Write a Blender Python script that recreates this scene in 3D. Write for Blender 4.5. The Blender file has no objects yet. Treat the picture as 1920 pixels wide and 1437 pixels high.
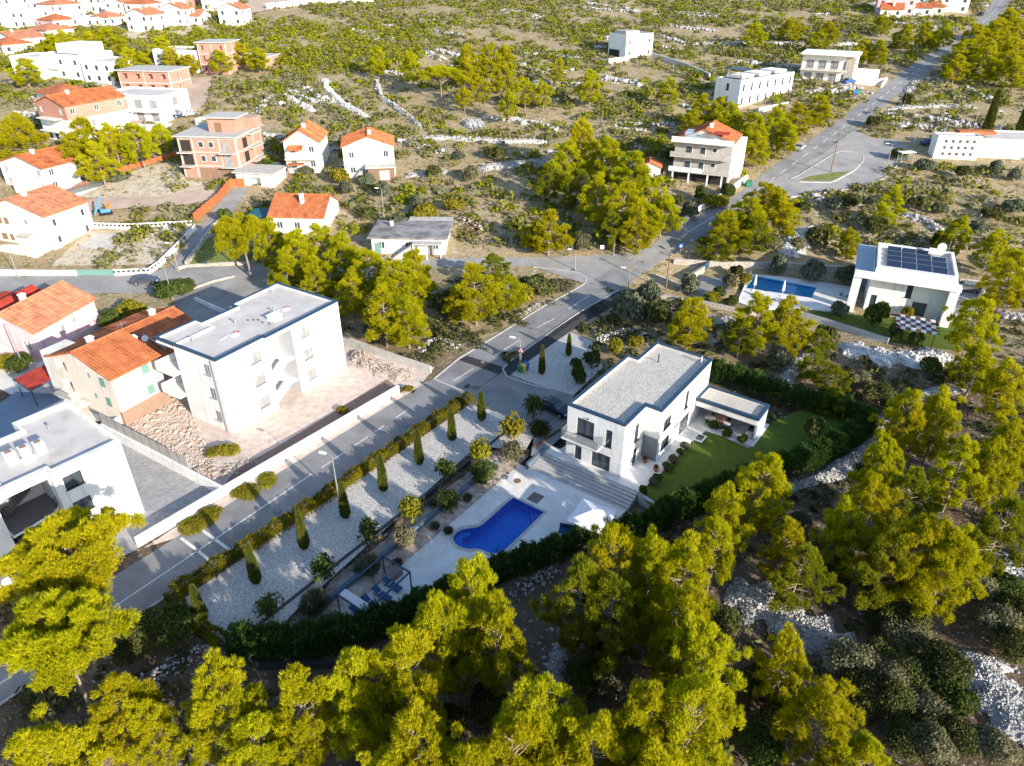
import bpy, math, random
import numpy as np
from mathutils import Vector, Matrix

# ------------------------------------------------------------------ camera, sky, sun, exposure
scene = bpy.context.scene
COL = scene.collection
FPX, CX, CY, PITCH, CAMZ = 1331.0, 960.0, 718.5, math.radians(31.0), 48.0
cam_data = bpy.data.cameras.new('camera')
cam_data.sensor_width = 36.0
cam_data.lens = 36.0 * FPX / 1920.0
cam_data.clip_start = 0.5
cam_data.clip_end = 3000
cam = bpy.data.objects.new('camera', cam_data)
COL.objects.link(cam)
cam.location = (0, 0, CAMZ)
cam.rotation_euler = (math.radians(59.0), 0, 0)
scene.camera = cam

SUN_EL, SUN_DIR = math.radians(18.7), (0.672, -0.740)      # horizontal direction towards the sun
world = bpy.data.worlds.new('World')
scene.world = world
world.use_nodes = True
wn = world.node_tree
bg = wn.nodes['Background']
sky = wn.nodes.new('ShaderNodeTexSky')
sky.sky_type = 'NISHITA'
sky.sun_disc = False
sky.sun_elevation = SUN_EL
sky.sun_rotation = math.atan2(SUN_DIR[0], SUN_DIR[1])
sky.altitude = 100
sky.air_density = 1.0
sky.dust_density = 0.6
sky.ozone_density = 1.6
wn.links.new(sky.outputs[0], bg.inputs[0])
bg.inputs[1].default_value = 0.15
sun_data = bpy.data.lights.new('sun', 'SUN')
sun_data.energy = 4.6
sun_data.angle = math.radians(0.6)
sun_data.color = (1.0, 0.89, 0.74)
sun = bpy.data.objects.new('sun', sun_data)
COL.objects.link(sun)
sun.rotation_euler = Vector((SUN_DIR[0]*math.cos(SUN_EL), SUN_DIR[1]*math.cos(SUN_EL), math.sin(SUN_EL))).to_track_quat('Z', 'Y').to_euler()
scene.view_settings.view_transform = 'Standard'
scene.view_settings.look = 'None'
scene.view_settings.exposure = 1.1
scene.view_settings.gamma = 1.0
scene.view_settings.use_curve_mapping = False
scene.render.engine = 'CYCLES'
scene.cycles.max_bounces = 6
scene.cycles.diffuse_bounces = 3
scene.cycles.glossy_bounces = 3
scene.cycles.transmission_bounces = 4
scene.cycles.transparent_max_bounces = 6
scene.cycles.caustics_reflective = False
scene.cycles.caustics_refractive = False
scene.cycles.use_denoising = True

rng = np.random.default_rng(11)
random.seed(5)

# ------------------------------------------------------------------ the lie of the land
def sstep(t):
    t = np.clip(t, 0, 1)
    return t*t*(3-2*t)
VO, VA = (11.65, 60.2), math.radians(54)                     # villa plot frame
def vloc(x, y):
    dx, dy = x-VO[0], y-VO[1]
    return dx*math.cos(VA)+dy*math.sin(VA), -dx*math.sin(VA)+dy*math.cos(VA)
def V(x, y):
    return (VO[0]+x*math.cos(VA)-y*math.sin(VA), VO[1]+x*math.sin(VA)+y*math.cos(VA))
def tz(x, y):
    x = np.asarray(x, float); y = np.asarray(y, float)
    t = np.clip(y-93, 0, None)
    hill = np.where(t < 30, .13*t*t/60, .13*(t-15))
    hill = hill*(1-sstep((x-20)/10)*sstep((92-x)/10)*(1-sstep((y-113)/20)))
    lx, ly = vloc(x, y)
    low = -1.1*sstep((15.5-ly)/1.5)*(1-sstep((y-68)/22))
    return hill+low
def ray(u, v):
    x = (u-CX)/FPX; y = -(v-CY)/FPX
    return (x, math.cos(PITCH)+y*math.sin(PITCH), -math.sin(PITCH)+y*math.cos(PITCH))
def P(u, v, z=None, h=0.0):
    """point of the place seen at photo position u, v: on the ground (plus h) or on the level z"""
    d = ray(u, v)
    if z is not None:
        t = (z-CAMZ)/d[2]
        return Vector((d[0]*t, d[1]*t, z))
    lo, hi = 8.0, 900.0
    for _ in range(48):
        m = (lo+hi)/2; t = m/d[1]
        if CAMZ+d[2]*t > float(tz(d[0]*t, m))+h: lo = m
        else: hi = m
    t = lo/d[1]
    return Vector((d[0]*t, lo, float(tz(d[0]*t, lo))))
def px(x, y, z):
    f = y*math.cos(PITCH)-(z-CAMZ)*math.sin(PITCH)
    return CX+FPX*x/f, CY-FPX*(y*math.sin(PITCH)+(z-CAMZ)*math.cos(PITCH))/f

# ------------------------------------------------------------------ materials
def mat(name, c, c2=None, scale=3.0, rough=0.85, bump=0.0, bscale=None, spec=0.25, metal=0.0, rnd=0.0, coord='Object', detail=5.0, lo=0.35, hi=0.65):
    m = bpy.data.materials.new(name); m.use_nodes = True
    nt = m.node_tree; N = nt.nodes; L = nt.links
    b = N['Principled BSDF']
    b.inputs['Roughness'].default_value = rough
    b.inputs['Metallic'].default_value = metal
    b.inputs['Specular IOR Level'].default_value = spec
    b.inputs['Base Color'].default_value = (*c, 1)
    tc = N.new('ShaderNodeTexCoord'); out = None
    if coord == 'World':
        g = N.new('ShaderNodeNewGeometry'); vec = g.outputs['Position']
    else:
        vec = tc.outputs[coord]
    if c2 is not None:
        nz = N.new('ShaderNodeTexNoise'); nz.inputs['Scale'].default_value = scale; nz.inputs['Detail'].default_value = detail; nz.inputs['Roughness'].default_value = 0.6
        L.new(vec, nz.inputs['Vector'])
        mr = N.new('ShaderNodeMapRange'); mr.inputs[1].default_value = lo; mr.inputs[2].default_value = hi
        L.new(nz.outputs[0], mr.inputs[0])
        mx = N.new('ShaderNodeMix'); mx.data_type = 'RGBA'
        mx.inputs[6].default_value = (*c, 1); mx.inputs[7].default_value = (*c2, 1)
        L.new(mr.outputs[0], mx.inputs[0]); out = mx.outputs[2]
        L.new(out, b.inputs['Base Color'])
    if rnd > 0:
        oi = N.new('ShaderNodeObjectInfo'); hs = N.new('ShaderNodeHueSaturation')
        mr2 = N.new('ShaderNodeMapRange'); mr2.inputs[3].default_value = 1-rnd; mr2.inputs[4].default_value = 1+rnd
        L.new(oi.outputs['Random'], mr2.inputs[0]); L.new(mr2.outputs[0], hs.inputs['Value'])
        if out is not None: L.new(out, hs.inputs['Color'])
        else: hs.inputs['Color'].default_value = (*c, 1)
        L.new(hs.outputs[0], b.inputs['Base Color'])
    if bump > 0:
        nb = N.new('ShaderNodeTexNoise'); nb.inputs['Scale'].default_value = bscale or scale*4; nb.inputs['Detail'].default_value = 6
        L.new(vec, nb.inputs['Vector'])
        bp = N.new('ShaderNodeBump'); bp.inputs['Strength'].default_value = bump; bp.inputs['Distance'].default_value = 0.08
        L.new(nb.outputs[0], bp.inputs['Height']); L.new(bp.outputs[0], b.inputs['Normal'])
    return m

def leaf_mat(name, c, c2, trans=0.35, rnd=0.18, scale=0.9):
    m = bpy.data.materials.new(name); m.use_nodes = True
    nt = m.node_tree; N = nt.nodes; L = nt.links
    N.remove(N['Principled BSDF'])
    o = N['Material Output']
    tc = N.new('ShaderNodeTexCoord'); nz = N.new('ShaderNodeTexNoise'); nz.inputs['Scale'].default_value = scale; nz.inputs['Detail'].default_value = 4
    L.new(tc.outputs['Object'], nz.inputs['Vector'])
    mr = N.new('ShaderNodeMapRange'); mr.inputs[1].default_value = .36; mr.inputs[2].default_value = .64
    L.new(nz.outputs[0], mr.inputs[0])
    mx = N.new('ShaderNodeMix'); mx.data_type = 'RGBA'; mx.inputs[6].default_value = (*c, 1); mx.inputs[7].default_value = (*c2, 1)
    L.new(mr.outputs[0], mx.inputs[0])
    oi = N.new('ShaderNodeObjectInfo'); hs = N.new('ShaderNodeHueSaturation')
    v = N.new('ShaderNodeMapRange'); v.inputs[3].default_value = 1-rnd; v.inputs[4].default_value = 1+rnd
    L.new(oi.outputs['Random'], v.inputs[0]); L.new(v.outputs[0], hs.inputs['Value'])
    ml = N.new('ShaderNodeMath'); ml.operation = 'MULTIPLY'; ml.inputs[1].default_value = 7.31
    fr = N.new('ShaderNodeMath'); fr.operation = 'FRACT'
    hm = N.new('ShaderNodeMapRange'); hm.inputs[3].default_value = .494; hm.inputs[4].default_value = .516
    L.new(oi.outputs['Random'], ml.inputs[0]); L.new(ml.outputs[0], fr.inputs[0]); L.new(fr.outputs[0], hm.inputs[0]); L.new(hm.outputs[0], hs.inputs['Hue'])
    L.new(mx.outputs[2], hs.inputs['Color'])
    d = N.new('ShaderNodeBsdfDiffuse'); t = N.new('ShaderNodeBsdfTranslucent')
    L.new(hs.outputs[0], d.inputs[0]); L.new(hs.outputs[0], t.inputs[0])
    ms = N.new('ShaderNodeMixShader'); ms.inputs[0].default_value = trans
    L.new(d.outputs[0], ms.inputs[1]); L.new(t.outputs[0], ms.inputs[2]); L.new(ms.outputs[0], o.inputs[0])
    return m

def tile_mat(name, c, c2, cm, sx=0.26, sy=0.36, swap=False):
    m = bpy.data.materials.new(name); m.use_nodes = True
    nt = m.node_tree; N = nt.nodes; L = nt.links; b = N['Principled BSDF']
    b.inputs['Roughness'].default_value = .8; b.inputs['Specular IOR Level'].default_value = .2
    tc = N.new('ShaderNodeTexCoord'); mp = N.new('ShaderNodeMapping')
    if swap: mp.inputs['Rotation'].default_value[2] = math.radians(90)
    L.new(tc.outputs['Object'], mp.inputs[0])
    br = N.new('ShaderNodeTexBrick'); br.offset = 0.0
    br.inputs['Color1'].default_value = (*c, 1); br.inputs['Color2'].default_value = (*c2, 1); br.inputs['Mortar'].default_value = (*cm, 1)
    br.inputs['Scale'].default_value = 1.0; br.inputs['Mortar Size'].default_value = 0.03; br.inputs['Mortar Smooth'].default_value = .5
    br.inputs['Brick Width'].default_value = sx*1.35; br.inputs['Row Height'].default_value = sy*1.35; br.inputs['Bias'].default_value = -.1
    L.new(mp.outputs[0], br.inputs[0])
    nz = N.new('ShaderNodeTexNoise'); nz.inputs['Scale'].default_value = .8; nz.inputs['Detail'].default_value = 6; L.new(tc.outputs['Object'], nz.inputs[0])
    hs = N.new('ShaderNodeHueSaturation'); mr = N.new('ShaderNodeMapRange'); mr.inputs[1].default_value = .3; mr.inputs[2].default_value = .7; mr.inputs[3].default_value = .68; mr.inputs[4].default_value = 1.25
    L.new(nz.outputs[0], mr.inputs[0]); L.new(mr.outputs[0], hs.inputs['Value']); L.new(br.outputs[0], hs.inputs['Color']); L.new(hs.outputs[0], b.inputs['Base Color'])
    bp = N.new('ShaderNodeBump'); bp.inputs['Strength'].default_value = .8; bp.inputs['Distance'].default_value = .06; bp.invert = True
    L.new(br.outputs[1], bp.inputs['Height']); L.new(bp.outputs[0], b.inputs['Normal'])
    return m

def brick_mat(name, c, c2, cm, w=0.3, h=0.2, ms=0.012, bump=.5, flat=False):
    m = bpy.data.materials.new(name); m.use_nodes = True
    nt = m.node_tree; N = nt.nodes; L = nt.links; b = N['Principled BSDF']; b.inputs['Roughness'].default_value = .9; b.inputs['Specular IOR Level'].default_value = .15
    tc = N.new('ShaderNodeTexCoord'); sp = N.new('ShaderNodeSeparateXYZ'); cb = N.new('ShaderNodeCombineXYZ'); ad = N.new('ShaderNodeMath')
    L.new(tc.outputs['Object'], sp.inputs[0]); L.new(sp.outputs[0], ad.inputs[0]); L.new(sp.outputs[1], ad.inputs[1]); L.new(ad.outputs[0], cb.inputs[0]); L.new(sp.outputs[2], cb.inputs[1])
    br = N.new('ShaderNodeTexBrick'); br.inputs['Color1'].default_value = (*c, 1); br.inputs['Color2'].default_value = (*c2, 1); br.inputs['Mortar'].default_value = (*cm, 1)
    br.inputs['Scale'].default_value = 1; br.inputs['Mortar Size'].default_value = ms; br.inputs['Brick Width'].default_value = w; br.inputs['Row Height'].default_value = h
    L.new(tc.outputs['Object'] if flat else cb.outputs[0], br.inputs[0])
    nz = N.new('ShaderNodeTexNoise'); nz.inputs['Scale'].default_value = .7; nz.inputs['Detail'].default_value = 7; L.new(tc.outputs['Object'], nz.inputs[0])
    hs = N.new('ShaderNodeHueSaturation'); mr = N.new('ShaderNodeMapRange'); mr.inputs[3].default_value = .78; mr.inputs[4].default_value = 1.18
    L.new(nz.outputs[0], mr.inputs[0]); L.new(mr.outputs[0], hs.inputs['Value']); L.new(br.outputs[0], hs.inputs['Color']); L.new(hs.outputs[0], b.inputs['Base Color'])
    bp = N.new('ShaderNodeBump'); bp.inputs['Strength'].default_value = bump; bp.inputs['Distance'].default_value = .02; bp.invert = True
    L.new(br.outputs[1], bp.inputs['Height']); L.new(bp.outputs[0], b.inputs['Normal'])
    return m

M = {}
M['white'] = mat('white_render', (.80, .79, .77), (.70, .69, .67), .7, .9, .12, 14)
M['offwhite'] = mat('offwhite_render', (.72, .69, .64), (.60, .57, .52), .6, .9, .12, 14)
M['cream'] = mat('cream_render', (.72, .63, .55), (.66, .57, .49), .6, .9, .1, 14)
M['pinkwall'] = mat('pink_render', (.66, .46, .48), (.60, .40, .43), .5, .9, .1, 14)
M['tanplinth'] = mat('tan_render', (.30, .20, .15), (.26, .175, .13), .6, .9)
M['greywall'] = mat('grey_render', (.42, .40, .38), (.34, .32, .30), .8, .92, .2, 10)
M['bluegrey'] = mat('bluegrey_render', (.34, .40, .47), (.30, .36, .43), .8, .9)
M['concrete'] = mat('concrete', (.50, .48, .45), (.38, .37, .35), 1.2, .92, .2, 12)
M['roofgrey'] = mat('roof_membrane', (.56, .53, .50), (.48, .455, .435), .5, .9, .1, 20)
M['roofgravel'] = mat('roof_gravel', (.62, .58, .53), (.34, .32, .29), 9, .95, .8, 11, lo=.42, hi=.56)
M['navy'] = mat('navy_metal_coping', (.018, .045, .085), (.024, .055, .10), 2, .5, spec=.3)
M['slate'] = mat('slate_render', (.20, .215, .235), (.17, .185, .20), 2, .8)
M['darkmetal'] = mat('dark_metal', (.025, .028, .032), None, rough=.5, spec=.4)
M['bluemetal'] = mat('blue_metal', (.02, .055, .11), None, rough=.45, spec=.4)
M['whiteplastic'] = mat('white_plastic', (.75, .75, .75), None, rough=.4, spec=.4)
M['galv'] = mat('galvanised_steel', (.45, .46, .47), (.38, .39, .40), 3, .45, metal=.6)
M['glass'] = mat('window_glass', (.035, .05, .065), (.06, .075, .09), .5, .06, spec=.8)
M['glassclear'] = mat('balcony_glass', (.10, .14, .15), None, rough=.05, spec=.8)
M['glassclear'].node_tree.nodes['Principled BSDF'].inputs['Alpha'].default_value = .35
M['curtain'] = mat('window_grey', (.30, .30, .31), (.22, .22, .23), .8, .25, spec=.5)
M['shutter'] = mat('green_shutter', (.16, .30, .26), (.13, .26, .22), 3, .7)
M['shutterbrown'] = mat('brown_shutter', (.25, .16, .11), (.2, .13, .09), 3, .7)
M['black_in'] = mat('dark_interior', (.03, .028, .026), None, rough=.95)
M['tile'] = tile_mat('orange_tiles', (.50, .165, .068), (.40, .125, .05), (.24, .075, .035))
M['tile_y'] = tile_mat('orange_tiles_turned', (.50, .165, .068), (.40, .125, .05), (.24, .075, .035), swap=True)
M['tile_red'] = tile_mat('red_tiles', (.46, .055, .035), (.38, .045, .03), (.2, .03, .02))
M['tile_old'] = tile_mat('weathered_tiles', (.52, .22, .12), (.36, .15, .09), (.2, .09, .06), swap=True)
M['tile_pale'] = tile_mat('pale_orange_tiles', (.52, .22, .125), (.45, .185, .10), (.28, .10, .06), sx=.3, sy=.42)
M['brick'] = brick_mat('hollow_brick', (.46, .20, .14), (.40, .165, .115), (.44, .33, .28), .35, .22, .03)
M['stonewall'] = brick_mat('field_stone_wall', (.56, .51, .45), (.36, .32, .28), (.30, .27, .23), .42, .26, .03, .9)
M['paleblock'] = brick_mat('pale_stone_block', (.52, .52, .52), (.40, .41, .42), (.27, .28, .29), .6, .3, .02, .7)
M['asphalt'] = mat('asphalt', (.26, .26, .265), (.20, .20, .205), .35, .9, .3, 60, coord='World')
M['asphalt_old'] = mat('pale_asphalt', (.32, .315, .31), (.25, .245, .24), .3, .92, .3, 60, coord='World')
M['asphalt_new'] = mat('fresh_asphalt', (.035, .035, .038), (.05, .05, .053), 1.5, .85, .3, 60, coord='World')
M['paint'] = mat('road_paint', (.72, .72, .70), (.5, .5, .48), 4, .8, coord='World')
M['kerb'] = mat('kerb_concrete', (.48, .46, .43), (.36, .35, .33), 2, .9, coord='World')
M['gravel'] = mat('white_gravel', (.58, .56, .53), (.33, .315, .295), 5.5, .95, 1.0, 9, coord='World', lo=.40, hi=.60, detail=8)
M['bed'] = mat('planting_bed_gravel', (.58, .50, .43), (.30, .22, .17), 1.6, .95, 1.0, 9, coord='World', detail=9)
M['lot'] = mat('building_lot_soil', (.64, .54, .48), (.47, .38, .325), 1.1, .95, 1.0, 5, coord='World', detail=9)
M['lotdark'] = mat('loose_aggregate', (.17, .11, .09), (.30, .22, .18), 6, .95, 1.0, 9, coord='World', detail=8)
M['track'] = mat('dirt_track', (.46, .365, .30), (.36, .28, .22), .25, .95, .5, 5, coord='World', detail=9)
M['dryfield'] = mat('dry_field', (.38, .315, .20), (.54, .48, .41), .8, .95, 1.0, 5, coord='World', detail=9)
M['lawn'] = mat('mown_lawn', (.070, .115, .012), (.095, .142, .016), 1.2, .95, 1.0, 40, coord='World')
M['verge'] = mat('verge_grass', (.11, .16, .03), (.22, .22, .07), 1.2, .95, 1.0, 30, coord='World')
M['deck'] = brick_mat('pale_stone_tiles', (.70, .68, .66), (.655, .635, .615), (.50, .48, .46), .6, .6, .008, .2, True)
M['terrace'] = M['deck']
M['step'] = mat('step_boards', (.40, .38, .37), (.46, .44, .43), 1.2, .85, .2, 30)
M['paver'] = brick_mat('grey_pavers', (.42, .41, .41), (.30, .30, .31), (.2, .2, .2), .4, .2, .015, .6, True)
M['paverblue'] = brick_mat('blue_pavers', (.26, .33, .42), (.20, .27, .36), (.13, .17, .23), .4, .2, .015, .6, True)
M['pooltile'] = mat('blue_pool_lining', (.012, .21, .80), (.02, .27, .86), 4, .5, spec=.4)
M['pooltile2'] = mat('light_blue_pool_lining', (.10, .52, .84), (.12, .56, .86), 4, .5, spec=.4)
M['wood'] = mat('dark_wood', (.17, .075, .045), (.11, .05, .03), 4, .7, rnd=.1)
M['wood2'] = mat('brown_wood', (.22, .135, .09), (.16, .10, .065), 4, .75)
M['greybox'] = mat('grey_brown_plastic', (.17, .145, .14), (.15, .125, .12), 5, .6)
M['navyfab'] = mat('navy_fabric', (.028, .085, .19), (.02, .065, .15), 6, .85)
M['whitefab'] = mat('white_canvas', (.74, .73, .76), (.66, .65, .69), 3, .85)
M['solar'] = mat('solar_cells', (.012, .022, .05), (.016, .03, .065), 4, .12, spec=.8)
M['terracotta'] = mat('terracotta', (.34, .13, .07), (.27, .1, .055), 4, .8)
M['rust'] = mat('rust_red_panel', (.46, .13, .05), (.36, .1, .04), 1.2, .8)
M['teal'] = mat('teal_canvas', (.02, .13, .17), (.015, .10, .14), 2, .8)
M['yellow'] = mat('yellow_plastic', (.62, .48, .02), None, rough=.45, spec=.4)
M['blue'] = mat('blue_plastic', (.02, .12, .42), None, rough=.45, spec=.4)
M['green'] = mat('green_plastic', (.02, .16, .09), None, rough=.45, spec=.4)
M['tyre'] = mat('rubber', (.015, .015, .016), None, rough=.85)
M['red'] = mat('red_paint', (.5, .03, .02), None, rough=.5)
M['orangep'] = mat('orange_paint', (.62, .16, .03), (.5, .12, .02), 2, .6)
M['bluep'] = mat('blue_paint', (.08, .26, .5), (.06, .2, .4), 2, .5)
M['rock'] = mat('limestone', (.45, .445, .44), (.25, .25, .25), 1.1, .95, .5, 6, coord='World')
M['rockwhite'] = mat('white_limestone', (.66, .65, .63), (.45, .44, .43), 1.1, .95, .5, 6, coord='World')
M['rockwarm'] = mat('warm_limestone', (.52, .43, .37), (.36, .29, .245), 1.1, .95, .5, 6, coord='World')
M['bark'] = mat('pine_bark', (.20, .15, .12), (.30, .25, .21), 3, .95, .8, 9)
M['pine'] = leaf_mat('pine_needles', (.345, .335, .009), (.51, .46, .014), .42, .12)
M['pine2'] = leaf_mat('dull_pine_needles', (.17, .19, .012), (.27, .275, .016), .35, .16)
M['olive'] = leaf_mat('olive_leaves', (.105, .120, .075), (.16, .17, .11), .25, .2, 1.5)
M['bright'] = leaf_mat('yellow_green_leaves', (.20, .185, .02), (.30, .25, .03), .4, .12, 1.5)
M['bush'] = leaf_mat('dark_shrub_leaves', (.062, .072, .022), (.125, .122, .042), .25, .25, 1.5)
M['bush2'] = leaf_mat('garden_shrub_leaves', (.06, .085, .02), (.10, .12, .03), .3, .2, 1.5)
M['grey'] = leaf_mat('grey_green_leaves', (.13, .125, .07), (.20, .185, .105), .25, .2, 1.5)
M['hedge'] = leaf_mat('conifer_hedge_leaves', (.045, .095, .022), (.080, .135, .03), .3, .08, .8)
M['hedge2'] = leaf_mat('yellow_hedge_leaves', (.075, .072, .008), (.20, .165, .01), .35, .1, .45)
M['cyp'] = leaf_mat('cypress_leaves', (.085, .105, .022), (.14, .155, .03), .25, .12, 2.5)
M['scrub'] = leaf_mat('hill_scrub_leaves', (.14, .138, .032), (.24, .215, .062), .3, .2, .12)
M['edging'] = mat('edging_blue', (.10, .145, .20), (.085, .12, .17), 2, .8)
M['stairshade'] = mat('recess_shade_render', (.50, .51, .54), (.46, .47, .50), .6, .9)  # stairwell render greyed, with the recess shade put into its colour
M['grass'] = leaf_mat('dry_grass_blades', (.30, .25, .13), (.17, .15, .07), .3, .1, .2)

def weather(m, scale, lo_, hi_, dark, crack=0.0, stretch=None):
    """lays patches, stains or cracks over a material's colour"""
    nt = m.node_tree; N = nt.nodes; L = nt.links; b = N['Principled BSDF']; src = b.inputs['Base Color'].links[0].from_socket
    g = N.new('ShaderNodeNewGeometry'); mp = N.new('ShaderNodeMapping'); mp.inputs['Scale'].default_value = stretch or (1, 1, 1); L.new(g.outputs['Position'], mp.inputs[0])
    nz = N.new('ShaderNodeTexNoise'); nz.inputs['Scale'].default_value = scale; nz.inputs['Detail'].default_value = 8; nz.inputs['Roughness'].default_value = .65; L.new(mp.outputs[0], nz.inputs[0])
    mr = N.new('ShaderNodeMapRange'); mr.inputs[1].default_value = lo_; mr.inputs[2].default_value = hi_; mr.inputs[3].default_value = 1; mr.inputs[4].default_value = dark; L.new(nz.outputs[0], mr.inputs[0])
    out = mr.outputs[0]
    if crack:
        vo = N.new('ShaderNodeTexVoronoi'); vo.feature = 'DISTANCE_TO_EDGE'; vo.inputs['Scale'].default_value = crack; nz2 = N.new('ShaderNodeTexNoise'); nz2.inputs['Scale'].default_value = 1.1; nz2.inputs['Detail'].default_value = 5
        va = N.new('ShaderNodeMix'); va.data_type = 'VECTOR'; va.inputs[0].default_value = .12; L.new(g.outputs['Position'], nz2.inputs[0]); L.new(g.outputs['Position'], va.inputs[4]); L.new(nz2.outputs['Color'], va.inputs[5]); L.new(va.outputs[1], vo.inputs[0])
        mc = N.new('ShaderNodeMapRange'); mc.inputs[1].default_value = .004; mc.inputs[2].default_value = .02; mc.inputs[3].default_value = .55; mc.inputs[4].default_value = 1; L.new(vo.outputs[0], mc.inputs[0])
        mu = N.new('ShaderNodeMath'); mu.operation = 'MULTIPLY'; L.new(out, mu.inputs[0]); L.new(mc.outputs[0], mu.inputs[1]); out = mu.outputs[0]
    hs = N.new('ShaderNodeHueSaturation'); L.new(out, hs.inputs['Value']); L.new(src, hs.inputs['Color']); L.new(hs.outputs[0], b.inputs['Base Color'])
weather(M['asphalt'], .16, .48, .62, .80); weather(M['asphalt_old'], .12, .46, .62, .80)
for k in ('white', 'offwhite', 'cream', 'pinkwall'): weather(M[k], 1.0, .52, .72, .72, 0, (1.6, 1.6, .16))
weather(M['roofgrey'], .35, .5, .68, .8); weather(M['deck'], .3, .5, .7, .86); weather(M['roofgravel'], .3, .5, .7, .82)

# ground: dry grass, needle litter, bare stony soil
def ground_mat():
    m = bpy.data.materials.new('stony_ground'); m.use_nodes = True
    nt = m.node_tree; N = nt.nodes; L = nt.links; b = N['Principled BSDF']; b.inputs['Roughness'].default_value = .95; b.inputs['Specular IOR Level'].default_value = .1
    g = N.new('ShaderNodeNewGeometry'); p = g.outputs['Position']
    def nz(s, d=7, r=.6):
        n = N.new('ShaderNodeTexNoise'); n.inputs['Scale'].default_value = s; n.inputs['Detail'].default_value = d; n.inputs['Roughness'].default_value = r; L.new(p, n.inputs[0]); return n.outputs[0]
    def rg(o, a, c, e=0, f=1):
        r = N.new('ShaderNodeMapRange'); r.inputs[1].default_value = a; r.inputs[2].default_value = c; r.inputs[3].default_value = e; r.inputs[4].default_value = f; L.new(o, r.inputs[0]); return r.outputs[0]
    def mix(f, a, c):
        x = N.new('ShaderNodeMix'); x.data_type = 'RGBA'; L.new(f, x.inputs[0])
        for k, v in ((6, a), (7, c)):
            if isinstance(v, tuple): x.inputs[k].default_value = (*v, 1)
            else: L.new(v, x.inputs[k])
        return x.outputs[2]
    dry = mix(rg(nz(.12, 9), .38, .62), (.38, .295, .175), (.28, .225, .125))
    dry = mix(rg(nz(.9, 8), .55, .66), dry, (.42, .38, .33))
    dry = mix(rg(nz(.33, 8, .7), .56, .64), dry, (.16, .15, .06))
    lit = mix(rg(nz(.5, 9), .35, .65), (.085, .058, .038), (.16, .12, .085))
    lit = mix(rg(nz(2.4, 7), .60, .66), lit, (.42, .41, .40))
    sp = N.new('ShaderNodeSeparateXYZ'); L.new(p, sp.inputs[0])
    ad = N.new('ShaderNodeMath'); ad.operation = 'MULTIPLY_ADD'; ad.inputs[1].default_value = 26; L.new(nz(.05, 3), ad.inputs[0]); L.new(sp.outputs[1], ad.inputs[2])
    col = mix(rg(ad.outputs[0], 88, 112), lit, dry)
    L.new(col, b.inputs['Base Color'])
    bp = N.new('ShaderNodeBump'); bp.inputs['Strength'].default_value = 1; bp.inputs['Distance'].default_value = .35; L.new(nz(1.3, 9, .65), bp.inputs['Height']); L.new(bp.outputs[0], b.inputs['Normal'])
    return m
M['ground'] = ground_mat()

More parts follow.
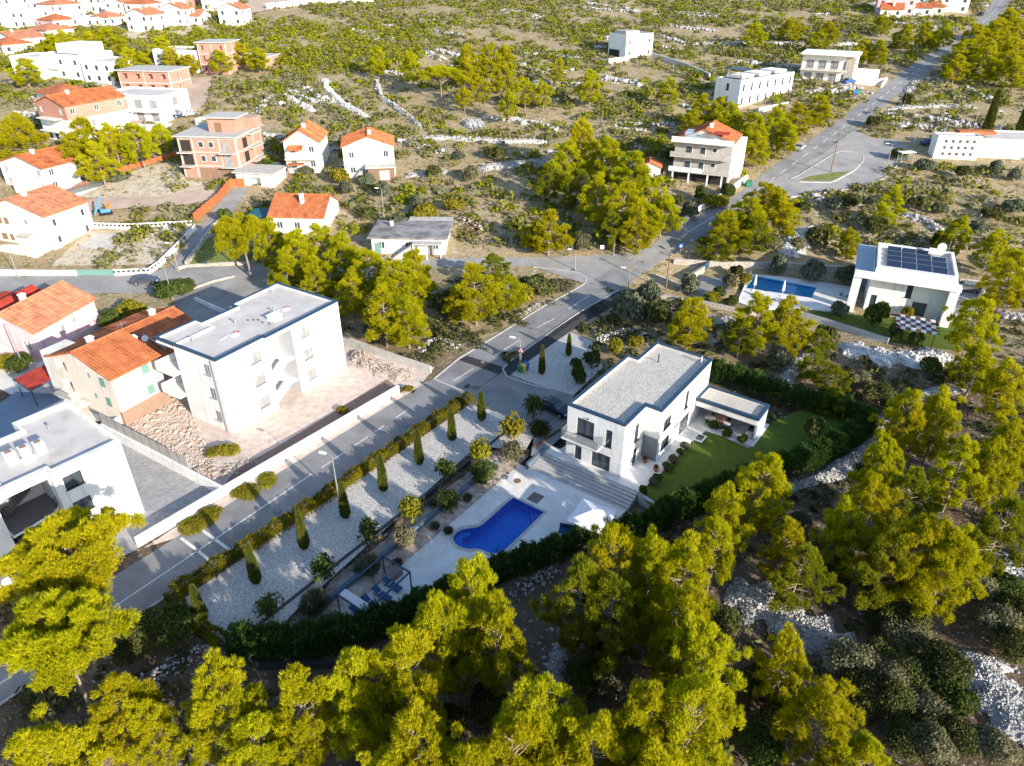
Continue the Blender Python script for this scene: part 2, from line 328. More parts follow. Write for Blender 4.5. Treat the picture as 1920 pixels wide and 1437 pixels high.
# ------------------------------------------------------------------ mesh helpers
def setp(o, label=None, cat=None, group=None, kind=None):
    if label: o['label'] = label
    if cat: o['category'] = cat
    if group: o['group'] = group
    if kind: o['kind'] = kind
    return o
def link(name, data, parent=None):
    o = bpy.data.objects.new(name, data); COL.objects.link(o)
    if parent is not None: o.parent = parent
    return o
def thing(name, label, cat, loc=(0, 0, 0), rz=0.0, group=None):
    o = link(name, None); o.location = loc; o.rotation_euler = (0, 0, rz); o.empty_display_size = .3
    return setp(o, label, cat, group)
class MB:
    def __init__(s): s.v = []; s.f = []
    def add(s, vs, fs):
        k = len(s.v); s.v += [tuple(v) for v in vs]; s.f += [tuple(i+k for i in f) for f in fs]; return s
    def box(s, x0, x1, y0, y1, z0, z1):
        return s.add([(x0, y0, z0), (x1, y0, z0), (x1, y1, z0), (x0, y1, z0), (x0, y0, z1), (x1, y0, z1), (x1, y1, z1), (x0, y1, z1)],
                     [(0, 3, 2, 1), (4, 5, 6, 7), (0, 1, 5, 4), (1, 2, 6, 5), (2, 3, 7, 6), (3, 0, 4, 7)])
    def obox(s, c, ax, hs):
        c = Vector(c); a = [Vector(x)*h for x, h in zip(ax, hs)]
        vs = [c+a[0]*i+a[1]*j+a[2]*k for k in (-1, 1) for i, j in ((-1, -1), (1, -1), (1, 1), (-1, 1))]
        return s.add(vs, [(0, 3, 2, 1), (4, 5, 6, 7), (0, 1, 5, 4), (1, 2, 6, 5), (2, 3, 7, 6), (3, 0, 4, 7)])
    def prism(s, pts, z0, z1):
        n = len(pts)
        vs = [(p[0], p[1], z0) for p in pts]+[(p[0], p[1], z1) for p in pts]
        return s.add(vs, [tuple(range(n-1, -1, -1)), tuple(range(n, 2*n))]+[(i, (i+1) % n, n+(i+1) % n, n+i) for i in range(n)])
    def slab(s, q, t):
        q = [Vector(p) for p in q]; n = len(q)
        vs = q+[p-Vector((0, 0, t)) for p in q]
        return s.add(vs, [tuple(range(n)), tuple(range(2*n-1, n-1, -1))]+[((i+1) % n, i, n+i, n+(i+1) % n) for i in range(n)])
    def tube(s, pts, rad, n=6, cap=True):
        pts = [Vector(p) for p in pts]
        if not hasattr(rad, '__len__'): rad = [rad]*len(pts)
        k = len(s.v); up = Vector((0, 0, 1))
        for i, p in enumerate(pts):
            d = (pts[min(i+1, len(pts)-1)]-pts[max(i-1, 0)]).normalized()
            a = d.cross(up if abs(d.z) < .9 else Vector((1, 0, 0))).normalized(); b = d.cross(a)
            for j in range(n):
                t = 2*math.pi*j/n; s.v.append(tuple(p+(a*math.cos(t)+b*math.sin(t))*rad[i]))
        for i in range(len(pts)-1):
            for j in range(n):
                s.f.append((k+i*n+j, k+i*n+(j+1) % n, k+(i+1)*n+(j+1) % n, k+(i+1)*n+j))
        if cap:
            s.f.append(tuple(k+j for j in range(n-1, -1, -1))); e = k+(len(pts)-1)*n; s.f.append(tuple(e+j for j in range(n)))
        return s
    def lathe(s, prof, n=12, c=(0, 0, 0)):
        k = len(s.v)
        for r, z in prof:
            for j in range(n):
                t = 2*math.pi*j/n; s.v.append((c[0]+r*math.cos(t), c[1]+r*math.sin(t), c[2]+z))
        for i in range(len(prof)-1):
            for j in range(n): s.f.append((k+i*n+j, k+i*n+(j+1) % n, k+(i+1)*n+(j+1) % n, k+(i+1)*n+j))
        s.f.append(tuple(k+j for j in range(n-1, -1, -1))); e = k+(len(prof)-1)*n; s.f.append(tuple(e+j for j in range(n)))
        return s
    def build(s, name, m, parent=None, smooth=False):
        me = bpy.data.meshes.new(name); me.from_pydata(s.v, [], s.f); me.materials.append(m)
        if smooth: me.polygons.foreach_set('use_smooth', [True]*len(me.polygons))
        me.update()
        return link(name, me, parent)
def npmesh(name, verts, faces, m, smooth=False):
    """verts (N,3), faces (F,k) arrays"""
    me = bpy.data.meshes.new(name); k = faces.shape[1]
    me.vertices.add(len(verts)); me.vertices.foreach_set('co', np.asarray(verts, np.float32).ravel())
    me.loops.add(faces.size); me.loops.foreach_set('vertex_index', faces.astype(np.int32).ravel())
    me.polygons.add(len(faces)); me.polygons.foreach_set('loop_start', np.arange(0, faces.size, k, dtype=np.int32))
    if smooth: me.polygons.foreach_set('use_smooth', np.ones(len(faces), bool))
    me.materials.append(m); me.update(); me.validate()
    return me
def struct(name, label, mb, m):
    return setp(mb.build(name, m), label, None, None, 'structure')
# ------------------------------------------------------------------ ground sheet
def axis(breaks):
    out = [breaks[0][0]]
    for (a, b, st) in breaks:
        n = max(1, int(round((b-a)/st))); out += [a+(b-a)*(i+1)/n for i in range(n)]
    return np.array(out)
gx = axis([(-900, -300, 40), (-300, -120, 6), (-120, 120, 1.6), (120, 300, 6), (300, 900, 40)])
gy = axis([(-60, 10, 10), (10, 130, 1.6), (130, 420, 4), (420, 1500, 60)])
GX, GY = np.meshgrid(gx, gy)
GZ = tz(GX, GY)
LX, LY = vloc(GX, GY)
GZ = np.where((LX > -20) & (LX < -5) & (LY > 3.2) & (LY < 10.4), -3.2, GZ)          # under the pool
SO, SA = (65.5, 96.6), math.radians(155)
def S(x, y): return (SO[0]+x*math.cos(SA)-y*math.sin(SA), SO[1]+x*math.sin(SA)+y*math.cos(SA))
def in_poly(x, y, poly):
    ins = np.zeros(x.shape, bool); n = len(poly); j = n-1
    for i in range(n):
        xi, yi = poly[i]; xj, yj = poly[j]; c = ((yi > y) != (yj > y)) & (x < (xj-xi)*(y-yi)/((yj-yi) or 1e-9)+xi); ins ^= c; j = i
    return ins
UPOOL = [(1416, 517), (1531, 539), (1522, 559), (1398, 540)]
GZ = np.where(in_poly(GX, GY, [tuple(P(u, v, .3).to_2d()) for u, v in [(1411, 516), (1545, 539), (1530, 566), (1390, 545)]]), -2.4, GZ)
nx, ny = len(gx), len(gy)
ii = (np.arange(ny-1)[:, None]*nx+np.arange(nx-1)[None, :]).ravel()
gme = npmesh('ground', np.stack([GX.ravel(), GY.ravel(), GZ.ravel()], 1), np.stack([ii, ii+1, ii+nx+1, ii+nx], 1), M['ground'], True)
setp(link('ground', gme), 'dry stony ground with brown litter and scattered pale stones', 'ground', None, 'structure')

def resample(pts, n):
    pts = [Vector(p) for p in pts]; L = [0.0]
    for a, b in zip(pts, pts[1:]): L.append(L[-1]+(b-a).length)
    out = []; k = 0
    for i in range(n):
        t = L[-1]*i/(n-1)
        while k < len(pts)-2 and L[k+1] < t: k += 1
        out.append(pts[k].lerp(pts[k+1], (t-L[k])/max(1e-6, L[k+1]-L[k])))
    return out
def gz(p, dz): return Vector((p[0], p[1], float(tz(p[0], p[1]))+dz))
EXCL = []; HARD = []                                                     # (polyline, radius) kept free of scrub
def road(name, label, Lpx, Rpx, m, dz=.03, n=90, kerbs=True):
    A = resample([P(*p).to_2d() for p in Lpx], n); B = resample([P(*p).to_2d() for p in Rpx], n)
    mb = MB(); vs = []; K = 4
    for a, b in zip(A, B): vs += [gz(a.lerp(b, k/K), dz) for k in range(K+1)]
    mb.add(vs, [(i*(K+1)+k, i*(K+1)+k+1, (i+1)*(K+1)+k+1, (i+1)*(K+1)+k) for i in range(n-1) for k in range(K)])
    o = struct(name, label, mb, m); o['category'] = 'road'
    EXCL.append(([tuple(a.lerp(b, .5)) for a, b in zip(A, B)][::3], (A[n//2]-B[n//2]).length/2+1.5))
    return A, B
def kerb(name, label, pts, w=.2, h=.12, m='kerb', dz=0.0, z=None):
    pts = resample([Vector((p[0], p[1])) for p in pts], max(3, int(sum((Vector(a[:2])-Vector(b[:2])).length for a, b in zip(pts, pts[1:]))/2)))
    mb = MB(); n = len(pts); vs = []
    for i, p in enumerate(pts):
        d = (pts[min(i+1, n-1)]-pts[max(i-1, 0)]).normalized(); q = Vector((-d.y, d.x))*w/2
        for s_, zz in ((1, -.3), (1, h), (-1, h), (-1, -.3)):
            c = p+q*s_; g0 = float(tz(p.x, p.y)) if z is None else z
            vs.append((c.x, c.y, g0+dz+zz))
    fs = [(i*4+k, i*4+(k+1) % 4, (i+1)*4+(k+1) % 4, (i+1)*4+k) for i in range(n-1) for k in range(4)]+[(0, 1, 2, 3), (4*n-1, 4*n-2, 4*n-3, 4*n-4)]
    mb.add(vs, fs)
    return mb, label, name, m
def kerbo(*a, **k):
    mb, label, name, m = kerb(*a, **k); o = struct(name, label, mb, M[m]); o['category'] = 'kerb'; return o
def sheet(name, label, pts, m, dz=.02, z=None, cat=None, world=False):
    vs = []
    for p in pts:
        q = Vector((p[0], p[1], 0)) if world else P(p[0], p[1], z)
        vs.append((q.x, q.y, (z if z is not None else float(tz(q.x, q.y)))+dz))
    mb = MB(); mb.add(vs, [tuple(range(len(vs)))])
    if (Vector(vs[1])-Vector(vs[0])).cross(Vector(vs[2])-Vector(vs[1])).z < 0 and False: pass
    o = struct(name, label, mb, M[m]); o['category'] = cat or name.replace('_', ' ')
    if m not in ('dryfield', 'lot') or name == 'apartment_lot': EXCL.append(('poly', [(v[0], v[1]) for v in vs]))
    if name == 'dirt_track' or m.startswith('asphalt'): HARD.append([(v[0], v[1]) for v in vs])
    return o
def strip(mb, a, b, w, dz):
    a, b = Vector(a[:2]), Vector(b[:2]); n = max(2, int((b-a).length/1.5)+1); d = (b-a).normalized(); q = Vector((-d.y, d.x))*w/2
    vs = []
    for i in range(n):
        c = a.lerp(b, i/(n-1)); vs += [gz(c+q, dz), gz(c-q, dz)]
    mb.add(vs, [(2*i, 2*i+1, 2*i+3, 2*i+2) for i in range(n-1)])

RL = [(-160, 1316), (337, 1004), (640, 814), (813, 710), (860, 673), (960, 613), (1017, 577), (1080, 543), (1185, 478), (1280, 420), (1380, 367), (1440, 320), (1514, 267), (1624, 187), (1717, 117), (1811, 58), (1850, 20), (1872, -14)]
RR = [(-160, 1424), (207, 1188), (600, 928), (860, 755), (940, 697), (1005, 648), (1071, 604), (1148, 556), (1250, 483), (1327, 437), (1425, 372), (1485, 332), (1600, 247), (1677, 182), (1775, 108), (1845, 58), (1880, 22), (1905, -14)]
mainL, mainR = road('main_road', 'long grey asphalt road running up the slope past the villa', RL, RR, M['asphalt'], .03, 140)
SL = [(-160, 514), (0, 518), (270, 514), (330, 500), (420, 500), (560, 498), (700, 495), (810, 486), (900, 484), (1080, 482), (1190, 476)]
SR = [(-160, 556), (0, 552), (270, 550), (380, 562), (470, 550), (600, 530), (700, 520), (810, 503), (900, 500), (1000, 500), (1100, 535)]
sideL, sideR = road('side_street', 'pale side street crossing behind the white apartment block to the junction', SL, SR, M['asphalt_old'], .06, 90)
alL, alR = road('alley', 'narrow paved alley climbing beside the rust red fence', [(318, 506), (355, 452), (397, 400), (415, 375), (440, 352)], [(366, 506), (390, 465), (417, 425), (445, 385), (465, 355)], M['asphalt_old'], .09, 40)
road('yard_lane', 'short paved lane behind the white apartment block', [(300, 545), (330, 570), (355, 605)], [(480, 540), (455, 575), (400, 608)], M['asphalt_old'], .10, 30)
sheet('turning_loop', 'pale asphalt turning loop beside the upper road', [(1420, 352), (1482, 370), (1520, 364), (1600, 352), (1655, 334), (1688, 302), (1704, 277), (1680, 262), (1640, 262), (1615, 250), (1603, 243), (1540, 290)], 'asphalt_old', .09, cat='road')
sheet('loop_island', 'kerbed paved island inside the turning loop', [(1482, 337), (1500, 343), (1560, 344), (1600, 322), (1620, 302), (1617, 289), (1578, 284), (1560, 291), (1500, 329)], 'asphalt_old', .2)
sheet('island_grass', 'green grass strip on the loop island', [(1497, 341), (1560, 341), (1594, 323), (1560, 326), (1520, 332)], 'verge', .24, cat='grass')
kerbo('island_kerb', 'dark kerb round the loop island', [P(*p).to_2d() for p in [(1482, 337), (1500, 343), (1560, 344), (1600, 322), (1620, 302), (1617, 289), (1578, 284), (1560, 291), (1500, 329), (1482, 337)]], .3, .24)
kerbo('loop_kerb', 'curved kerb on the outer side of the turning loop', [P(*p).to_2d() for p in [(1482, 371), (1520, 366), (1600, 354), (1657, 336), (1690, 303)]], .3, .2)
sheet('fresh_asphalt_pavement', 'strip of fresh black asphalt along the road by the villa', [(943, 690), (1007, 640), (1071, 598), (1148, 551), (1172, 543), (1188, 548), (1140, 580), (1085, 612), (1030, 650), (975, 690), (955, 706), (944, 702)], 'asphalt_new', .055, cat='pavement')
sheet('road_patch', 'dark asphalt repair patch crossing the road', [(861, 676), (875, 668), (947, 690), (936, 703)], 'asphalt_new', .05, cat='road patch')
sheet('driveway', 'asphalt driveway between the gravel garden and the villa', [(855, 757), (945, 697), (1000, 720), (1075, 742), (1075, 800), (1020, 850), (995, 856), (1005, 800), (930, 772), (890, 748)], 'asphalt', .05, 0.0)
kerbo('driveway_kerb', 'rounded pale kerb at the driveway corner', [P(*p).to_2d() for p in [(1058, 745), (990, 722), (950, 707), (941, 696), (948, 685), (980, 661), (1080, 590), (1160, 545)]], .22, .14)
kerbo('road_kerb', 'long pale kerb between the road and the yellow green hedge', [P(*p).to_2d() for p in [(-160, 1424), (207, 1189), (600, 929), (858, 757)]], .22, .10)
kerbo('verge_kerb', 'pale kerb on the verge opposite the villa', [P(*p).to_2d() for p in [(815, 710), (860, 673), (960, 612), (1017, 576), (1078, 543), (1096, 533), (1100, 520), (1080, 510), (1000, 501)]], .25, .10)
# painted markings
mk = MB()
def pm(a, b, w=.14): strip(mk, P(*a), P(*b), w, .036)
for a, b in [((-100, 1350), (584, 890)), ((603, 878), (644, 850)), ((665, 836), (690, 820)), ((702, 811), (720, 799)), ((742, 784), (765, 769)), ((850, 715), (887, 692)), ((932, 664), (974, 639)), ((1007, 615), (1041, 597)), ((1066, 580), (1107, 553))]: pm(a, b)
pm((339, 1009), (397, 1054), .3); pm((371, 989), (431, 1032), .3); pm((813, 711), (870, 734), .12)
for k in range(8): pm((1230+k*4.6, 515+k*1.9), (1233+k*4.6, 516.4+k*1.9), .5)
ctr = [a.lerp(b, .5) for a, b in zip(mainL, mainR)]; start = next(i for i, c in enumerate(ctr) if c.y > 128)
run = ctr[start:]; on = True
for a, b in zip(run, run[1:]):
    if on: strip(mk, a, b, .16, .036)
    on = not on if b.y > 150 else True
o = struct('road_markings', 'white painted lane lines and give way marks on the road', mk, M['paint']); o['category'] = 'road marking'
for lab, c in (('lower', [(1355, 383), (1372, 389)]), ('upper', [(1583, 232), (1605, 239)])):
    b = MB(); strip(b, P(*c[0]), P(*c[1]), .8, .05); o = struct('speed_bump_marking', 'faded yellow ramp marking across the %s part of the road' % lab, b, mat('ramp_yellow_'+lab, (.42, .32, .12), (.3, .26, .16), 3, .9, coord='World')); o['category'] = 'road marking'

# ------------------------------------------------------------------ plots
def vsheet(name, label, pts, m, z, cat=None):
    return sheet(name, label, [V(*p) for p in pts], m, 0, z, cat, True)
sheet('gravel_garden', 'white gravel garden planted with small cypresses', [(330, 1133), (600, 948), (880, 760), (930, 772), (990, 790), (1003, 815), (985, 845), (900, 838), (880, 850), (560, 1140), (475, 1230), (430, 1212)], 'gravel', .04, 0.0, cat='gravel')
sheet('gravel_corner', 'white gravel corner with two cypresses across the driveway', [(958, 704), (985, 672), (1060, 620), (1110, 640), (1130, 690), (1075, 742), (1058, 741)], 'gravel', .045, 0.0, cat='gravel')
vsheet('planting_bed', 'planting bed of pale gravel between wall and pool deck', [(-36, 10.7), (-3.6, 10.7), (-.9, 10.7), (-.5, 14.9), (-36, 14.9)], 'bed', -.76)
import bmesh
POOL = [(-8.62, 8.0), (-8.68, 4.02), (-15.2, 4.05), (-15.7, 4.12), (-16.1, 4.32), (-16.45, 4.75), (-16.6, 5.3), (-16.68, 5.9), (-16.95, 6.5), (-17.3, 6.9), (-17.55, 7.4), (-17.62, 7.95), (-17.5, 8.5), (-17.2, 9.0), (-16.7, 9.32), (-16.1, 9.38), (-15.5, 9.18), (-15.0, 8.78), (-14.55, 8.3), (-14.1, 8.08), (-13.6, 8.02)]
def holed(name, label, outer, inner, z, m, cat):
    bm = bmesh.new()
    for loop in (outer, inner):
        vs = [bm.verts.new((p[0], p[1], z)) for p in loop]
        for i in range(len(vs)): bm.edges.new((vs[i], vs[(i+1) % len(vs)]))
    bmesh.ops.triangle_fill(bm, use_beauty=True, use_dissolve=False, edges=bm.edges[:])
    bmesh.ops.recalc_face_normals(bm, faces=bm.faces[:])
    if sum(f.normal.z for f in bm.faces) < 0: bmesh.ops.reverse_faces(bm, faces=bm.faces[:])
    me = bpy.data.meshes.new(name); bm.to_mesh(me); bm.free(); me.materials.append(m)
    return setp(link(name, me), label, cat, None, 'structure')
def grow(pts, d):
    n = len(pts); out = []
    for i in range(n):
        a, b, c = (Vector(pts[(i+k) % n]) for k in (-1, 0, 1))
        n1 = (b-a).normalized(); n2 = (c-b).normalized(); t = (n1+n2).normalized(); out.append(tuple(b+Vector((t.y, -t.x))*d))
    return out
area = sum(POOL[i-1][0]*POOL[i][1]-POOL[i][0]*POOL[i-1][1] for i in range(len(POOL)))/2
sg = 1 if area > 0 else -1
DECK = [(-3.6, 10.7), (-31.5, 10.7), (-31.5, 8.1), (-28.8, 6.9), (-22.4, 4.0), (-17.3, 1.9), (-11.4, -1.5), (-6.1, -5.0), (-3.6, -6.2)]
WP = lambda L: [V(*p) for p in L]
COPE = grow(POOL, .38*sg)
deck = holed('pool_deck', 'pale stone tiled deck around the blue pool', WP(DECK), WP(COPE), -.8, M['deck'], 'pool deck')
EXCL.append(('poly', WP(DECK)))
mb = MB()
for i in range(len(POOL)):
    j = (i+1) % len(POOL); a, b, c, d = V(*POOL[i]), V(*POOL[j]), V(*COPE[j]), V(*COPE[i])
    mb.add([(*a, -.785), (*b, -.785), (*c, -.785), (*d, -.785), (*c, -.9), (*d, -.9), (*a, -.9), (*b, -.9)], [(0, 1, 2, 3), (3, 2, 4, 5), (0, 6, 7, 1)])
pool = thing('swimming_pool', 'deep blue pool with a rounded end in the pale deck beside the villa', 'swimming pool', (0, 0, 0))
mb.build('coping', M['kerb'], pool)
mb = MB(); n = len(POOL)
vs = [(*V(*p), -.9) for p in POOL]+[(*V(*p), -2.2) for p in POOL]
mb.add(vs, [(i, (i+1) % n, n+(i+1) % n, n+i) for i in range(n)]+[tuple(range(n, 2*n))]); mb.build('basin', M['pooltile'], pool)
for k, (dd, zt) in enumerate(((2.2, -1.05), (1.6, -1.3), (1.0, -1.6))):
    e = 2.1-k*.0; q = [V(-8.7, 4.06), V(-8.7, 4.06+.55*(3-k)), V(-8.7-.7*(3-k)+.15, 4.06)]
    MB().prism([Vector(p) for p in q], -2.19, -1.15-.28*(2-k) if False else -1.7+.22*k).build('pool_step', M['pooltile'], pool)
mb = MB(); mb.prism([V(*p) for p in [(-15.1, 8.7), (-15.55, 9.1), (-16.1, 9.3), (-16.65, 9.24), (-17.1, 8.95), (-17.4, 8.5), (-17.5, 7.95), (-17.45, 7.45), (-16.9, 7.5), (-16.85, 8.0), (-16.6, 8.45), (-16.2, 8.65), (-15.7, 8.5), (-15.5, 8.3)]], -2.19, -1.25); mb.build('bench', M['pooltile'], pool)
def water_mat(name, tint, bump=.16):
    m = bpy.data.materials.new(name); m.use_nodes = True; nt = m.node_tree; N = nt.nodes; L = nt.links; N.remove(N['Principled BSDF'])
    t = N.new('ShaderNodeBsdfTransparent'); t.inputs[0].default_value = (*tint, 1)
    g = N.new('ShaderNodeBsdfGlossy'); g.inputs['Roughness'].default_value = .03
    fr = N.new('ShaderNodeFresnel'); fr.inputs[0].default_value = 1.33; ms = N.new('ShaderNodeMixShader')
    nz = N.new('ShaderNodeTexNoise'); nz.inputs['Scale'].default_value = 2.2; nz.inputs['Detail'].default_value = 3; tc = N.new('ShaderNodeTexCoord'); L.new(tc.outputs['Object'], nz.inputs[0])
    bp = N.new('ShaderNodeBump'); bp.inputs['Strength'].default_value = bump; bp.inputs['Distance'].default_value = .3; L.new(nz.outputs[0], bp.inputs['Height'])
    L.new(bp.outputs[0], g.inputs['Normal']); L.new(bp.outputs[0], fr.inputs['Normal'])
    L.new(fr.outputs[0], ms.inputs[0]); L.new(t.outputs[0], ms.inputs[1]); L.new(g.outputs[0], ms.inputs[2]); L.new(ms.outputs[0], N['Material Output'].inputs[0])
    return m
M['water'] = water_mat('pool_water', (.72, .90, 1.0)); M['water2'] = water_mat('pale_pool_water', (.75, .92, .98))
mb = MB(); mb.add([(*V(*p), -.97) for p in POOL], [tuple(range(n)) if sg > 0 else tuple(range(n-1, -1, -1))]); mb.build('water', M['water'], pool)

# villa terrace, steps, lawn, walls of the plot
mb = MB(); mb.prism(WP([(-1.0, 9.4), (-1.0, -2.75), (2.5, -3.2), (9, -3.4), (13.9, -4.0), (13.9, -9.6), (19.2, -9.6), (19.2, 3), (0, 9.4)][::-1] if False else [(-1.0, 9.4), (-1.0, -2.75), (2.5, -3.2), (9, -3.4), (13.7, -3.9), (13.9, -9.6), (19.4, -9.6), (19.2, 5.0), (.5, 8.0), (.5, 9.4)]), -1.6, 0.0)
o = struct('villa_terrace', 'raised pale stone terrace around the central villa', mb, M['terrace']); o['category'] = 'terrace'
st = thing('terrace_steps', 'wide run of grey steps from the villa terrace to the pool deck', 'steps')
for k in range(6):
    x1 = -1.0-k*.44; MB().prism(WP([(x1, 9.3-.0), (x1-.43, 9.3), (x1-.43, -2.7), (x1, -2.7)]), -1.5, -.13*(k+1)).build('step', M['step'], st)
sheet('lawn', 'dark green mown lawn beside the villa', [(1203, 932), (1250, 868), (1290, 835), (1330, 808), (1405, 842), (1450, 790), (1500, 768), (1590, 790), (1606, 806), (1530, 852), (1430, 895), (1330, 938), (1240, 972)], 'lawn', 0, -.06, 'lawn')
def wall(name, label, pts, h, t, m, z=None, cat='wall', base=.6, parent=None, group=None):
    """one thick wall following points given as photo positions or world pairs"""
    mb = MB(); n = len(pts); vs = []
    pts = [Vector(p) for p in pts]
    for i, p in enumerate(pts):
        d1 = (p-pts[i-1]).normalized() if i else (pts[1]-p).normalized(); d2 = (pts[i+1]-p).normalized() if i < n-1 else d1
        d = (d1+d2).normalized(); q = Vector((-d.y, d.x))*t/2/max(.4, d.dot(d1)); g0 = float(tz(p.x, p.y)) if z is None else z
        for s_, zz in ((1, -base), (1, h), (-1, h), (-1, -base)): c = p+q*s_; vs.append((c.x, c.y, g0+zz))
    mb.add(vs, [(i*4+k, i*4+(k+1) % 4, (i+1)*4+(k+1) % 4, (i+1)*4+k) for i in range(n-1) for k in range(4)]+[(0, 1, 2, 3), (4*n-1, 4*n-2, 4*n-3, 4*n-4)])
    o = mb.build(name, M[m], parent)
    if parent is None: setp(o, label, cat, group)
    return o
W2 = lambda L, z=None: [P(u, v, z).to_2d() for u, v in L]
wall('garden_retaining_wall', 'black retaining wall between white gravel and planting bed', [V(-36, 15), V(-.6, 15)], .12, .3, 'darkmetal', 0, base=1.2)
bp_ = thing('planter_beams', 'row of blue grey edging beams along the planting bed', 'edging')
for x0 in (-34.5, -29.6, -24.7, -19.8, -14.9, -10.0):
    MB().obox((*V(x0+2.3, 12.7), -.45), ((math.cos(VA), math.sin(VA), 0), (-math.sin(VA), math.cos(VA), 0), (0, 0, 1)), (2.3, .16, .35)).build('beam', M['edging'], bp_)
wall('step_side_wall', 'slanted blue grey side wall at the left end of the steps', [V(-3.9, 9.5), V(-.6, 9.5)], .08, .3, 'edging', 0, base=1.2)
wall('villa_fence_wall', 'dark wall beside the driveway at the corner of the villa', [V(-1.0, 10.6), V(3.6, 10.0)], .25, .2, 'wood', 0, base=1.2)
wall('lawn_edge_wall', 'low pale kerb wall at the foot of the lawn', [V(-1.3, -2.9), V(-2.2, -6.5)], .15, .3, 'concrete', 0, base=1.2)
wall('plot_end_wall', 'long dark wall under the conifer hedge at the plot end', W2([(425, 1222), (485, 1250), (700, 1246)], -.9), .55, .35, 'darkmetal', -1.0)

# apartment lot
sheet('apartment_lot', 'pinkish stony building lot around the white apartment block', [(415, 922), (205, 800), (330, 722), (450, 600), (640, 628), (815, 690), (775, 738), (748, 728), (640, 800), (520, 872)], 'lot', .03, 0.0, cat='building lot')
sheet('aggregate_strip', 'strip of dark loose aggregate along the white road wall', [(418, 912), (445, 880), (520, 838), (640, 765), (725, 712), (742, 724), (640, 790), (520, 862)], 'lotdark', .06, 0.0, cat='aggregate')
sheet('road_verge', 'stony verge between the white wall and the road', [(270, 1028), (420, 930), (640, 798), (755, 735), (812, 712), (640, 816), (335, 1008)], 'lot', .025, 0.0, cat='verge')
wall('roadside_wall', 'long low white wall along the road below the apartment block', W2([(258, 1026), (420, 930), (748, 737)], 0), 1.15, .28, 'white', 0)
wall('lot_end_wall', 'white concrete wall closing the lot beside the road junction', W2([(640, 645), (700, 664), (808, 700)], 0), 1.1, .3, 'concrete', 0)
wall('lot_side_wall', 'white wall between the apartment lot and the front left house', W2([(195, 812), (418, 930)], 0), 1.3, .28, 'white', 0)
wall('cream_house_wall', 'white boundary wall below the cream house', W2([(213, 806), (352, 722)], 0), 1.2, .28, 'white', 0)
fn = thing('mesh_fence', 'grey slatted fence on the wall beside the front left house', 'fence', (0, 0, 0))
a, b = (P(u, v, 0).to_2d() for u, v in ((197, 810), (360, 897)))
for k in range(10):
    p = a.lerp(b, k/10); q = a.lerp(b, (k+1)/10); d = (q-p).normalized(); nn = Vector((-d.y, d.x)); c = (p+q)/2
    MB().obox((c.x, c.y, 2.0), ((d.x, d.y, 0), (nn.x, nn.y, 0), (0, 0, 1)), ((q-p).length/2-.04, .025, .68)).build('fence_panel', M['greywall'], fn)
    MB().tube([(p.x, p.y, 1.2), (p.x, p.y, 2.8)], .04).build('post', M['darkmetal'], fn)
sheet('paved_yard', 'grey paved yard beside the front left house', [(150, 800), (230, 790), (425, 932), (250, 1035), (150, 1080)], 'paver', .05, 0.0, cat='paving')
sheet('paved_parking', 'blue grey paved parking bays behind the front left house', [(-60, 800), (30, 735), (120, 740), (60, 830), (-60, 900)], 'paverblue', .04, 0.0, cat='paving')
sheet('pink_house_yard', 'pale paved ground around the pink and cream houses', [(-80, 690), (-80, 560), (300, 552), (360, 600), (330, 660), (215, 800), (60, 735), (20, 740)], 'offwhite', .022, 0.0, cat='paving')
# dirt track and dry fields on the left
sheet('dirt_track', 'pale dirt track crossing the dry lots on the left', [(112, 385), (190, 372), (300, 370), (390, 352), (420, 372), (350, 385), (240, 392), (130, 400)], 'track', .16)
sheet('dry_field', 'dry grassy lot inside the white balustrade', [(95, 500), (165, 435), (345, 428), (375, 430), (290, 497)], 'dryfield', .10)
sheet('dry_slope', 'bare whitish slope below the brick building', [(120, 372), (200, 335), (330, 300), (350, 340), (470, 345), (400, 362), (300, 372)], 'dryfield', .12)
sheet('concrete_pad', 'pale concrete slab in the dry lot', [(148, 468), (178, 440), (228, 440), (200, 470)], 'concrete', .2, cat='slab')
sheet('far_meadow', 'pale green meadow before the far village', [(215, 68), (330, 52), (410, 48), (420, 58), (340, 68), (240, 76)], 'dryfield', .3, cat='meadow')
sheet('far_plaza', 'pale bare ground at the village edge by the far road', [(440, 28), (470, 0), (520, -8), (560, 2), (490, 24)], 'track', .3, cat='ground')
sheet('far_lot', 'bare building lot among the far white houses', [(60, 180), (230, 160), (330, 150), (400, 145), (380, 215), (250, 235), (110, 240)], 'track', .2, cat='building lot')
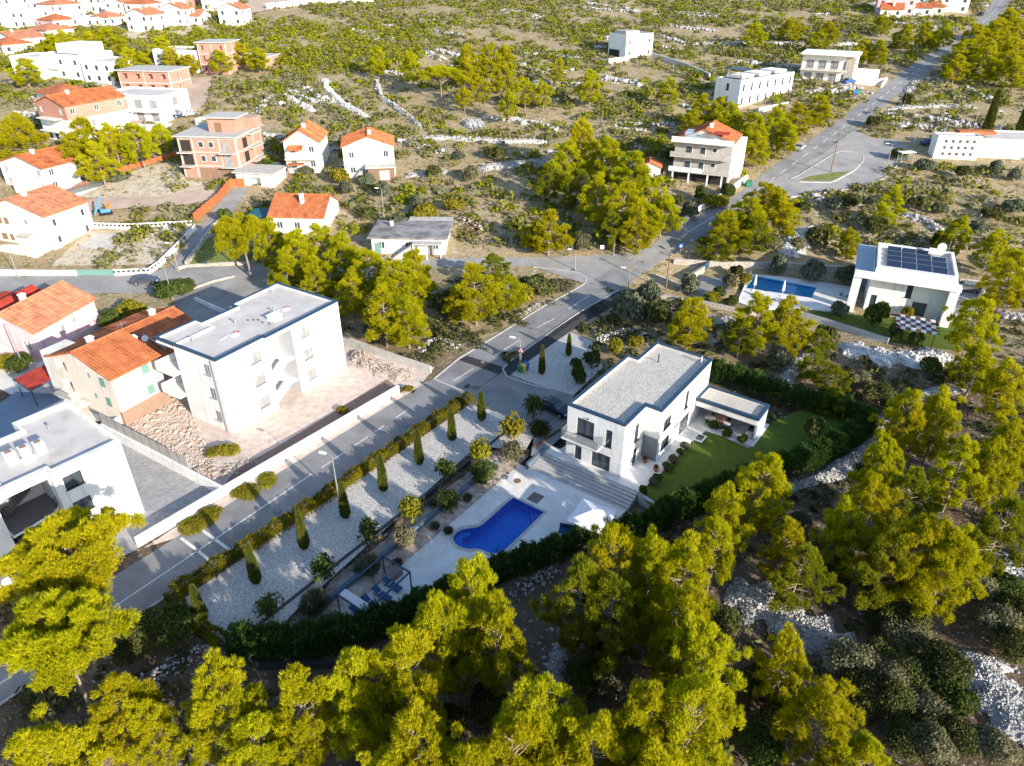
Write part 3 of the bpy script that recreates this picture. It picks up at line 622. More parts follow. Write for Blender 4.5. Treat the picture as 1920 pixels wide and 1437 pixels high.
# ------------------------------------------------------------------ building kit
def inset(poly, t):
    n = len(poly); out = []
    for i in range(n):
        a, b, c = (Vector(poly[(i+k) % n]) for k in (-1, 0, 1))
        d1 = (b-a).normalized(); d2 = (c-b).normalized(); n1 = Vector((-d1.y, d1.x)); n2 = Vector((-d2.y, d2.x))
        k = 1+n1.dot(n2); out.append(tuple(b+(n1+n2)*t/max(k, .2)))
    return out
class Bld:
    def __init__(s, name, label, O, A, z=None, cat='house', group=None, r=None):
        s.z = float(tz(*O)) if z is None else z
        s.root = thing(name, label, cat, (O[0], O[1], s.z), math.radians(A), group); s.O = O; s.A = math.radians(A)
    def w(s, x, y): return (s.O[0]+x*math.cos(s.A)-y*math.sin(s.A), s.O[1]+x*math.sin(s.A)+y*math.cos(s.A))
    def excl(s, poly, r=2.0):
        HARD.append([s.w(*p) for p in poly])
        EXCL.append(('poly', [s.w(*p) for p in inset(poly, -r)]))
    def walls(s, poly, h, m, holes={}, z0=0.0, base=1.5, name='wall', parent=None, far=False):
        n = len(poly); mb = MB(); wins = []
        H_ = {}
        for k, v in holes.items():
            if isinstance(k, tuple):
                L = (Vector(poly[(k[0]+1) % n])-Vector(poly[k[0]])).length; v = [(L-q[0]-q[2],)+tuple(q[1:]) for q in v]; k = k[0]
            H_.setdefault(k, []).extend(v)
        for i in range(n):
            p, q = Vector(poly[i]), Vector(poly[(i+1) % n]); L = (q-p).length; d = (q-p)/L; nn = Vector((d.y, -d.x)); hs = H_.get(i, [])
            xs = sorted({0.0, L, *[x for o in hs for x in (o[0], o[0]+o[2])]}); zs = sorted({-base, h, *[x for o in hs for x in (o[1], o[1]+o[3])]})
            at = lambda a, z, dp=0: (p.x+d.x*a-nn.x*dp, p.y+d.y*a-nn.y*dp, z0+z)
            for x0, x1 in zip(xs, xs[1:]):
                for za, zb in zip(zs, zs[1:]):
                    if x1-x0 < 1e-4 or zb-za < 1e-4: continue
                    cx, cz = (x0+x1)/2, (za+zb)/2
                    if any(o[0] < cx < o[0]+o[2] and o[1] < cz < o[1]+o[3] for o in hs): continue
                    mb.add([at(x0, za), at(x1, za), at(x1, zb), at(x0, zb)], [(0, 1, 2, 3)])
            for o in hs:
                a, z, ww, hh = o[:4]; st_ = o[4] if len(o) > 4 else 'win'; dp = {'open': 1.4, 'stair': 3.0, 'shut': .05, 'shutb': .05}.get(st_, .18)
                for e in (((a, z), (a+ww, z)), ((a+ww, z), (a+ww, z+hh)), ((a+ww, z+hh), (a, z+hh)), ((a, z+hh), (a, z))):
                    (a0, b0), (a1, b1) = e
                    mb.add([at(a0, b0), at(a0, b0, dp), at(a1, b1, dp), at(a1, b1)], [(0, 1, 2, 3)])
                if st_ == 'open': mb.add([at(a, z, dp), at(a+ww, z, dp), at(a+ww, z+hh, dp), at(a, z+hh, dp)], [(0, 1, 2, 3)])
                wins.append((p, d, nn, o, st_))
        par = s.root if parent is None else parent
        wo = mb.build(name, M[m], par)
        for p, d, nn, o, st_ in wins: s.window(par, p, d, nn, o, st_, z0, far)
        return wo
    def window(s, par, p, d, nn, o, st_, z0, far):
        a, z, ww, hh = o[:4]
        if st_ in ('open', 'stair'): return
        c = p+d*(a+ww/2); ax = ((d.x, d.y, 0), (nn.x, nn.y, 0), (0, 0, 1)); cz = z0+z+hh/2
        q = lambda da, dn, dz: (c.x+d.x*da+nn.x*dn, c.y+d.y*da+nn.y*dn, cz+dz)
        if st_ in ('shut', 'shutb'):
            so = MB().obox(q(0, .0, 0), ax, (ww/2-.02, .05, hh/2-.02)).build('shutter', M['shutter' if st_ == 'shut' else 'shutterbrown'], par)
            if not far:
                mb = MB()
                for k in range(int(hh/.22)): mb.obox(q(0, .055, -hh/2+.14+k*.22), ax, (ww/2-.1, .02, .03))
                mb.obox(q(0, .06, 0), ax, (.03, .02, hh/2-.05)); mb.build('slats', M['shutter' if st_ == 'shut' else 'shutterbrown'], so)
            return
        fm = 'darkmetal' if st_ in ('dark', 'door') else ('galv' if st_ == 'grey' else 'whiteplastic')
        gm = 'curtain' if st_ in ('grey', 'curt') else 'glass'
        t = .06
        if far:
            fo = MB().obox(q(0, -.10, 0), ax, (ww/2, .05, hh/2)).build('window', M[gm], par); return
        mb = MB()
        for sg_ in (-1, 1):
            mb.obox(q(sg_*(ww/2-t/2), -.1, 0), ax, (t/2, .05, hh/2)); mb.obox(q(0, -.1, sg_*(hh/2-t/2)), ax, (ww/2-t, .05, t/2))
        if ww > .95: mb.obox(q(0, -.1, 0), ax, (t*.6, .05, hh/2-t))
        fo = mb.build('window', M[fm], par)
        MB().obox(q(0, -.13, 0), ax, (ww/2-t, .015, hh/2-t)).build('pane', M[gm], fo)
        if z > .5: MB().obox(q(0, .03, -hh/2-.035), ax, (ww/2+.08, .1, .035)).build('sill', M['concrete' if fm == 'whiteplastic' else fm], fo)
    def flat(s, poly, h, par=.45, t=.28, m='white', deck='roofgrey', cop=None, coph=.1, drop=.0, name='roof'):
        n = len(poly); inn = inset(poly, t)
        mb = MB(); mb.add([(*p, h-par) for p in inset(poly, t*.5)], [tuple(range(n))]); ro = mb.build(name, M[deck], s.root)
        mb = MB(); e = inset(poly, .012)
        for i in range(n):
            j = (i+1) % n
            mb.add([(*e[i], h), (*e[j], h), (*inn[j], h), (*inn[i], h), (*inn[j], h-par-.1), (*inn[i], h-par-.1)], [(0, 1, 2, 3), (3, 2, 4, 5)])
        mb.build('parapet', M[m], ro)
        if cop:
            o1 = inset(poly, -.07); i1 = inset(poly, t+.04); mb = MB()
            for i in range(n):
                j = (i+1) % n
                mb.add([(*o1[i], h+.04), (*o1[j], h+.04), (*i1[j], h+.04), (*i1[i], h+.04), (*o1[i], h-coph), (*o1[j], h-coph), (*i1[j], h-.03), (*i1[i], h-.03)], [(0, 1, 2, 3), (4, 5, 1, 0), (3, 2, 6, 7)])
            mb.build('coping', M[cop], ro)
        return ro
    def gable(s, x0, x1, y0, y1, ze, zr, axis='x', ov=.35, m='tile', wallm=None, t=.2, chim=None, name='roof', ends=True, ribs=True):
        if axis == 'x':
            ym = (y0+y1)/2; k = (zr-ze)/(ym-y0)
            A = [(x0-ov, y0-ov, ze-ov*k), (x1+ov, y0-ov, ze-ov*k), (x1+ov, ym, zr), (x0-ov, ym, zr)]
            B = [(x1+ov, y1+ov, ze-ov*k), (x0-ov, y1+ov, ze-ov*k), (x0-ov, ym, zr), (x1+ov, ym, zr)]
            G = [[(x0, y1, ze), (x0, y0, ze), (x0, ym, zr-.02)], [(x1, y0, ze), (x1, y1, ze), (x1, ym, zr-.02)]]; R = [(x0-ov, ym, zr+.03), (x1+ov, ym, zr+.03)]
        else:
            xm = (x0+x1)/2; k = (zr-ze)/(xm-x0)
            A = [(x0-ov, y1+ov, ze-ov*k), (x0-ov, y0-ov, ze-ov*k), (xm, y0-ov, zr), (xm, y1+ov, zr)]
            B = [(x1+ov, y0-ov, ze-ov*k), (x1+ov, y1+ov, ze-ov*k), (xm, y1+ov, zr), (xm, y0-ov, zr)]
            G = [[(x0, y0, ze), (x1, y0, ze), (xm, y0, zr-.02)], [(x1, y1, ze), (x0, y1, ze), (xm, y1, zr-.02)]]; R = [(xm, y0-ov, zr+.03), (xm, y1+ov, zr+.03)]
        up = lambda q: [(a, b, c+t) for a, b, c in q]
        mm = MB().slab(up(A), t*.8).slab(up(B), t*.8); ro = mm.build(name, M[m], s.root)
        MB().tube([(a, b, c+t) for a, b, c in R], .11, 6).build('ridge_tiles', M[m], ro)
        if ribs:
            rb = MB()
            for q in (A, B):
                q0, q1, q2, q3 = (Vector(p)+Vector((0, 0, t)) for p in q); n = int((q1-q0).length/.31)
                for k in range(n):
                    e0, e1 = q0.lerp(q1, (k+.22)/n), q0.lerp(q1, (k+.78)/n); f0, f1 = q3.lerp(q2, (k+.22)/n), q3.lerp(q2, (k+.78)/n); em, fm_ = (e0+e1)/2+Vector((0, 0, .09)), (f0+f1)/2+Vector((0, 0, .09))
                    rb.add([e0, em, e1, f1, fm_, f0], [(0, 1, 4, 5), (1, 2, 3, 4), (0, 2, 1)])
            ro_ = rb.build('tile_rows', M[m], ro); ro_['kind'] = 'stuff'
        if wallm and ends:
            [MB().add(q, [(0, 1, 2)]).build('gable_wall', M[wallm], s.root) for q in G]
        if chim:
            for cx, cy, hh in chim:
                c = MB().box(cx-.32, cx+.32, cy-.32, cy+.32, zr-1.6, zr+hh).box(cx-.4, cx+.4, cy-.4, cy+.4, zr+hh+.002, zr+hh+.12).build('chimney', M['whiteplastic'], ro)
        return ro
    def hip(s, x0, x1, y0, y1, ze, zr, ov=.4, m='tile', t=.2, name='roof'):
        x0 -= ov; x1 += ov; y0 -= ov; y1 += ov; W, D = x1-x0, y1-y0
        if W >= D: r0, r1 = (x0+D/2, y0+D/2, zr), (x1-D/2, y0+D/2, zr)
        else: r0, r1 = (x0+W/2, y0+W/2, zr), (x0+W/2, y1-W/2, zr)
        c = [(x0, y0, ze), (x1, y0, ze), (x1, y1, ze), (x0, y1, ze)]; mb = MB()
        if W >= D: fs = [[c[0], c[1], r1, r0], [c[1], c[2], r1], [c[2], c[3], r0, r1], [c[3], c[0], r0]]
        else: fs = [[c[0], c[1], r0], [c[1], c[2], r1, r0], [c[2], c[3], r1], [c[3], c[0], r0, r1]]
        for f in fs: mb.slab([(a, b, z+t) for a, b, z in f], t*.8)
        ro = mb.build(name, M[m], s.root)
        return ro
    def box(s, name, x0, x1, y0, y1, z0, z1, m, parent=None):
        return MB().box(x0, x1, y0, y1, z0, z1).build(name, M[m], s.root if parent is None else parent)
    def rail(s, name, pts, z, h=1.0, m='darkmetal', step=.14):
        mb = MB(); tube = mb.tube
        for a, b in zip(pts, pts[1:]):
            a, b = Vector(a), Vector(b); za, zb = (z, z) if not hasattr(z, '__len__') else z
            tube([(*a, za+h), (*b, zb+h)], .03, 4); tube([(*a, za+.1), (*b, zb+.1)], .02, 4); n = max(2, int((b-a).length/step))
            for k in range(n+1):
                c = a.lerp(b, k/n); zz = za+(zb-za)*k/n; mb.tube([(*c, zz), (*c, zz+h)], .012, 3, False)
        return mb.build(name, M[m], s.root)
def rect(x0, x1, y0, y1): return [(x0, y0), (x1, y0), (x1, y1), (x0, y1)]     # edges: 0 right facade, 1 far end, 2 back, 3 left facade
def grid_wins(L, storeys, ncol, w=1.1, h=1.3, z0=1.0, sh=2.9, st='win', m0=1.2):
    out = []
    for k in range(storeys):
        for c in range(ncol):
            x = m0+(L-2*m0-w)*(c/(ncol-1) if ncol > 1 else .5); out.append((x, z0+k*sh, w, h, st))
    return out

# ------------------------------------------------------------------ white apartment block
b = Bld('apartment_block', 'white three storey apartment block with open stairwell on stony lot', (-32.7, 68.3), 58.5, 0, 'apartment block')
poly = [(0, 0), (6.75, 0), (6.75, -.35), (18.8, -.35), (18.8, 10.9), (10.75, 10.6), (10.75, 9.5), (5.75, 9.5), (5.75, 7.4), (0, 7.4)]
hl = {0: [(4.35, z, 1.6, 1.4, 'grey') for z in (1.0, 4.1, 7.1)], 2: [(0.05, .0, 4.0, 9.25, 'stair')]+[(5.2, z, 1.5, 1.4, 'grey') for z in (1.2, 4.2, 7.3)],
      (9, 'r'): [(1.45, z, 1.1, 1.35, 'grey') for z in (1.2, 4.3, 7.4)]}
b.walls(poly, 9.8, 'white', hl); b.excl(poly)
rp = [(0, 0), (6.75, 0), (6.75, -.35), (18.8, -.35), (19.0, 10.9), (10.75, 10.6), (10.75, 9.5), (5.75, 9.5), (5.75, 10.7), (0.0, 10.7)]
ro = b.flat(rp, 9.85, .35, .3, 'white', 'roofgrey', 'navy', .14)
for k in range(3):
    z = k*3.05
    sl = b.box('balcony', -.9, 5.6, 7.45, 10.6, z+2.75-3.05+.05, z+.05, 'white') if k else None
    if k:
        b.box('balcony_parapet', -.9, -.75, 7.45, 10.6, z+.052, z+.95, 'white', sl); b.box('balcony_parapet', -.75, 5.6, 10.45, 10.6, z+.052, z+.95, 'white', sl)
b.box('roof_fascia', .02, 5.7, 7.42, 10.65, 9.2, 9.44, 'white')
for k in range(2):                                             # stair flights in the open stairwell
    z = .4+k*3.1; st_ = MB()
    for i in range(9):
        st_.box(7.2+i*.27, 7.2+(i+1)*.27, .1, 1.25, z+i*.17, z+(i+1)*.17+.12)
    st_.build('stair_flight', M['white'], b.root)
    st_ = MB()
    for i in range(9): st_.box(9.6-i*.27, 9.6-(i-1)*.27, 1.3, 2.4, z+1.53+i*.17, z+1.53+(i+1)*.17+.12)
    st_.build('stair_flight', M['white'], b.root)
    b.box('landing', 9.65, 10.75, .1, 2.6, z+1.45, z+1.65, 'white'); b.box('landing', 6.85, 7.2, .1, 2.6, z+2.95, z+3.1, 'white')
b.box('stairwell_back_wall', 6.8, 10.8, 2.64, 2.75, 0, 9.24, 'stairshade'); b.box('stairwell_side_wall', 10.70, 10.795, -.3, 2.62, .01, 9.23, 'stairshade'); b.box('stairwell_side_wall', 6.805, 6.85, -.3, 2.62, .01, 9.23, 'stairshade'); b.box('stair_window', 8.2, 9.3, 2.55, 2.62, 7.3, 8.5, 'curtain')
MB().tube([(-.1, .75, 9.6), (-.1, .75, .1)], .06).build('drainpipe', M['galv'], b.root)
for x, y in ((2.1, 6.6), (12.6, 4.6), (7.9, 6.2), (16.8, 9.6)): MB().lathe([(.1, 9.5), (.1, 10.0), (.16, 10.02), (.16, 10.1)], 8, (x, y, 0)).build('vent_pipe', M['galv'], ro)
hb = MB().box(10.6, 11.9, 2.4, 3.6, 9.5, 10.05).build('roof_hatch', M['whiteplastic'], ro); MB().box(10.5, 12.0, 2.3, 3.7, 10.052, 10.12).build('hatch_lid', M['whiteplastic'], hb)
for x, y in ((5.2, 3.4), (13.4, 3.6)):
    MB().box(x, x+.9, y, y+.5, 9.5, 9.7).build('roof_plinth', M['whiteplastic'], ro); MB().tube([(x+1, y+.2, 9.6), (x+1.3, y+.5, 9.6), (x+1.0, y+.9, 9.6)], .05).build('cable_loop', M['red'], ro); MB().tube([(x-1.4, y+.6, 9.57), (x-.2, y+.8, 9.57), (x+.4, y+.9, 9.57)], .04).build('cable', M['whiteplastic'], ro)
for x, y in ((9.2, 5.4), (9.6, 4.9), (9.9, 4.4), (9.7, 3.4), (9.9, 2.4)): MB().lathe([(.07, 9.5), (.07, 9.7)], 6, (x, y, 0)).build('vent_pipe', M['darkmetal'], ro)

# ------------------------------------------------------------------ central villa
b = Bld('villa', 'white two storey villa with gravel roof and navy coping beside the pool', VO, 54, 0, 'villa')
poly = [(0, 0), (4.7, 0), (4.7, -1.85), (18.4, -1.75), (18.6, 5.6), (13.45, 5.6), (13.45, 6.95), (0, 6.95)]
hl = {0: [(2.5, 3.1, .9, 2.2, 'dark'), (2.6, .02, .8, 2.1, 'door')],
      2: [(1.0, 3.6, 1.9, 1.25, 'dark'), (.9, .95, 2.0, 1.2, 'dark'), (6.6, 3.4, .9, 2.3, 'dark'), (5.9, .02, 2.6, 2.2, 'door')],
      (7, 'r'): [(3.6, 3.45, 2.1, 2.1, 'dark'), (1.4, 3.3, .75, 2.1, 'dark'), (4.95, .05, .85, 1.8, 'door'), (1.4, .05, 2.25, 2.0, 'door')]}
b.walls(poly, 6.75, 'white', hl); b.excl(poly, 3)
MB().add([(4.69, -.02, 0), (4.69, -1.84, 0), (4.69, -1.84, 3.0), (4.69, -.02, 3.0)], [(0, 3, 2, 1)]).build('slate_panel', M['slate'], b.root)
ro = b.flat(poly, 6.8, .4, .3, 'offwhite', 'roofgravel', 'navy', .18)
bal = b.box('balcony', -1.25, -.02, 2.4, 6.9, 2.98, 3.2, 'white')
b.box('soffit', -1.2, -.05, 2.5, 6.85, 2.9, 2.975, 'navy', bal)
for q in (((-1.2, 2.45), (-1.2, 6.85)), ((-1.2, 2.45), (-.03, 2.45)), ((-1.2, 6.85), (-.03, 6.85))):
    (xa, ya), (xb, yb) = q; MB().box(min(xa, xb)-.012, max(xa, xb)+.012, min(ya, yb)-.012, max(ya, yb)+.012, 3.203, 4.2).build('glass_panel', M['glassclear'], bal)
    MB().tube([(xa, ya, 4.22), (xb, yb, 4.22)], .03, 5).build('handrail', M['galv'], bal)
MB().tube([(14.6, 3.4, 6.4), (14.6, 3.4, 7.5)], .08).build('flue', M['darkmetal'], ro)
for k in range(3): MB().tube([(17.2+k*.2, -.9+k*.05, 6.4), (17.2+k*.2, -.9+k*.05, 7.3)], .05, 5).build('flue', M['whiteplastic'], ro)
for x, y in ((.25, .35), (4.9, -1.6), (.3, 6.6), (18.1, 5.2), (13.2, 6.6)): MB().tube([(x, y, 6.8), (x, y, 7.1)], .015, 4).build('lightning_rod', M['galv'], ro)
for z in (2.35, 5.75): MB().box(-.14, -.02, 4.3, 4.5, z, z+.12).build('wall_lamp', M['darkmetal'], b.root)
aw = MB().slab([(8.6, -1.86, 2.55), (8.6, -3.1, 2.45), (10.2, -3.1, 2.45), (10.2, -1.86, 2.55)][::-1], .05).build('door_canopy', M['glassclear'], b.root)
for y in (8.7, 10.1): MB().tube([(y, -1.86, 3.1), (y, -3.0, 2.5)], .02, 4).build('canopy_rod', M['galv'], aw)
bn = b.box('side_roof_edge', 2.0, 12.5, 7.0, 7.9, 3.0, 3.25, 'navy')
# covered dining area joined to the villa
an = thing('dining_pavilion', 'flat roofed dining pavilion with navy edge attached to the villa', 'pavilion', (VO[0], VO[1], 0), VA)
q = rect(14.75, 18.3, -9.35, -1.85)
bb = Bld.__new__(Bld); bb.root = an; bb.O = VO; bb.A = VA; bb.z = 0
bb.flat(q, 3.25, .25, .3, 'offwhite', 'roofgravel', 'navy', .3)
bb.box('fascia', 14.8, 15.0, -9.3, -1.9, 2.2, 2.93, 'white'); bb.box('end_wall', 15.0, 18.25, -9.33, -9.05, 0.002, 2.93, 'bluegrey'); bb.box('back_wall', 18.0, 18.24, -9.0, -1.9, .002, 2.93, 'white'); bb.box('ceiling', 15.0, 18.0, -9.0, -1.9, 2.6, 2.75, 'wood2')
for k in range(5): bb.box('partition_slat', 14.95+.12, 15.25, -5.4+k*.22, -5.28+k*.22, .002, 2.2, 'wood')
# ------------------------------------------------------------------ front left house
b = Bld('white_roof_house', 'white flat roofed house with three air conditioners at the left edge', (-37.0, 54.6), 52, 0, 'house')
poly = [(-24, 0), (-10.75, 0), (-10.75, .8), (-6.3, .8), (-6.3, 0), (0, 0), (0, 11), (-5.1, 11), (-5.1, 9), (-24, 9)]
hl = {4: [(.75, z, 1.6, 1.4, 'dark') for z in (.5, 3.5, 6.45)], 2: [(.02, .3, 4.4, 7.6, 'stair')], 0: [(9.5, z, 1.5, 1.4, 'dark') for z in (.8, 3.9)]}
b.walls(poly, 8.95, 'white', hl); b.excl(poly)
ro = b.flat(poly, 9.0, .4, .32, 'white', 'roofgrey')
b.box('stairwell_back_wall', -10.74, -6.32, 3.65, 3.8, .0, 7.95, 'stairshade'); b.box('stairwell_side_wall', -6.4, -6.32, .85, 3.64, .0, 7.9, 'stairshade'); b.box('stairwell_side_wall', -10.74, -10.68, .85, 3.64, .0, 7.9, 'stairshade')
for z in (1.9, 4.9):
    fl = MB().prism([(-10.7, -.5), (-6.9, .1), (-6.32, .85), (-6.32, 3.6), (-10.7, 3.6)], z-.2, z).build('stair_landing', M['white'], b.root)
    MB().prism([(-10.6, -.4), (-6.9, .15), (-6.4, .9), (-6.4, 3.5), (-10.6, 3.5)], z+.002, z+.03).build('landing_floor', M['greybox'], fl)
    b.rail('railing', [(-10.7, -.45), (-6.95, .12), (-6.38, .85)], z, 1.0, 'darkmetal', .16)
    mb = MB()
    for i in range(10): mb.box(-10.4+i*.28, -10.12+i*.28, 2.4, 3.5, z+i*.17, z+.17+i*.17)
    mb.build('stair_flight', M['greybox'], b.root); b.rail('stair_railing', [(-10.4, 2.35), (-7.6, 2.35)], (z+.1, z+1.8), .95, 'darkmetal', .16)
for k, (x, y) in enumerate(((-7.9, 5.0), (-6.75, 4.8), (-5.6, 4.6))):
    ac = MB().box(x, x+.82, y-.35, y+.45, 8.62, 9.6).build('air_conditioner', M['whiteplastic'], ro); MB().lathe([(.3, 9.602), (.3, 9.65), (.24, 9.66)], 14, (x+.41, y+.05, 0)).build('fan_grille', M['tanplinth'], ac)
MB().box(-7.0, -5.9, 3.6, 4.1, 8.65, 8.95).build('duct_box', M['whiteplastic'], ro)
for x, y in ((-3.2, 7.5), (-9.6, 1.6)): MB().lathe([(.09, 8.6), (.09, 9.1), (.15, 9.12), (.15, 9.2)], 8, (x, y, 0)).build('vent_pipe', M['galv'], ro)
# ------------------------------------------------------------------ cream house, its red roofed half, carport
b = Bld('cream_house', 'cream two storey house with bright orange roof and green shutters', (-45.9, 69.8), 62, 0, 'house')
poly = rect(0, 6.3, 0, 11.0)
hl = {0: [(3.9, 5.1, .95, 1.2, 'shut'), (3.85, 2.3, .95, 1.2, 'shut')], (3, 'r'): [(1.4, 5.0, .9, 1.2, 'shut'), (1.4, 2.3, .9, 1.2, 'shut'), (3.9, 5.6, .35, .7, 'shut'), (3.9, 2.8, .35, .7, 'shut'), (8.4, 5.2, 2.0, 1.3, 'open'), (8.4, 2.3, 2.0, 1.5, 'open')]}
b.walls(poly, 6.5, 'cream', hl); b.excl(rect(-2, 17, -2, 14))
b.gable(0, 6.3, 0, 11.6, 6.5, 8.5, 'x', .3, 'tile', 'cream', chim=[(2.6, 6.3, .7)])
b.box('plinth', -.03, 6.35, -.04, 0.3, -1.5, 2.0, 'tanplinth'); b.box('balcony', -1.3, -.02, 7.5, 11, 2.0, 2.2, 'offwhite'); b.rail('railing', [(-1.3, 7.5), (-1.3, 11)], 2.2, 1.0)
b.box('roof_terrace_wall', 0.1, 3.5, 11.02, 13.2, 0, 6.9, 'offwhite'); b.box('porch_roof', -3.0, -.3, 5.2, 8.6, 1.9, 2.05, 'offwhite')
for x, y in ((-2.9, 5.3), (-2.9, 8.5)): MB().tube([(x, y, -.5), (x, y, 1.9)], .05).build('porch_post', M['wood'], b.root)
b.box('terrace', -4, -.1, 4, 12, -1, .3, 'offwhite')
b = Bld('red_roof_house', 'pink house half with dark red tiled roof behind the cream house', (-45.9, 69.8), 62, 0, 'house')
b.walls(rect(6.35, 16.6, 4.0, 17.6), 3.8, 'pinkwall', {0: [(1.2, 2.2, 1.3, 1.2, 'dark'), (3.5, .3, 1.2, 2.1, 'dark')]}); ro = b.gable(6.6, 17.4, 4.0, 17.8, 3.8, 5.9, 'x', .25, 'tile', 'pinkwall', chim=[(14.4, 11.2, .9)])
MB().box(6.32, 6.5, 4.0, 9.0, 3.9, 6.6).build('party_wall', M['whiteplastic'], ro)
MB().slab([(10.5, 4.5, 4.4), (10.7, 4.5, 4.4), (10.7, 8.6, 5.65), (10.5, 8.6, 5.65)], .3).build('flashing', M['galv'], ro)
for x, y, z in ((8.4, 7.0, 6.4), (9.2, 6.2, 6.1)):
    ds = MB().lathe([(.05, 0), (.28, .05), (.42, .16)], 14).build('satellite_dish', M['whiteplastic'], ro); ds.location = (x, y, z); ds.rotation_euler = (math.radians(75), 0, math.radians(-20))
    MB().tube([(x, y+.1, z-1.2), (x, y+.1, z)], .03, 5).build('dish_mast', M['galv'], ro)
mb = MB().tube([(8.6, 9.2, 5.4), (8.6, 9.2, 8.0)], .03, 5)
for k in range(5): mb.tube([(8.0+k*.3, 8.8, 7.7), (8.0+k*.3, 9.6, 7.7)], .015, 4)
mb.tube([(7.9, 9.2, 7.7), (9.4, 9.2, 7.7)], .02, 4); mb.build('antenna', M['galv'], ro)
b = Bld('carport', 'carport with sloping red sheet roof on posts beside the cream house', (-45.9, 69.8), 62, 0, 'carport')
MB().slab([(-2.3, 13.7, 2.4), (1.3, 13.7, 2.5), (2.6, 17.7, 2.7), (-1.8, 17.8, 2.6)], .12).build('roof', M['tile_red'], b.root)
for x, y in ((-2.2, 13.8), (1.2, 13.8), (2.4, 17.5), (-1.7, 17.6)): MB().tube([(x, y, -.2), (x, y, 2.4)], .06).build('post', M['bluemetal'], b.root)
MB().tube([(-2.3, 13.65, 2.35), (1.3, 13.65, 2.45)], .08, 5).tube([(-2.35, 13.7, 2.35), (-1.85, 17.8, 2.5)], .08, 5).build('gutter', M['bluemetal'], b.root)
# ------------------------------------------------------------------ pink house
b = Bld('pink_house', 'pink house with large orange roof at the left edge', (-64.2, 85.3), 77, 0, 'house')
b.walls(rect(0, 11.2, .2, 9.2), 4.6, 'pinkwall', {0: [(4.3, 2.6, .8, .9, 'curt'), (6.6, 2.9, .7, .7, 'curt'), (1.0, .1, 1.0, 1.3, 'curt'), (10.2, .3, .6, .6, 'dark')], (3, 'r'): [(1.3, 1.6, 1.2, 1.5, 'curt')]}); b.excl(rect(-4, 14, -1, 16))
b.gable(0, 11.2, 0.2, 9.4, 4.6, 6.8, 'x', .35, 'tile_pale', 'pinkwall', chim=[(4.6, 5.2, .9)])
b.box('stone_plinth', 3.5, 11.25, .08, .5, -1, .9, 'stonewall'); b.box('entrance_steps', -1.6, .4, -.9, .15, -.5, .5, 'offwhite')
b = Bld('red_awning_house', 'low house with dark red roof behind the pink house', (-64.2, 85.3), 77, 0, 'house')
b.walls(rect(-2, 13, 9.8, 15.5), 3.3, 'offwhite'); b.gable(-2, 13, 9.8, 15.6, 3.3, 4.6, 'x', .3, 'tile_red', 'offwhite')
b.box('pergola_roof', 7.5, 14.2, 15.7, 19.5, 2.6, 2.8, 'tile_red')
for x, y in ((7.7, 19.3), (14, 19.3), (14, 15.9)): MB().tube([(x, y, 0), (x, y, 2.6)], .08).build('post', M['darkmetal'], b.root)
# ------------------------------------------------------------------ solar villa
b = Bld('solar_villa', 'white cubic villa with roof solar panels and a deep portal frame', SO, 155, 0, 'villa')
F = lambda x0, x1, y0, y1: rect(x0, x1, y0, y1)
# local x runs to the left, -y towards the hill: facade looks along +y
poly = [(.9, -11.5), (11.4, -11.5), (11.4, -1.5), (.9, -1.5)]
b.walls(poly, 6.9, 'white', {2: [(11.4-6.25, 3.0, .85, 2.1, 'dark'), (11.4-4.9, .3, 2.0, 2.2, 'door'), (11.4-10.8, .2, .85, 2.4, 'dark')]}, base=1.5); b.excl(rect(-2, 32, -16, 6))
up = [(.2, -12.0), (11.2, -12.0), (11.2, -.6), (.2, -.6)]
b.walls(up, 7.6, 'white', {}, z0=0, base=-6.3, name='upper_wall'); ro = b.flat(up, 7.65, .55, .45, 'white', 'roofgrey')
b.box('portal_roof', -.5, 14.0, -.55, .9, 5.9, 6.6, 'white'); b.box('portal_pillar', 12.8, 14.0, -.6, .6, -1, 5.9, 'white'); b.box('portal_pillar', -.4, .85, -9, .6, -1, 5.9, 'white'); b.box('side_roof', 11.25, 14.0, -14, -.56, 6.0, 6.3, 'bluegrey'); b.box('fascia_edge', 11.26, 14.02, -14.02, -.62, 6.31, 6.56, 'white') if False else None
b.box('rear_wing', 11.45, 13.5, -13.5, -11, -1, 6.0, 'bluegrey')
pn = 0
for i in range(4):
    for j in range(4):
        if i == 0 and j == 0: continue
        x, y = 1.5+i*2.1, -10.6+j*2.3
        sp_ = MB().slab([(x, y+.5, 7.35), (x+2.0, y+.5, 7.35), (x+2.0, y+2.1, 7.75), (x, y+2.1, 7.75)] if False else [(x, y, 7.72), (x+1.98, y, 7.72), (x+1.98, y+1.75, 7.25), (x, y+1.75, 7.25)], .05).build('solar_panel', M['solar'], ro)
        mb = MB(); mb.tube([(x+.02, y, 7.75), (x+.02, y+1.75, 7.28)], .035, 4).tube([(x, y, 7.75), (x+1.98, y, 7.75)], .02, 4); mb.build('panel_frame', M['galv'], sp_)
tk = MB().lathe([(.55, 0), (.55, 2.0)], 14).build('water_tank', M['whiteplastic'], ro); tk.location = (2.0, -9.8, 8.0); tk.rotation_euler = (0, math.radians(90), 0)
ds = MB().lathe([(.06, 0), (.4, .08), (.65, .26)], 16).build('satellite_dish', M['whiteplastic'], ro); ds.location = (2.2, -10.6, 8.6); ds.rotation_euler = (math.radians(-65), 0, math.radians(-10))
MB().tube([(1.2, -11.3, 7.2), (1.2, -11.3, 9.6)], .03, 5).build('antenna', M['galv'], ro)
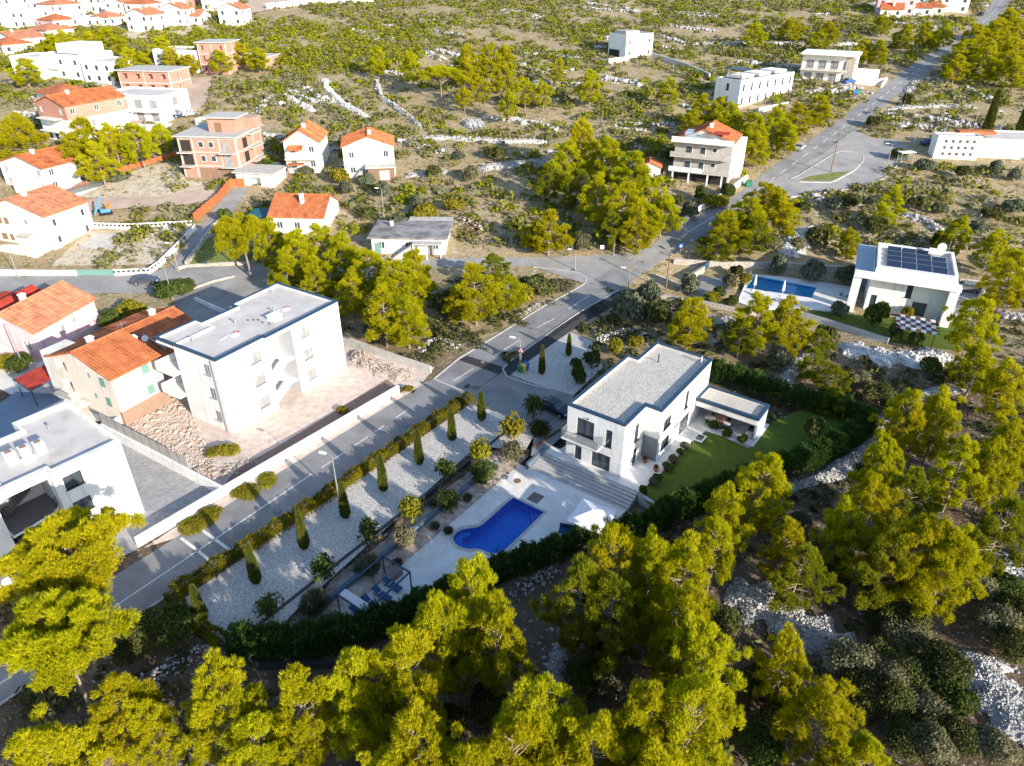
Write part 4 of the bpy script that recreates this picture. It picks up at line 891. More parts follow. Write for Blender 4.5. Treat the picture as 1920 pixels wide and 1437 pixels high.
# slatted timber pergola with white panels
pg = Bld('timber_pergola', 'timber pergola with white and brown checkered slat roof below the solar villa', SO, 155, 0, 'pergola')
for x in (2.2, 7.3):
    for y in (5.2, 9.2): MB().box(x-.06, x+.06, y-.06, y+.06, -.2, 2.45).build('post', M['wood'], pg.root)
for j in range(5):
    y = 5.1+j*1.05
    MB().box(1.6, 7.9, y-.05, y+.05, 2.46, 2.6).build('beam', M['wood'], pg.root)
for j in range(5):
    for i in range(8):
        y = 4.65+j*1.05; x = 2.1+i*.66
        MB().box(x, x+.62, y, y+.98, 2.605, 2.64).build('roof_board' if (i+j) % 2 else 'canvas_panel', M['wood' if (i+j) % 2 else 'whitefab'], pg.root)
# its pool and garden walls
pl = [S(*p) for p in [(17.2, -10.8), (17.6, -7.3), (28.6, -5.2), (30.4, -12.0)]]
pool2 = [P(u, v, .3).to_2d() for u, v in UPOOL]
dk2 = [P(u, v, .3).to_2d() for u, v in [(1408, 514), (1470, 519), (1600, 538), (1592, 588), (1510, 578), (1420, 578), (1384, 567)]]
holed('upper_pool_terrace', 'white paved terrace around the turquoise pool', dk2, pool2, .3, M['terrace'], 'terrace')
EXCL.append(('poly', [P(u, v, 0).to_2d() for u, v in [(1250, 490), (1620, 490), (1860, 500), (1840, 660), (1500, 640), (1300, 570), (1240, 560)]]))
po = thing('turquoise_pool', 'turquoise pool on the terrace beside the solar villa', 'swimming pool')
vs = [(p[0], p[1], .3) for p in pool2]+[(p[0], p[1], -.25) for p in pool2]
MB().add(vs, [(i, (i+1) % 4, 4+(i+1) % 4, 4+i) for i in range(4)]+[(4, 5, 6, 7)]).build('basin', M['pooltile2'], po)
MB().add([(p[0], p[1], .16) for p in pool2], [(3, 2, 1, 0)]).build('water', M['water2'], po)
e0, e1 = Vector(pool2[1]), Vector(pool2[2]); di = (Vector(pool2[0])-e0).normalized()
for k in range(3):
    q = [e0+di*(.05), e0+di*(.5*(3-k)), e1+di*(.5*(3-k)), e1+di*.05]; MB().prism([tuple(p) for p in q], -.249, -.15+.1*k).build('pool_step', M['pooltile2'], po)
mb = MB(); mb.prism([tuple(p) for p in dk2][::-1], -1.2, .29); 
wall('upper_terrace_front_wall', 'white edge wall of the turquoise pool terrace', W2([(1592, 590), (1510, 580), (1420, 580), (1384, 569), (1408, 512)], 0), .32, .3, 'white', 0)
wall('stone_retaining_wall', 'pale stone block wall below the garden of the solar villa', W2([(1490, 592), (1560, 612), (1664, 645)], 0), .9, .4, 'paleblock', 0, base=1.5)
wall('garden_front_wall', 'long pale garden wall in front of the yellow pines by the turquoise pool', W2([(1185, 553), (1300, 568), (1390, 588), (1490, 600)], 0), .7, .4, 'stonewall', 0)
wall('rear_stone_wall', 'rubble stone wall behind the turquoise pool', W2([(1262, 500), (1340, 505), (1480, 508), (1620, 518)], 0), 1.5, .5, 'stonewall', 0)
wall('entrance_stone_wall', 'short stone wall beside the dark gate by the junction', W2([(1290, 530), (1318, 512)], 0), 1.3, .5, 'stonewall', 0)
wall('parking_stone_wall', 'stone wall behind the parked grey car', W2([(1796, 535), (1848, 540), (1834, 565)], 0), 1.3, .4, 'stonewall', 0)
wall('sliding_gate', 'dark slatted sliding gate of the solar villa', W2([(1318, 512), (1338, 498)], 0), 1.6, .08, 'bluemetal', 0, 'gate')
sheet('solar_driveway', 'pale paved driveway inside the dark gate', [(1290, 535), (1330, 500), (1380, 505), (1372, 545), (1340, 560), (1310, 552)], 'asphalt_old', .05, 0.0, cat='driveway')
sheet('solar_parking', 'pale brick paved parking space beside the solar villa', [(1790, 545), (1850, 545), (1830, 590), (1780, 592)], 'paver', .05, 0.0, cat='paving')
sheet('solar_lawn', 'green lawn strip in front of the solar villa', [(1510, 580), (1600, 590), (1780, 605), (1830, 600), (1800, 660), (1660, 640), (1560, 610)], 'lawn', .04, 0.0, cat='lawn')
sheet('solar_entrance', 'asphalt apron in front of the dark gate', [(1190, 545), (1235, 505), (1325, 500), (1300, 548)], 'asphalt', .055, 0.0, cat='driveway')
# ------------------------------------------------------------------ houses further up the slope
def fh(name, label, u, v, A, W, D, st, roof='flat', wm='white', rm='tile', wr=2, wl=2, ww=1.1, wh=1.3, sty='win', par=.4, rise=1.8, far=True, z0=1.0, sh=2.9, cat='house', dz=0.0, extra=None, cop=None, base=3.0, deck='roofgrey', ov=.4):
    p = P(u, v); b = Bld(name, label, (p.x, p.y), A, p.z+dz, cat)
    h = st*sh+(.5 if roof == 'flat' else .1); q = rect(0, W, 0, D); hl = {}
    if wr: hl[0] = grid_wins(W, st, wr, ww, wh, z0, sh, sty)
    if wl: hl[(3, 'r')] = grid_wins(D, st, wl, ww, wh, z0, sh, sty)
    b.walls(q, h, wm, hl, far=far, base=base); b.excl(q, 1.5); b.h = h
    if roof == 'flat': b.roof = b.flat(q, h+.03, par, .3, wm if wm != 'brick' else 'concrete', deck, cop)
    elif roof == 'slab': b.roof = b.box('roof', -.6, W+.6, -.6, D+.6, h, h+.25, 'concrete')
    elif roof == 'hip': b.roof = b.hip(0, W, 0, D, h, h+rise, ov, rm)
    else: b.roof = b.gable(0, W, 0, D, h, h+rise, 'x' if roof == 'gx' else 'y', ov, rm, wm, chim=[(W*.3, D*.45, .7)], ribs=not far)
    return b
def frame_bands(b, W, D, h, st, sh=2.9, cols=3):
    """pale concrete floor bands and columns of an unfinished brick shell"""
    for k in range(1, st+1): b.box('floor_band', -.05, W+.05, -.05, D+.05, k*sh-.2, k*sh+.05, 'concrete')
    for i in range(cols):
        x = i*(W-.3)/(cols-1); b.box('column', x, x+.3, -.04, .2, -1, h, 'concrete')
        y = i*(D-.3)/(cols-1); b.box('column', -.04, .2, y, y+.3, -1, h, 'concrete')
# shack with weathered flat roof
b = fh('flat_roof_cottage', 'low white cottage with weathered grey concrete roof below the scrub', 835, 478, 88, 8.5, 13.2, 1, 'none' if False else 'slab', 'white', wr=1, wl=3, far=False)
b.roof.data.materials[0] = mat('weathered_roof', (.30, .29, .29), (.13, .125, .125), .35, .95, .2, 10, detail=9, lo=.4, hi=.62)
b.box('rear_roof', 8.7, 12, -.3, 8, 2.9, 3.15, 'concrete'); b.box('rear_wing', 8.6, 11.8, 0, 7.8, -1, 2.88, 'offwhite'); b.box('porch_roof', -2.4, -.62, .3, 5.5, 2.6, 2.75, 'concrete')
mb = MB()
for i in range(9): mb.box(-2.0, -.9, 5.6+i*.4, 6.0+i*.4, -.8, 2.3-i*.28)
mb.build('outdoor_stairs', M['concrete'], b.root); b.box('door', -.06, -.01, 2.0, 3.2, 0, 2.1, 'curtain'); b.box('green_door', -.06, -.01, 11.6, 12.7, 0, 2.1, 'shutter'); b.box('chimney', 5.8, 6.4, 10.2, 10.8, 3.16, 4.2, 'concrete')
for y in (.4, 2.9, 5.3): b.box('porch_post', -2.3, -2.1, y, y+.18, -1, 2.6, 'white')
# orange roofed cottage with teal awning
b = fh('orange_roof_cottage', 'white cottage with plain orange tiled roof beside the teal awning', 609, 440, 86, 10.5, 10.2, 1, 'gy', 'white', 'tile_y', wr=1, wl=3, rise=2.6, far=False, sh=3.2)
b.box('teal_awning', 1.5, 6.5, 11.3, 15.5, 2.6, 2.75, 'teal'); b.box('annex', 0, 5.5, 11.02, 15.3, -1, 1.4, 'bluegrey')
for y in (13, 15.4):
    for x in (1.6, 6.4): MB().tube([(x, y, 0), (x, y, 2.6)], .05).build('awning_post', M['teal'], b.root)
# two gabled white houses
b = fh('white_gable_house', 'tall white house with red gable roof beside the scrub', 742, 330, 100, 9.5, 10.8, 2, 'gx', 'white', 'tile', wr=2, wl=2, rise=2.0, far=False, sh=3.2)
b.box('garage', -3.2, -.05, .2, 5.8, -1, 2.6, 'wood2'); b.box('garage_roof', -3.6, -.05, -.1, 6.4, 2.62, 2.85, 'concrete'); MB().box(-3.26, -3.22, 1.4, 3.4, .1, 2.0).build('garage_window', M['whiteplastic'], b.root)
b.box('balcony', -1.3, -.05, 8.2, 10.8, 2.9, 3.1, 'offwhite'); b.rail('railing', [(-1.3, 8.2), (-1.3, 10.8)], 3.1, 1, 'whiteplastic', .3)
mb = MB()
for i in range(10): mb.box(-1.2, -.1, 6.0+i*.3-.1, 6.3+i*.3, -.5, 3.0-i*.3)
mb.build('outdoor_stairs', M['concrete'], b.root)
b = fh('pink_roof_gable_house', 'narrow white house with faded red gable roof and stacked balconies', 604, 322, 92, 10, 7.6, 2, 'gx', 'offwhite', 'tile', wr=3, wl=2, rise=2.4, far=False, sh=3.2, sty='win')
MB().slab([(-1.6, 3.4, 5.0), (-.02, 3.4, 5.8), (-.02, 6.6, 5.8), (-1.6, 6.6, 5.0)][::-1], .12).build('porch_roof', M['tile'], b.root)
for z in (.1, 2.9): bl = b.box('balcony', -1.6, -.03, .2, 7.4, z, z+.2, 'offwhite'); b.rail('railing', [(-1.55, .25), (-1.55, 7.4)], z+.2, .9, 'whiteplastic', .3)
b.box('ground_porch', -3.4, -1.7, 3.2, 6.6, 2.2, 2.4, 'tile')
for y in (3.3, 6.5): b.box('porch_post', -3.3, -3.15, y, y+.15, -1, 2.2, 'wood')
# unfinished brick block
b = fh('brick_shell', 'unfinished red brick apartment shell with concrete roof slab and stair tower', 455, 337, 84, 13, 13, 3, 'slab', 'brick', wr=0, wl=0, base=2)
for k in range(1, 4): b.box('floor_band', -.06, 13.06, -.06, 13.06, k*2.9-.28, k*2.9-.02, 'concrete')
for y in (0, 3.6, 9.6, 12.7): b.box('column', -.04, .1, y, y+.3, -1, 8.7, 'concrete')
for x in (0.2, 4.2, 8.4, 12.7): b.box('column', x, x+.3, -.04, .1, -1, 8.7, 'concrete')
for k in (1, 2):
    for y, w_ in ((5.0, 1.1), (7.3, 1.1)): wn_ = b.box('window', -.08, .02, y, y+w_, k*2.9+.8, k*2.9+2.1, 'whiteplastic'); b.box('pane', -.1, -.081, y+.08, y+w_-.08, k*2.9+.9, k*2.9+2.0, 'glass', wn_)
    wn_ = b.box('balcony_door', -.08, .02, 1.4, 3.2, k*2.9+.05, k*2.9+2.2, 'curtain')
    b.box('balcony', -1.6, -.07, .2, 3.6, k*2.9-.2, k*2.9, 'concrete'); b.box('balcony', -1.6, -.07, 9.9, 12.9, k*2.9-.2, k*2.9, 'concrete')
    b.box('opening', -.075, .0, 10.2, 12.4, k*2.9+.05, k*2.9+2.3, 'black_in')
for y in (1.0, 3.1, 5.2, 7.3): b.box('shop_door', -.08, .02, y, y+1.9, .05, 2.3, 'shutterbrown')
b.box('stair_tower', 4.0, 9.0, 1.5, 7.5, 8.96, 12.0, 'brick'); b.box('tower_roof', 3.2, 9.6, .5, 8.4, 12.0, 12.25, 'concrete'); b.box('tower_door', 3.92, 3.99, 4.5, 6.0, 9.0, 11.0, 'wood2'); b.box('rear_tower', 9.2, 12.6, -.8, 2.5, 8.96, 11.2, 'brick')
for k in range(3): b.box('rear_opening', 3.2, 5.2, -.08, .0, k*2.9+.1, k*2.9+2.2, 'black_in'); b.box('side_slab', 5.5, 11, -1.3, -.05, k*2.9+2.7-.2, k*2.9+2.7, 'concrete')
# left edge houses
b = fh('cream_villa', 'pale cream house with weathered brown tiled roof above the street at left', 105, 470, 72, 9.5, 15, 2, 'gx', 'cream', 'tile_old', wr=2, wl=0, rise=2.4, far=False, sh=3.1, ww=.8)
for z in (.9, 4.0):
    for y in (9.2, 10.8): b.box('shutter', -.06, .0, y, y+(.9 if y < 10 else 1.3), z, z+1.2, 'shutterbrown')
b.box('small_window', -.05, 0, 4.6, 5.2, 4.4, 5.2, 'curtain'); b.box('door_canopy', -1.4, -.02, 3.8, 6.4, 2.5, 2.65, 'concrete')
b.box('terrace', -3.4, -.05, 1, 14, -1, .3, 'offwhite')
b = fh('red_hip_house', 'white house with red tiled roofs and long glazed terrace at the left edge', 95, 365, 66, 10, 13.5, 2, 'gx', 'white', 'tile', wr=2, wl=2, rise=1.9, sh=2.6, far=False)
b.box('terrace', -1, 14, -6.2, -.1, -1.5, .6, 'white'); b.box('glass_screen', -1, 13.8, -6.3, -6.22, .6, 2.2, 'glassclear'); b.box('low_roof', 7, 11.5, -3.5, -.1, 3.0, 3.2, 'tile_red'); b.box('skylight', 2.5, 3.6, 1.0, 2.4, 5.9, 6.0, 'tile_red')
b.box('garden_room', -2.6, -.05, 3, 7, -1, 2.4, 'white')
b = fh('brick_upper_house', 'half finished house with orange roof, bare brick upper floor and pale ground floors', 142, 272, 62, 16, 11, 3, 'gx', 'brick', 'tile', wr=3, wl=2, rise=1.8, far=False)
b.box('plaster_base', -.08, 16.08, -.08, 11.08, -2, 5.6, 'white')
for x in (1.5, 5.5): b.box('window', x, x+1.2, -.14, -.082, 3.4, 4.8, 'curtain')
b.box('balcony', -2.2, -.1, 2, 9, 2.9, 3.1, 'offwhite'); b.box('balcony', -2.2, -.1, 2, 9, 5.7, 5.9, 'offwhite')
for y in (2.5, 5.5, 8): b.box('window', -.14, -.085, y, y+1.1, .8, 2.4, 'glass')
b = fh('double_red_roof_house', 'low white house with two orange roofs in front of the white cubes', 110, 205, 50, 11, 13, 1, 'hip', 'offwhite', 'tile', wr=2, wl=2, rise=2, sh=3)
b.box('front_wall', -3, 12, -5, -4.7, -2, 1.2, 'white')
b = fh('modern_white_villa', 'modern white villa with long overhanging slabs and large windows', 310, 232, 78, 12, 17.5, 2, 'flat', 'white', wr=1, wl=4, ww=2.2, wh=1.9, z0=.6, sh=3.1, sty='grey', far=False)
b.box('overhang', -1.8, -.05, 8, 18.5, 2.9, 3.3, 'white'); b.box('overhang', -1.8, -.05, -.5, 6.5, 2.9, 3.3, 'white'); b.box('overhang', -2.0, -.3, 9, 18.5, 6.7, 7.05, 'white'); b.box('pool_terrace', -6, -.05, -2, 17, -2.5, .1, 'white'); b.box('side_wall', 0, 9, -9, -8.7, -1, 1.6, 'greywall')
b = fh('brick_villa_shell', 'unfinished brick villa shell with flat slabs behind the modern white villa', 325, 177, 80, 10, 16, 2, 'slab', 'brick', wr=1, wl=4, ww=1.6, sty='open', far=False)
frame_bands(b, 10, 16, 5.9, 2)
b.box('lower_wall', -3, 0, -1, 17, -2, .6, 'white')
b = fh('white_cube_house', 'plain white cube house at the left edge', 82, 150, 74, 10, 10.5, 2, 'flat', 'white', wr=1, wl=0)
b = fh('white_stepped_house', 'large white stepped house with corner balconies', 158, 152, 70, 13, 15, 2, 'flat', 'white', wr=2, wl=3, sh=3.3)
b.box('upper_floor', 3, 12, 2, 11, 7.0, 9.6, 'white'); b.box('balcony', -1.2, -.05, 8, 15, 3.0, 3.3, 'white')
b = fh('white_box_house', 'smaller white box house with evenly spaced windows', 217, 160, 72, 11, 11, 2, 'flat', 'white', wr=2, wl=3)
b = fh('long_white_building', 'long low white building beside the brick tower', 378, 137, 76, 10, 16, 2, 'flat', 'white', wr=0, wl=4, sty='curt')
b.box('side_wing', 2, 9, -7, -.05, -2, 4.6, 'white')
b = fh('brick_tower_shell', 'square unfinished brick tower with pale concrete frame', 432, 140, 84, 9, 9, 3, 'slab', 'brick', wr=1, wl=2, ww=.7, sty='open', far=False)
frame_bands(b, 9, 9, 8.8, 3)
b = fh('low_brick_shell', 'low unfinished brick wing right of the brick tower', 500, 128, 80, 9, 12, 1, 'slab', 'brick', wr=1, wl=3, sty='open', far=False)
frame_bands(b, 9, 12, 3.2, 1)
b = fh('white_shed', 'small white garage with concrete roof beside the brick shell', 515, 352, 80, 6, 8.5, 1, 'slab', 'white', wr=0, wl=1, ww=2.6, wh=1.8, z0=.1, sty='open', sh=2.7, far=False)
# far village, top left
vill = [  # u, v, A, W, D, storeys, roof, wall, roof material, label
    (40, 55, 70, 14, 12, 2, 'flat', 'white', 'tile', 'white flat roofed house in the far left corner of the village'),
    (112, 42, 66, 12, 11, 2, 'hip', 'white', 'tile_pale', 'white house with pale red hip roof high in the far village'),
    (103, 56, 62, 10, 10, 1, 'hip', 'pinkwall', 'tile', 'lilac house with orange roof in the far village'),
    (92, 76, 60, 10, 11, 1, 'hip', 'white', 'tile_pale', 'white bungalow with orange hip roof in front of the lilac house'),
    (184, 26, 74, 10, 11, 3, 'flat', 'white', 'tile', 'tall white three storey house in the far village'),
    (222, 16, 76, 11, 9, 2, 'gx', 'white', 'tile', 'white house with orange gable right of the tall white house'),
    (178, 52, 70, 10, 11, 1, 'flat', 'white', 'tile', 'low white flat house in the middle of the far village'),
    (206, 50, 66, 8, 9, 1, 'hip', 'white', 'tile_pale', 'small white house with steep orange roof in the far village'),
    (268, 13, 78, 9, 12, 2, 'gy', 'brick', 'tile', 'long brick house at the upper edge of the village'),
    (280, 40, 74, 9, 10, 2, 'hip', 'offwhite', 'tile', 'house with bright orange hip roof in the far village'),
    (283, 62, 72, 9, 10, 2, 'gx', 'white', 'tile_pale', 'white gabled house at the meadow edge'),
    (312, 44, 78, 9, 10, 1, 'gy', 'offwhite', 'tile_pale', 'low house with orange veranda roof by the meadow'),
    (348, 50, 80, 8, 10, 2, 'gx', 'white', 'tile_pale', 'white gabled house right of the veranda house'),
    (377, 47, 80, 8, 8, 1, 'gy', 'white', 'tile_pale', 'tiny white house with orange roof at the meadow end'),
    (428, 22, 82, 10, 11, 3, 'flat', 'white', 'tile', 'white modern stacked house by the far road'),
    (456, 50, 84, 9, 9, 2, 'gx', 'white', 'tile_pale', 'lone white gabled house at the scrub edge'),
    (366, 16, 80, 8, 9, 2, 'flat', 'brick', 'tile', 'orange brick house with terrace in the far village'),
    (30, 92, 60, 11, 12, 1, 'gx', 'white', 'tile_pale', 'white house with pale red roof at the left picture edge'),
    (10, 104, 58, 10, 10, 1, 'hip', 'offwhite', 'tile', 'orange roof half cut by the left picture edge'),
    (60, 20, 66, 10, 10, 2, 'hip', 'white', 'tile_pale', 'white house with pale roof at the top left'),
    (135, 8, 70, 10, 10, 2, 'hip', 'white', 'tile_pale', 'orange roofed house touching the top edge at left'),
    (235, 36, 70, 9, 9, 2, 'gx', 'white', 'tile_pale', 'white house between the orange hip roofs'),
    (330, 22, 76, 9, 9, 2, 'flat', 'white', 'tile', 'white cube in front of the orange brick house'),
    (12, 28, 64, 11, 11, 2, 'gx', 'white', 'tile_pale', 'white gabled house at the extreme top left')]
for u, v, A, W, D, st_, rf, wm, rm, lab in vill: fh('village_house', lab, u, v, A, W, D, st_, rf, wm, rm, wr=2, wl=2, cat='house').root['group'] = 'houses of the far village'
wall('village_wall', 'long white wall along the far road', W2([(500, 18), (570, 10), (700, 4)]), 2.2, .5, 'white')
# houses on the right
b = fh('hilltop_villa', 'white villa standing alone in the scrub with walled terrace', 1172, 112, 35, 12, 8.5, 2, 'flat', 'white', wr=2, wl=0, sh=3.4, far=False, ww=.9)
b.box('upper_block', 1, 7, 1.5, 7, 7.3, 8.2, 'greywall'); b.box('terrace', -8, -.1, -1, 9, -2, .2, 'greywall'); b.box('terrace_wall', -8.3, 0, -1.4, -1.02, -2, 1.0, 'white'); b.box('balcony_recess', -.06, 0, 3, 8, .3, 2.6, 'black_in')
wall('hilltop_ramp_wall', 'long pale ramp wall leading down from the lone villa', W2([(1222, 108), (1290, 130), (1330, 148)]), 1.5, .5, 'concrete')
b = fh('white_terrace_row', 'long white flat roofed terrace of houses with roof decks', 1382, 204, 40, 26, 8, 2, 'flat', 'white', wr=7, wl=1, ww=.9, wh=1.7, sh=3.3, sty='dark', far=False)
for x in (2.5, 10.5, 18.5): b.box('roof_deck_wall', x, x+5.5, 1.5, 6.5, 7.2, 7.9, 'white')
b.box('sun_canopy', 1.0, 5.5, 1.0, 6.0, 9.4, 9.5, 'bluemetal')
for x in (1.1, 5.3):
    for y in (1.2, 5.8): MB().tube([(x, y, 7.1), (x, y, 9.4)], .06).build('canopy_post', M['bluemetal'], b.root)
b.box('garden_wall', 1, 30, -6.2, -5.9, -2, .9, 'white')
for k in range(3): b.box('garden_fence', 9+k*6, 14+k*6, -3.2, -3.1, -1, 1.4, 'darkmetal')
b = fh('white_glass_villa', 'white villa with wide roof and glazed balconies at the bend', 1596, 158, 62, 9, 15, 2, 'flat', 'white', wr=0, wl=4, ww=2.2, wh=2.2, z0=.3, sh=3.5, sty='grey', far=False)
b.box('roof_slab', -2.2, 9.3, -.5, 15.5, 7.55, 8.0, 'white'); b.box('balcony', -2.0, -.05, 2, 15, 3.3, 3.55, 'offwhite'); b.rail('railing', [(-2, 2), (-2, 15)], 3.55, 1.0, 'darkmetal', .4); b.box('stone_face', -.07, 0, 0.2, 2.6, 0, 7.0, 'stonewall'); b.box('annex', 1, 7, -6.5, -.05, -2, 3.6, 'white'); b.box('terrace', -6, -.1, 0, 17, -2.5, .1, 'offwhite'); b.rail('fence', [(-6, 0), (-6, 17)], .1, 1.2, 'darkmetal', .3)
wall('bend_parking_wall', 'low white wall round the parking at the bend', W2([(1625, 160), (1662, 152), (1652, 165)]), 1.0, .4, 'white')
b = fh('red_roof_apartment_house', 'grey four storey house with orange tiled roof and long balconies above the road', 1363, 350, 66, 9.5, 12, 3, 'gy' if False else 'gx', 'offwhite', 'tile', wr=0, wl=0, rise=2.3, sh=3.1, far=False, dz=-.5)
b.root.children[1].hide_render = False
b.box('grey_front', -.08, .0, 0, 12, 0, 9.2, 'greywall')
for k in (1, 2):
    z = k*3.1
    bl = b.box('balcony', -1.7, -.09, -.3, 12.6, z-.2, z, 'concrete'); b.box('balcony_parapet', -1.7, -1.55, 5.5, 12.6, z+.002, z+.9, 'greywall' if k == 2 else 'whiteplastic', bl)
    for y, w_, hh in ((3.0, 1.1, 1.0), (5.4, 1.3, 2.0), (8.2, 1.5, 2.0)): wn_ = b.box('window', -.14, -.082, y, y+w_, z+(1 if hh < 1.5 else .05), z+(1 if hh < 1.5 else .05)+hh, 'whiteplastic'); b.box('pane', -.16, -.142, y+.12, y+w_-.12, z+(1.1 if hh < 1.5 else .2), z+(.9 if hh < 1.5 else -.1)+hh, 'glass', wn_)
b.box('attic_terrace', -1.8, -.09, -.3, 12.6, 9.1, 9.3, 'white'); b.box('attic_parapet', -1.8, -1.6, -.3, 12.6, 9.302, 10.2, 'white'); b.box('red_awning', -1.5, 1.5, 1.0, 5.5, 11.2, 11.3, 'tile_red')
b.box('dormer', -.4, 3.0, 7.2, 10.2, 9.4, 11.0, 'bluegrey'); b.box('stair_wing', 5, 9, -1.6, -.02, -1, 9.2, 'white'); b.box('window', 2.0, 3.0, -.1, 0, 4, 8.4, 'greywall')
for y in (1, 4, 8, 11.5): b.box('ground_pillar', -1.6, -1.3, y, y+.3, -1, 2.9, 'white')
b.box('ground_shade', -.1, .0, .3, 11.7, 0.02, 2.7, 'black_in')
wall('garden_wall_by_road', 'white garden wall with metal gate along the upper road', W2([(1275, 425), (1310, 398), (1345, 378), (1400, 338)]), 1.2, .35, 'white')
b = fh('school_block', 'white block with square perforated holes and long low wing', 1856, 305, 5, 1.2, 14, 2, 'flat', 'white', wr=0, wl=0, sh=2.6, dz=-.6) if False else None
p = P(1748, 297); b = Bld('perforated_white_building', 'long low white building with perforated screen wall and green window', (p.x, p.y), -8, p.z-.5, 'building')
hl = {0: [(1.6+1.5*i, 1.2+1.4*j, .75, .75, 'open') for i in range(5) for j in range(3)]}
b.walls(rect(0, 9.5, 0, 3.5), 5.6, 'white', hl); b.flat(rect(0, 9.5, 0, 3.5), 5.63, .2, .25, 'white', 'roofgrey'); b.excl(rect(-3, 40, -3, 16))
b.walls(rect(9.55, 38, 2.0, 12), 4.8, 'white', {0: [(13, 1.6, 3.2, 2.0, 'shut')]}, name='wing_wall', far=True); b.flat(rect(9.55, 38, 2.0, 12), 4.85, .3, .3, 'white', 'roofgrey', name='wing_roof'); b.box('red_rooflight', 6, 14, 4.2, 7, 5.2, 5.9, 'tile'); b.box('end_wall', 27, 27.4, -4, 2, -2, 4, 'greywall')
# far right cluster
for u, v, A, W, D, st_, rf, wm, rm, lab in [(1712, 30, 70, 10, 14, 2, 'gx', 'pinkwall', 'tile', 'pink house with orange annex roof near the top right'),
    (1745, 32, 64, 9, 9, 1, 'hip', 'white', 'tile', 'low house with orange hip roof right of the pink house'),
    (1768, 30, 60, 11, 9, 1, 'hip', 'offwhite', 'tile', 'orange roofed bungalow beside the far road'),
    (1812, 26, 60, 9, 10, 2, 'gx', 'white', 'tile', 'white house with orange gable at the road near the top edge'),
    (1735, 8, 66, 10, 10, 2, 'gx', 'white', 'tile', 'orange roof peeking behind the pink house'),
    (1790, 4, 66, 10, 10, 2, 'hip', 'white', 'tile', 'orange hip roof touching the top edge at right'),
    (1690, 34, 70, 6, 8, 1, 'gy', 'white', 'tile', 'small white annex with orange roof left of the pink house')]:
    fh('hillside_house', lab, u, v, A, W, D, st_, rf, wm, rm, wr=2, wl=2).root['group'] = 'houses by the far road'
p = P(1237, 335); b = Bld('garden_shed', 'small shed with orange roof behind the big pine clump', (p.x, p.y), 80, p.z, 'shed'); b.walls(rect(0, 4, 0, 5), 2.3, 'offwhite'); b.gable(0, 4, 0, 5, 2.3, 3.3, 'x', .3, 'tile', 'offwhite')
# walls, balustrades and fences on the left
wall('street_front_wall', 'low white wall with balustrade along the street at left', W2([(-40, 516), (95, 517), (145, 517)]), 1.0, .3, 'white')
def balus(name, label, pts, h=1.1):
    P2 = [Vector(p) for p in pts]; t = thing(name, label, 'balustrade')
    wall('base', None, pts, .45, .3, 'white', parent=t); i = 0
    for a, b in zip(P2, P2[1:]):
        n = max(2, int((b-a).length/.75))
        for k in range(n):
            c = a.lerp(b, (k+.5)/n); z = float(tz(c.x, c.y)); MB().lathe([(.09, .44), (.15, .6), (.08, .9)], 6, (c.x, c.y, z)).build('baluster', M['white'], t)
        c = (a+b)/2; d = (b-a).normalized(); za, zb = float(tz(*a)), float(tz(*b)); mb = MB(); mb.tube([(*a, za+.97), (*b, zb+.97)], .13, 6); mb.build('handrail', M['white'], t)
balus('street_balustrade', 'white balustrade along the street below the dry lot', W2([(215, 517), (280, 514), (300, 500), (330, 470), (368, 430)]))
balus('field_balustrade', 'white balustrade at the upper side of the dry lot', W2([(172, 428), (240, 430), (362, 424)]))
wall('green_gate', 'pale green sheet gate in the street wall', W2([(147, 517), (213, 517)]), 1.1, .12, 'shutter', cat='gate')
def rfence(name, label, pts, n, h=1.3, m='rust'):
    t = thing(name, label, 'fence'); R_ = resample([Vector(p) for p in pts], n+1)
    for a, b in zip(R_, R_[1:]):
        d = (b-a).normalized(); c = (a+b)/2; z = float(tz(*c)); q = Vector((-d.y, d.x)); MB().obox((c.x, c.y, z+h/2), ((d.x, d.y, 0), (q.x, q.y, 0), (0, 0, 1)), ((b-a).length/2-.05, .04, h/2)).build('fence_panel', M[m], t)
rfence('rust_fence', 'rust red panel fence beside the alley', W2([(365, 418), (385, 400), (410, 380), (432, 352), (460, 350)]), 12, 1.8)
rfence('long_rust_fence', 'long low rust red fence across the slope left of the brick shell', W2([(115, 372), (150, 355), (235, 320), (300, 302), (330, 292)]), 18, 1.0)
wall('alley_wall', 'grey stone wall on the near side of the alley', W2([(350, 500), (400, 430), (418, 415)]), .9, .4, 'stonewall')
wall('island_wall', 'low stone wall round the shrub island at the street corner', W2([(335, 552), (400, 530), (440, 520)]), .4, .35, 'stonewall')
wall('corner_stone_wall', 'low stone wall at the green corner plot', W2([(330, 508), (350, 502), (420, 498), (470, 496)]), .6, .35, 'stonewall')
wall('yard_wall', 'white wall of the small yard behind the apartment block', W2([(368, 568), (440, 600)], 0), 1.0, .25, 'white', 0)
sheet('corner_grass', 'green overgrown corner plot beside the alley', [(345, 496), (372, 460), (430, 425), (470, 440), (470, 494), (400, 496)], 'verge', .12, cat='grass')
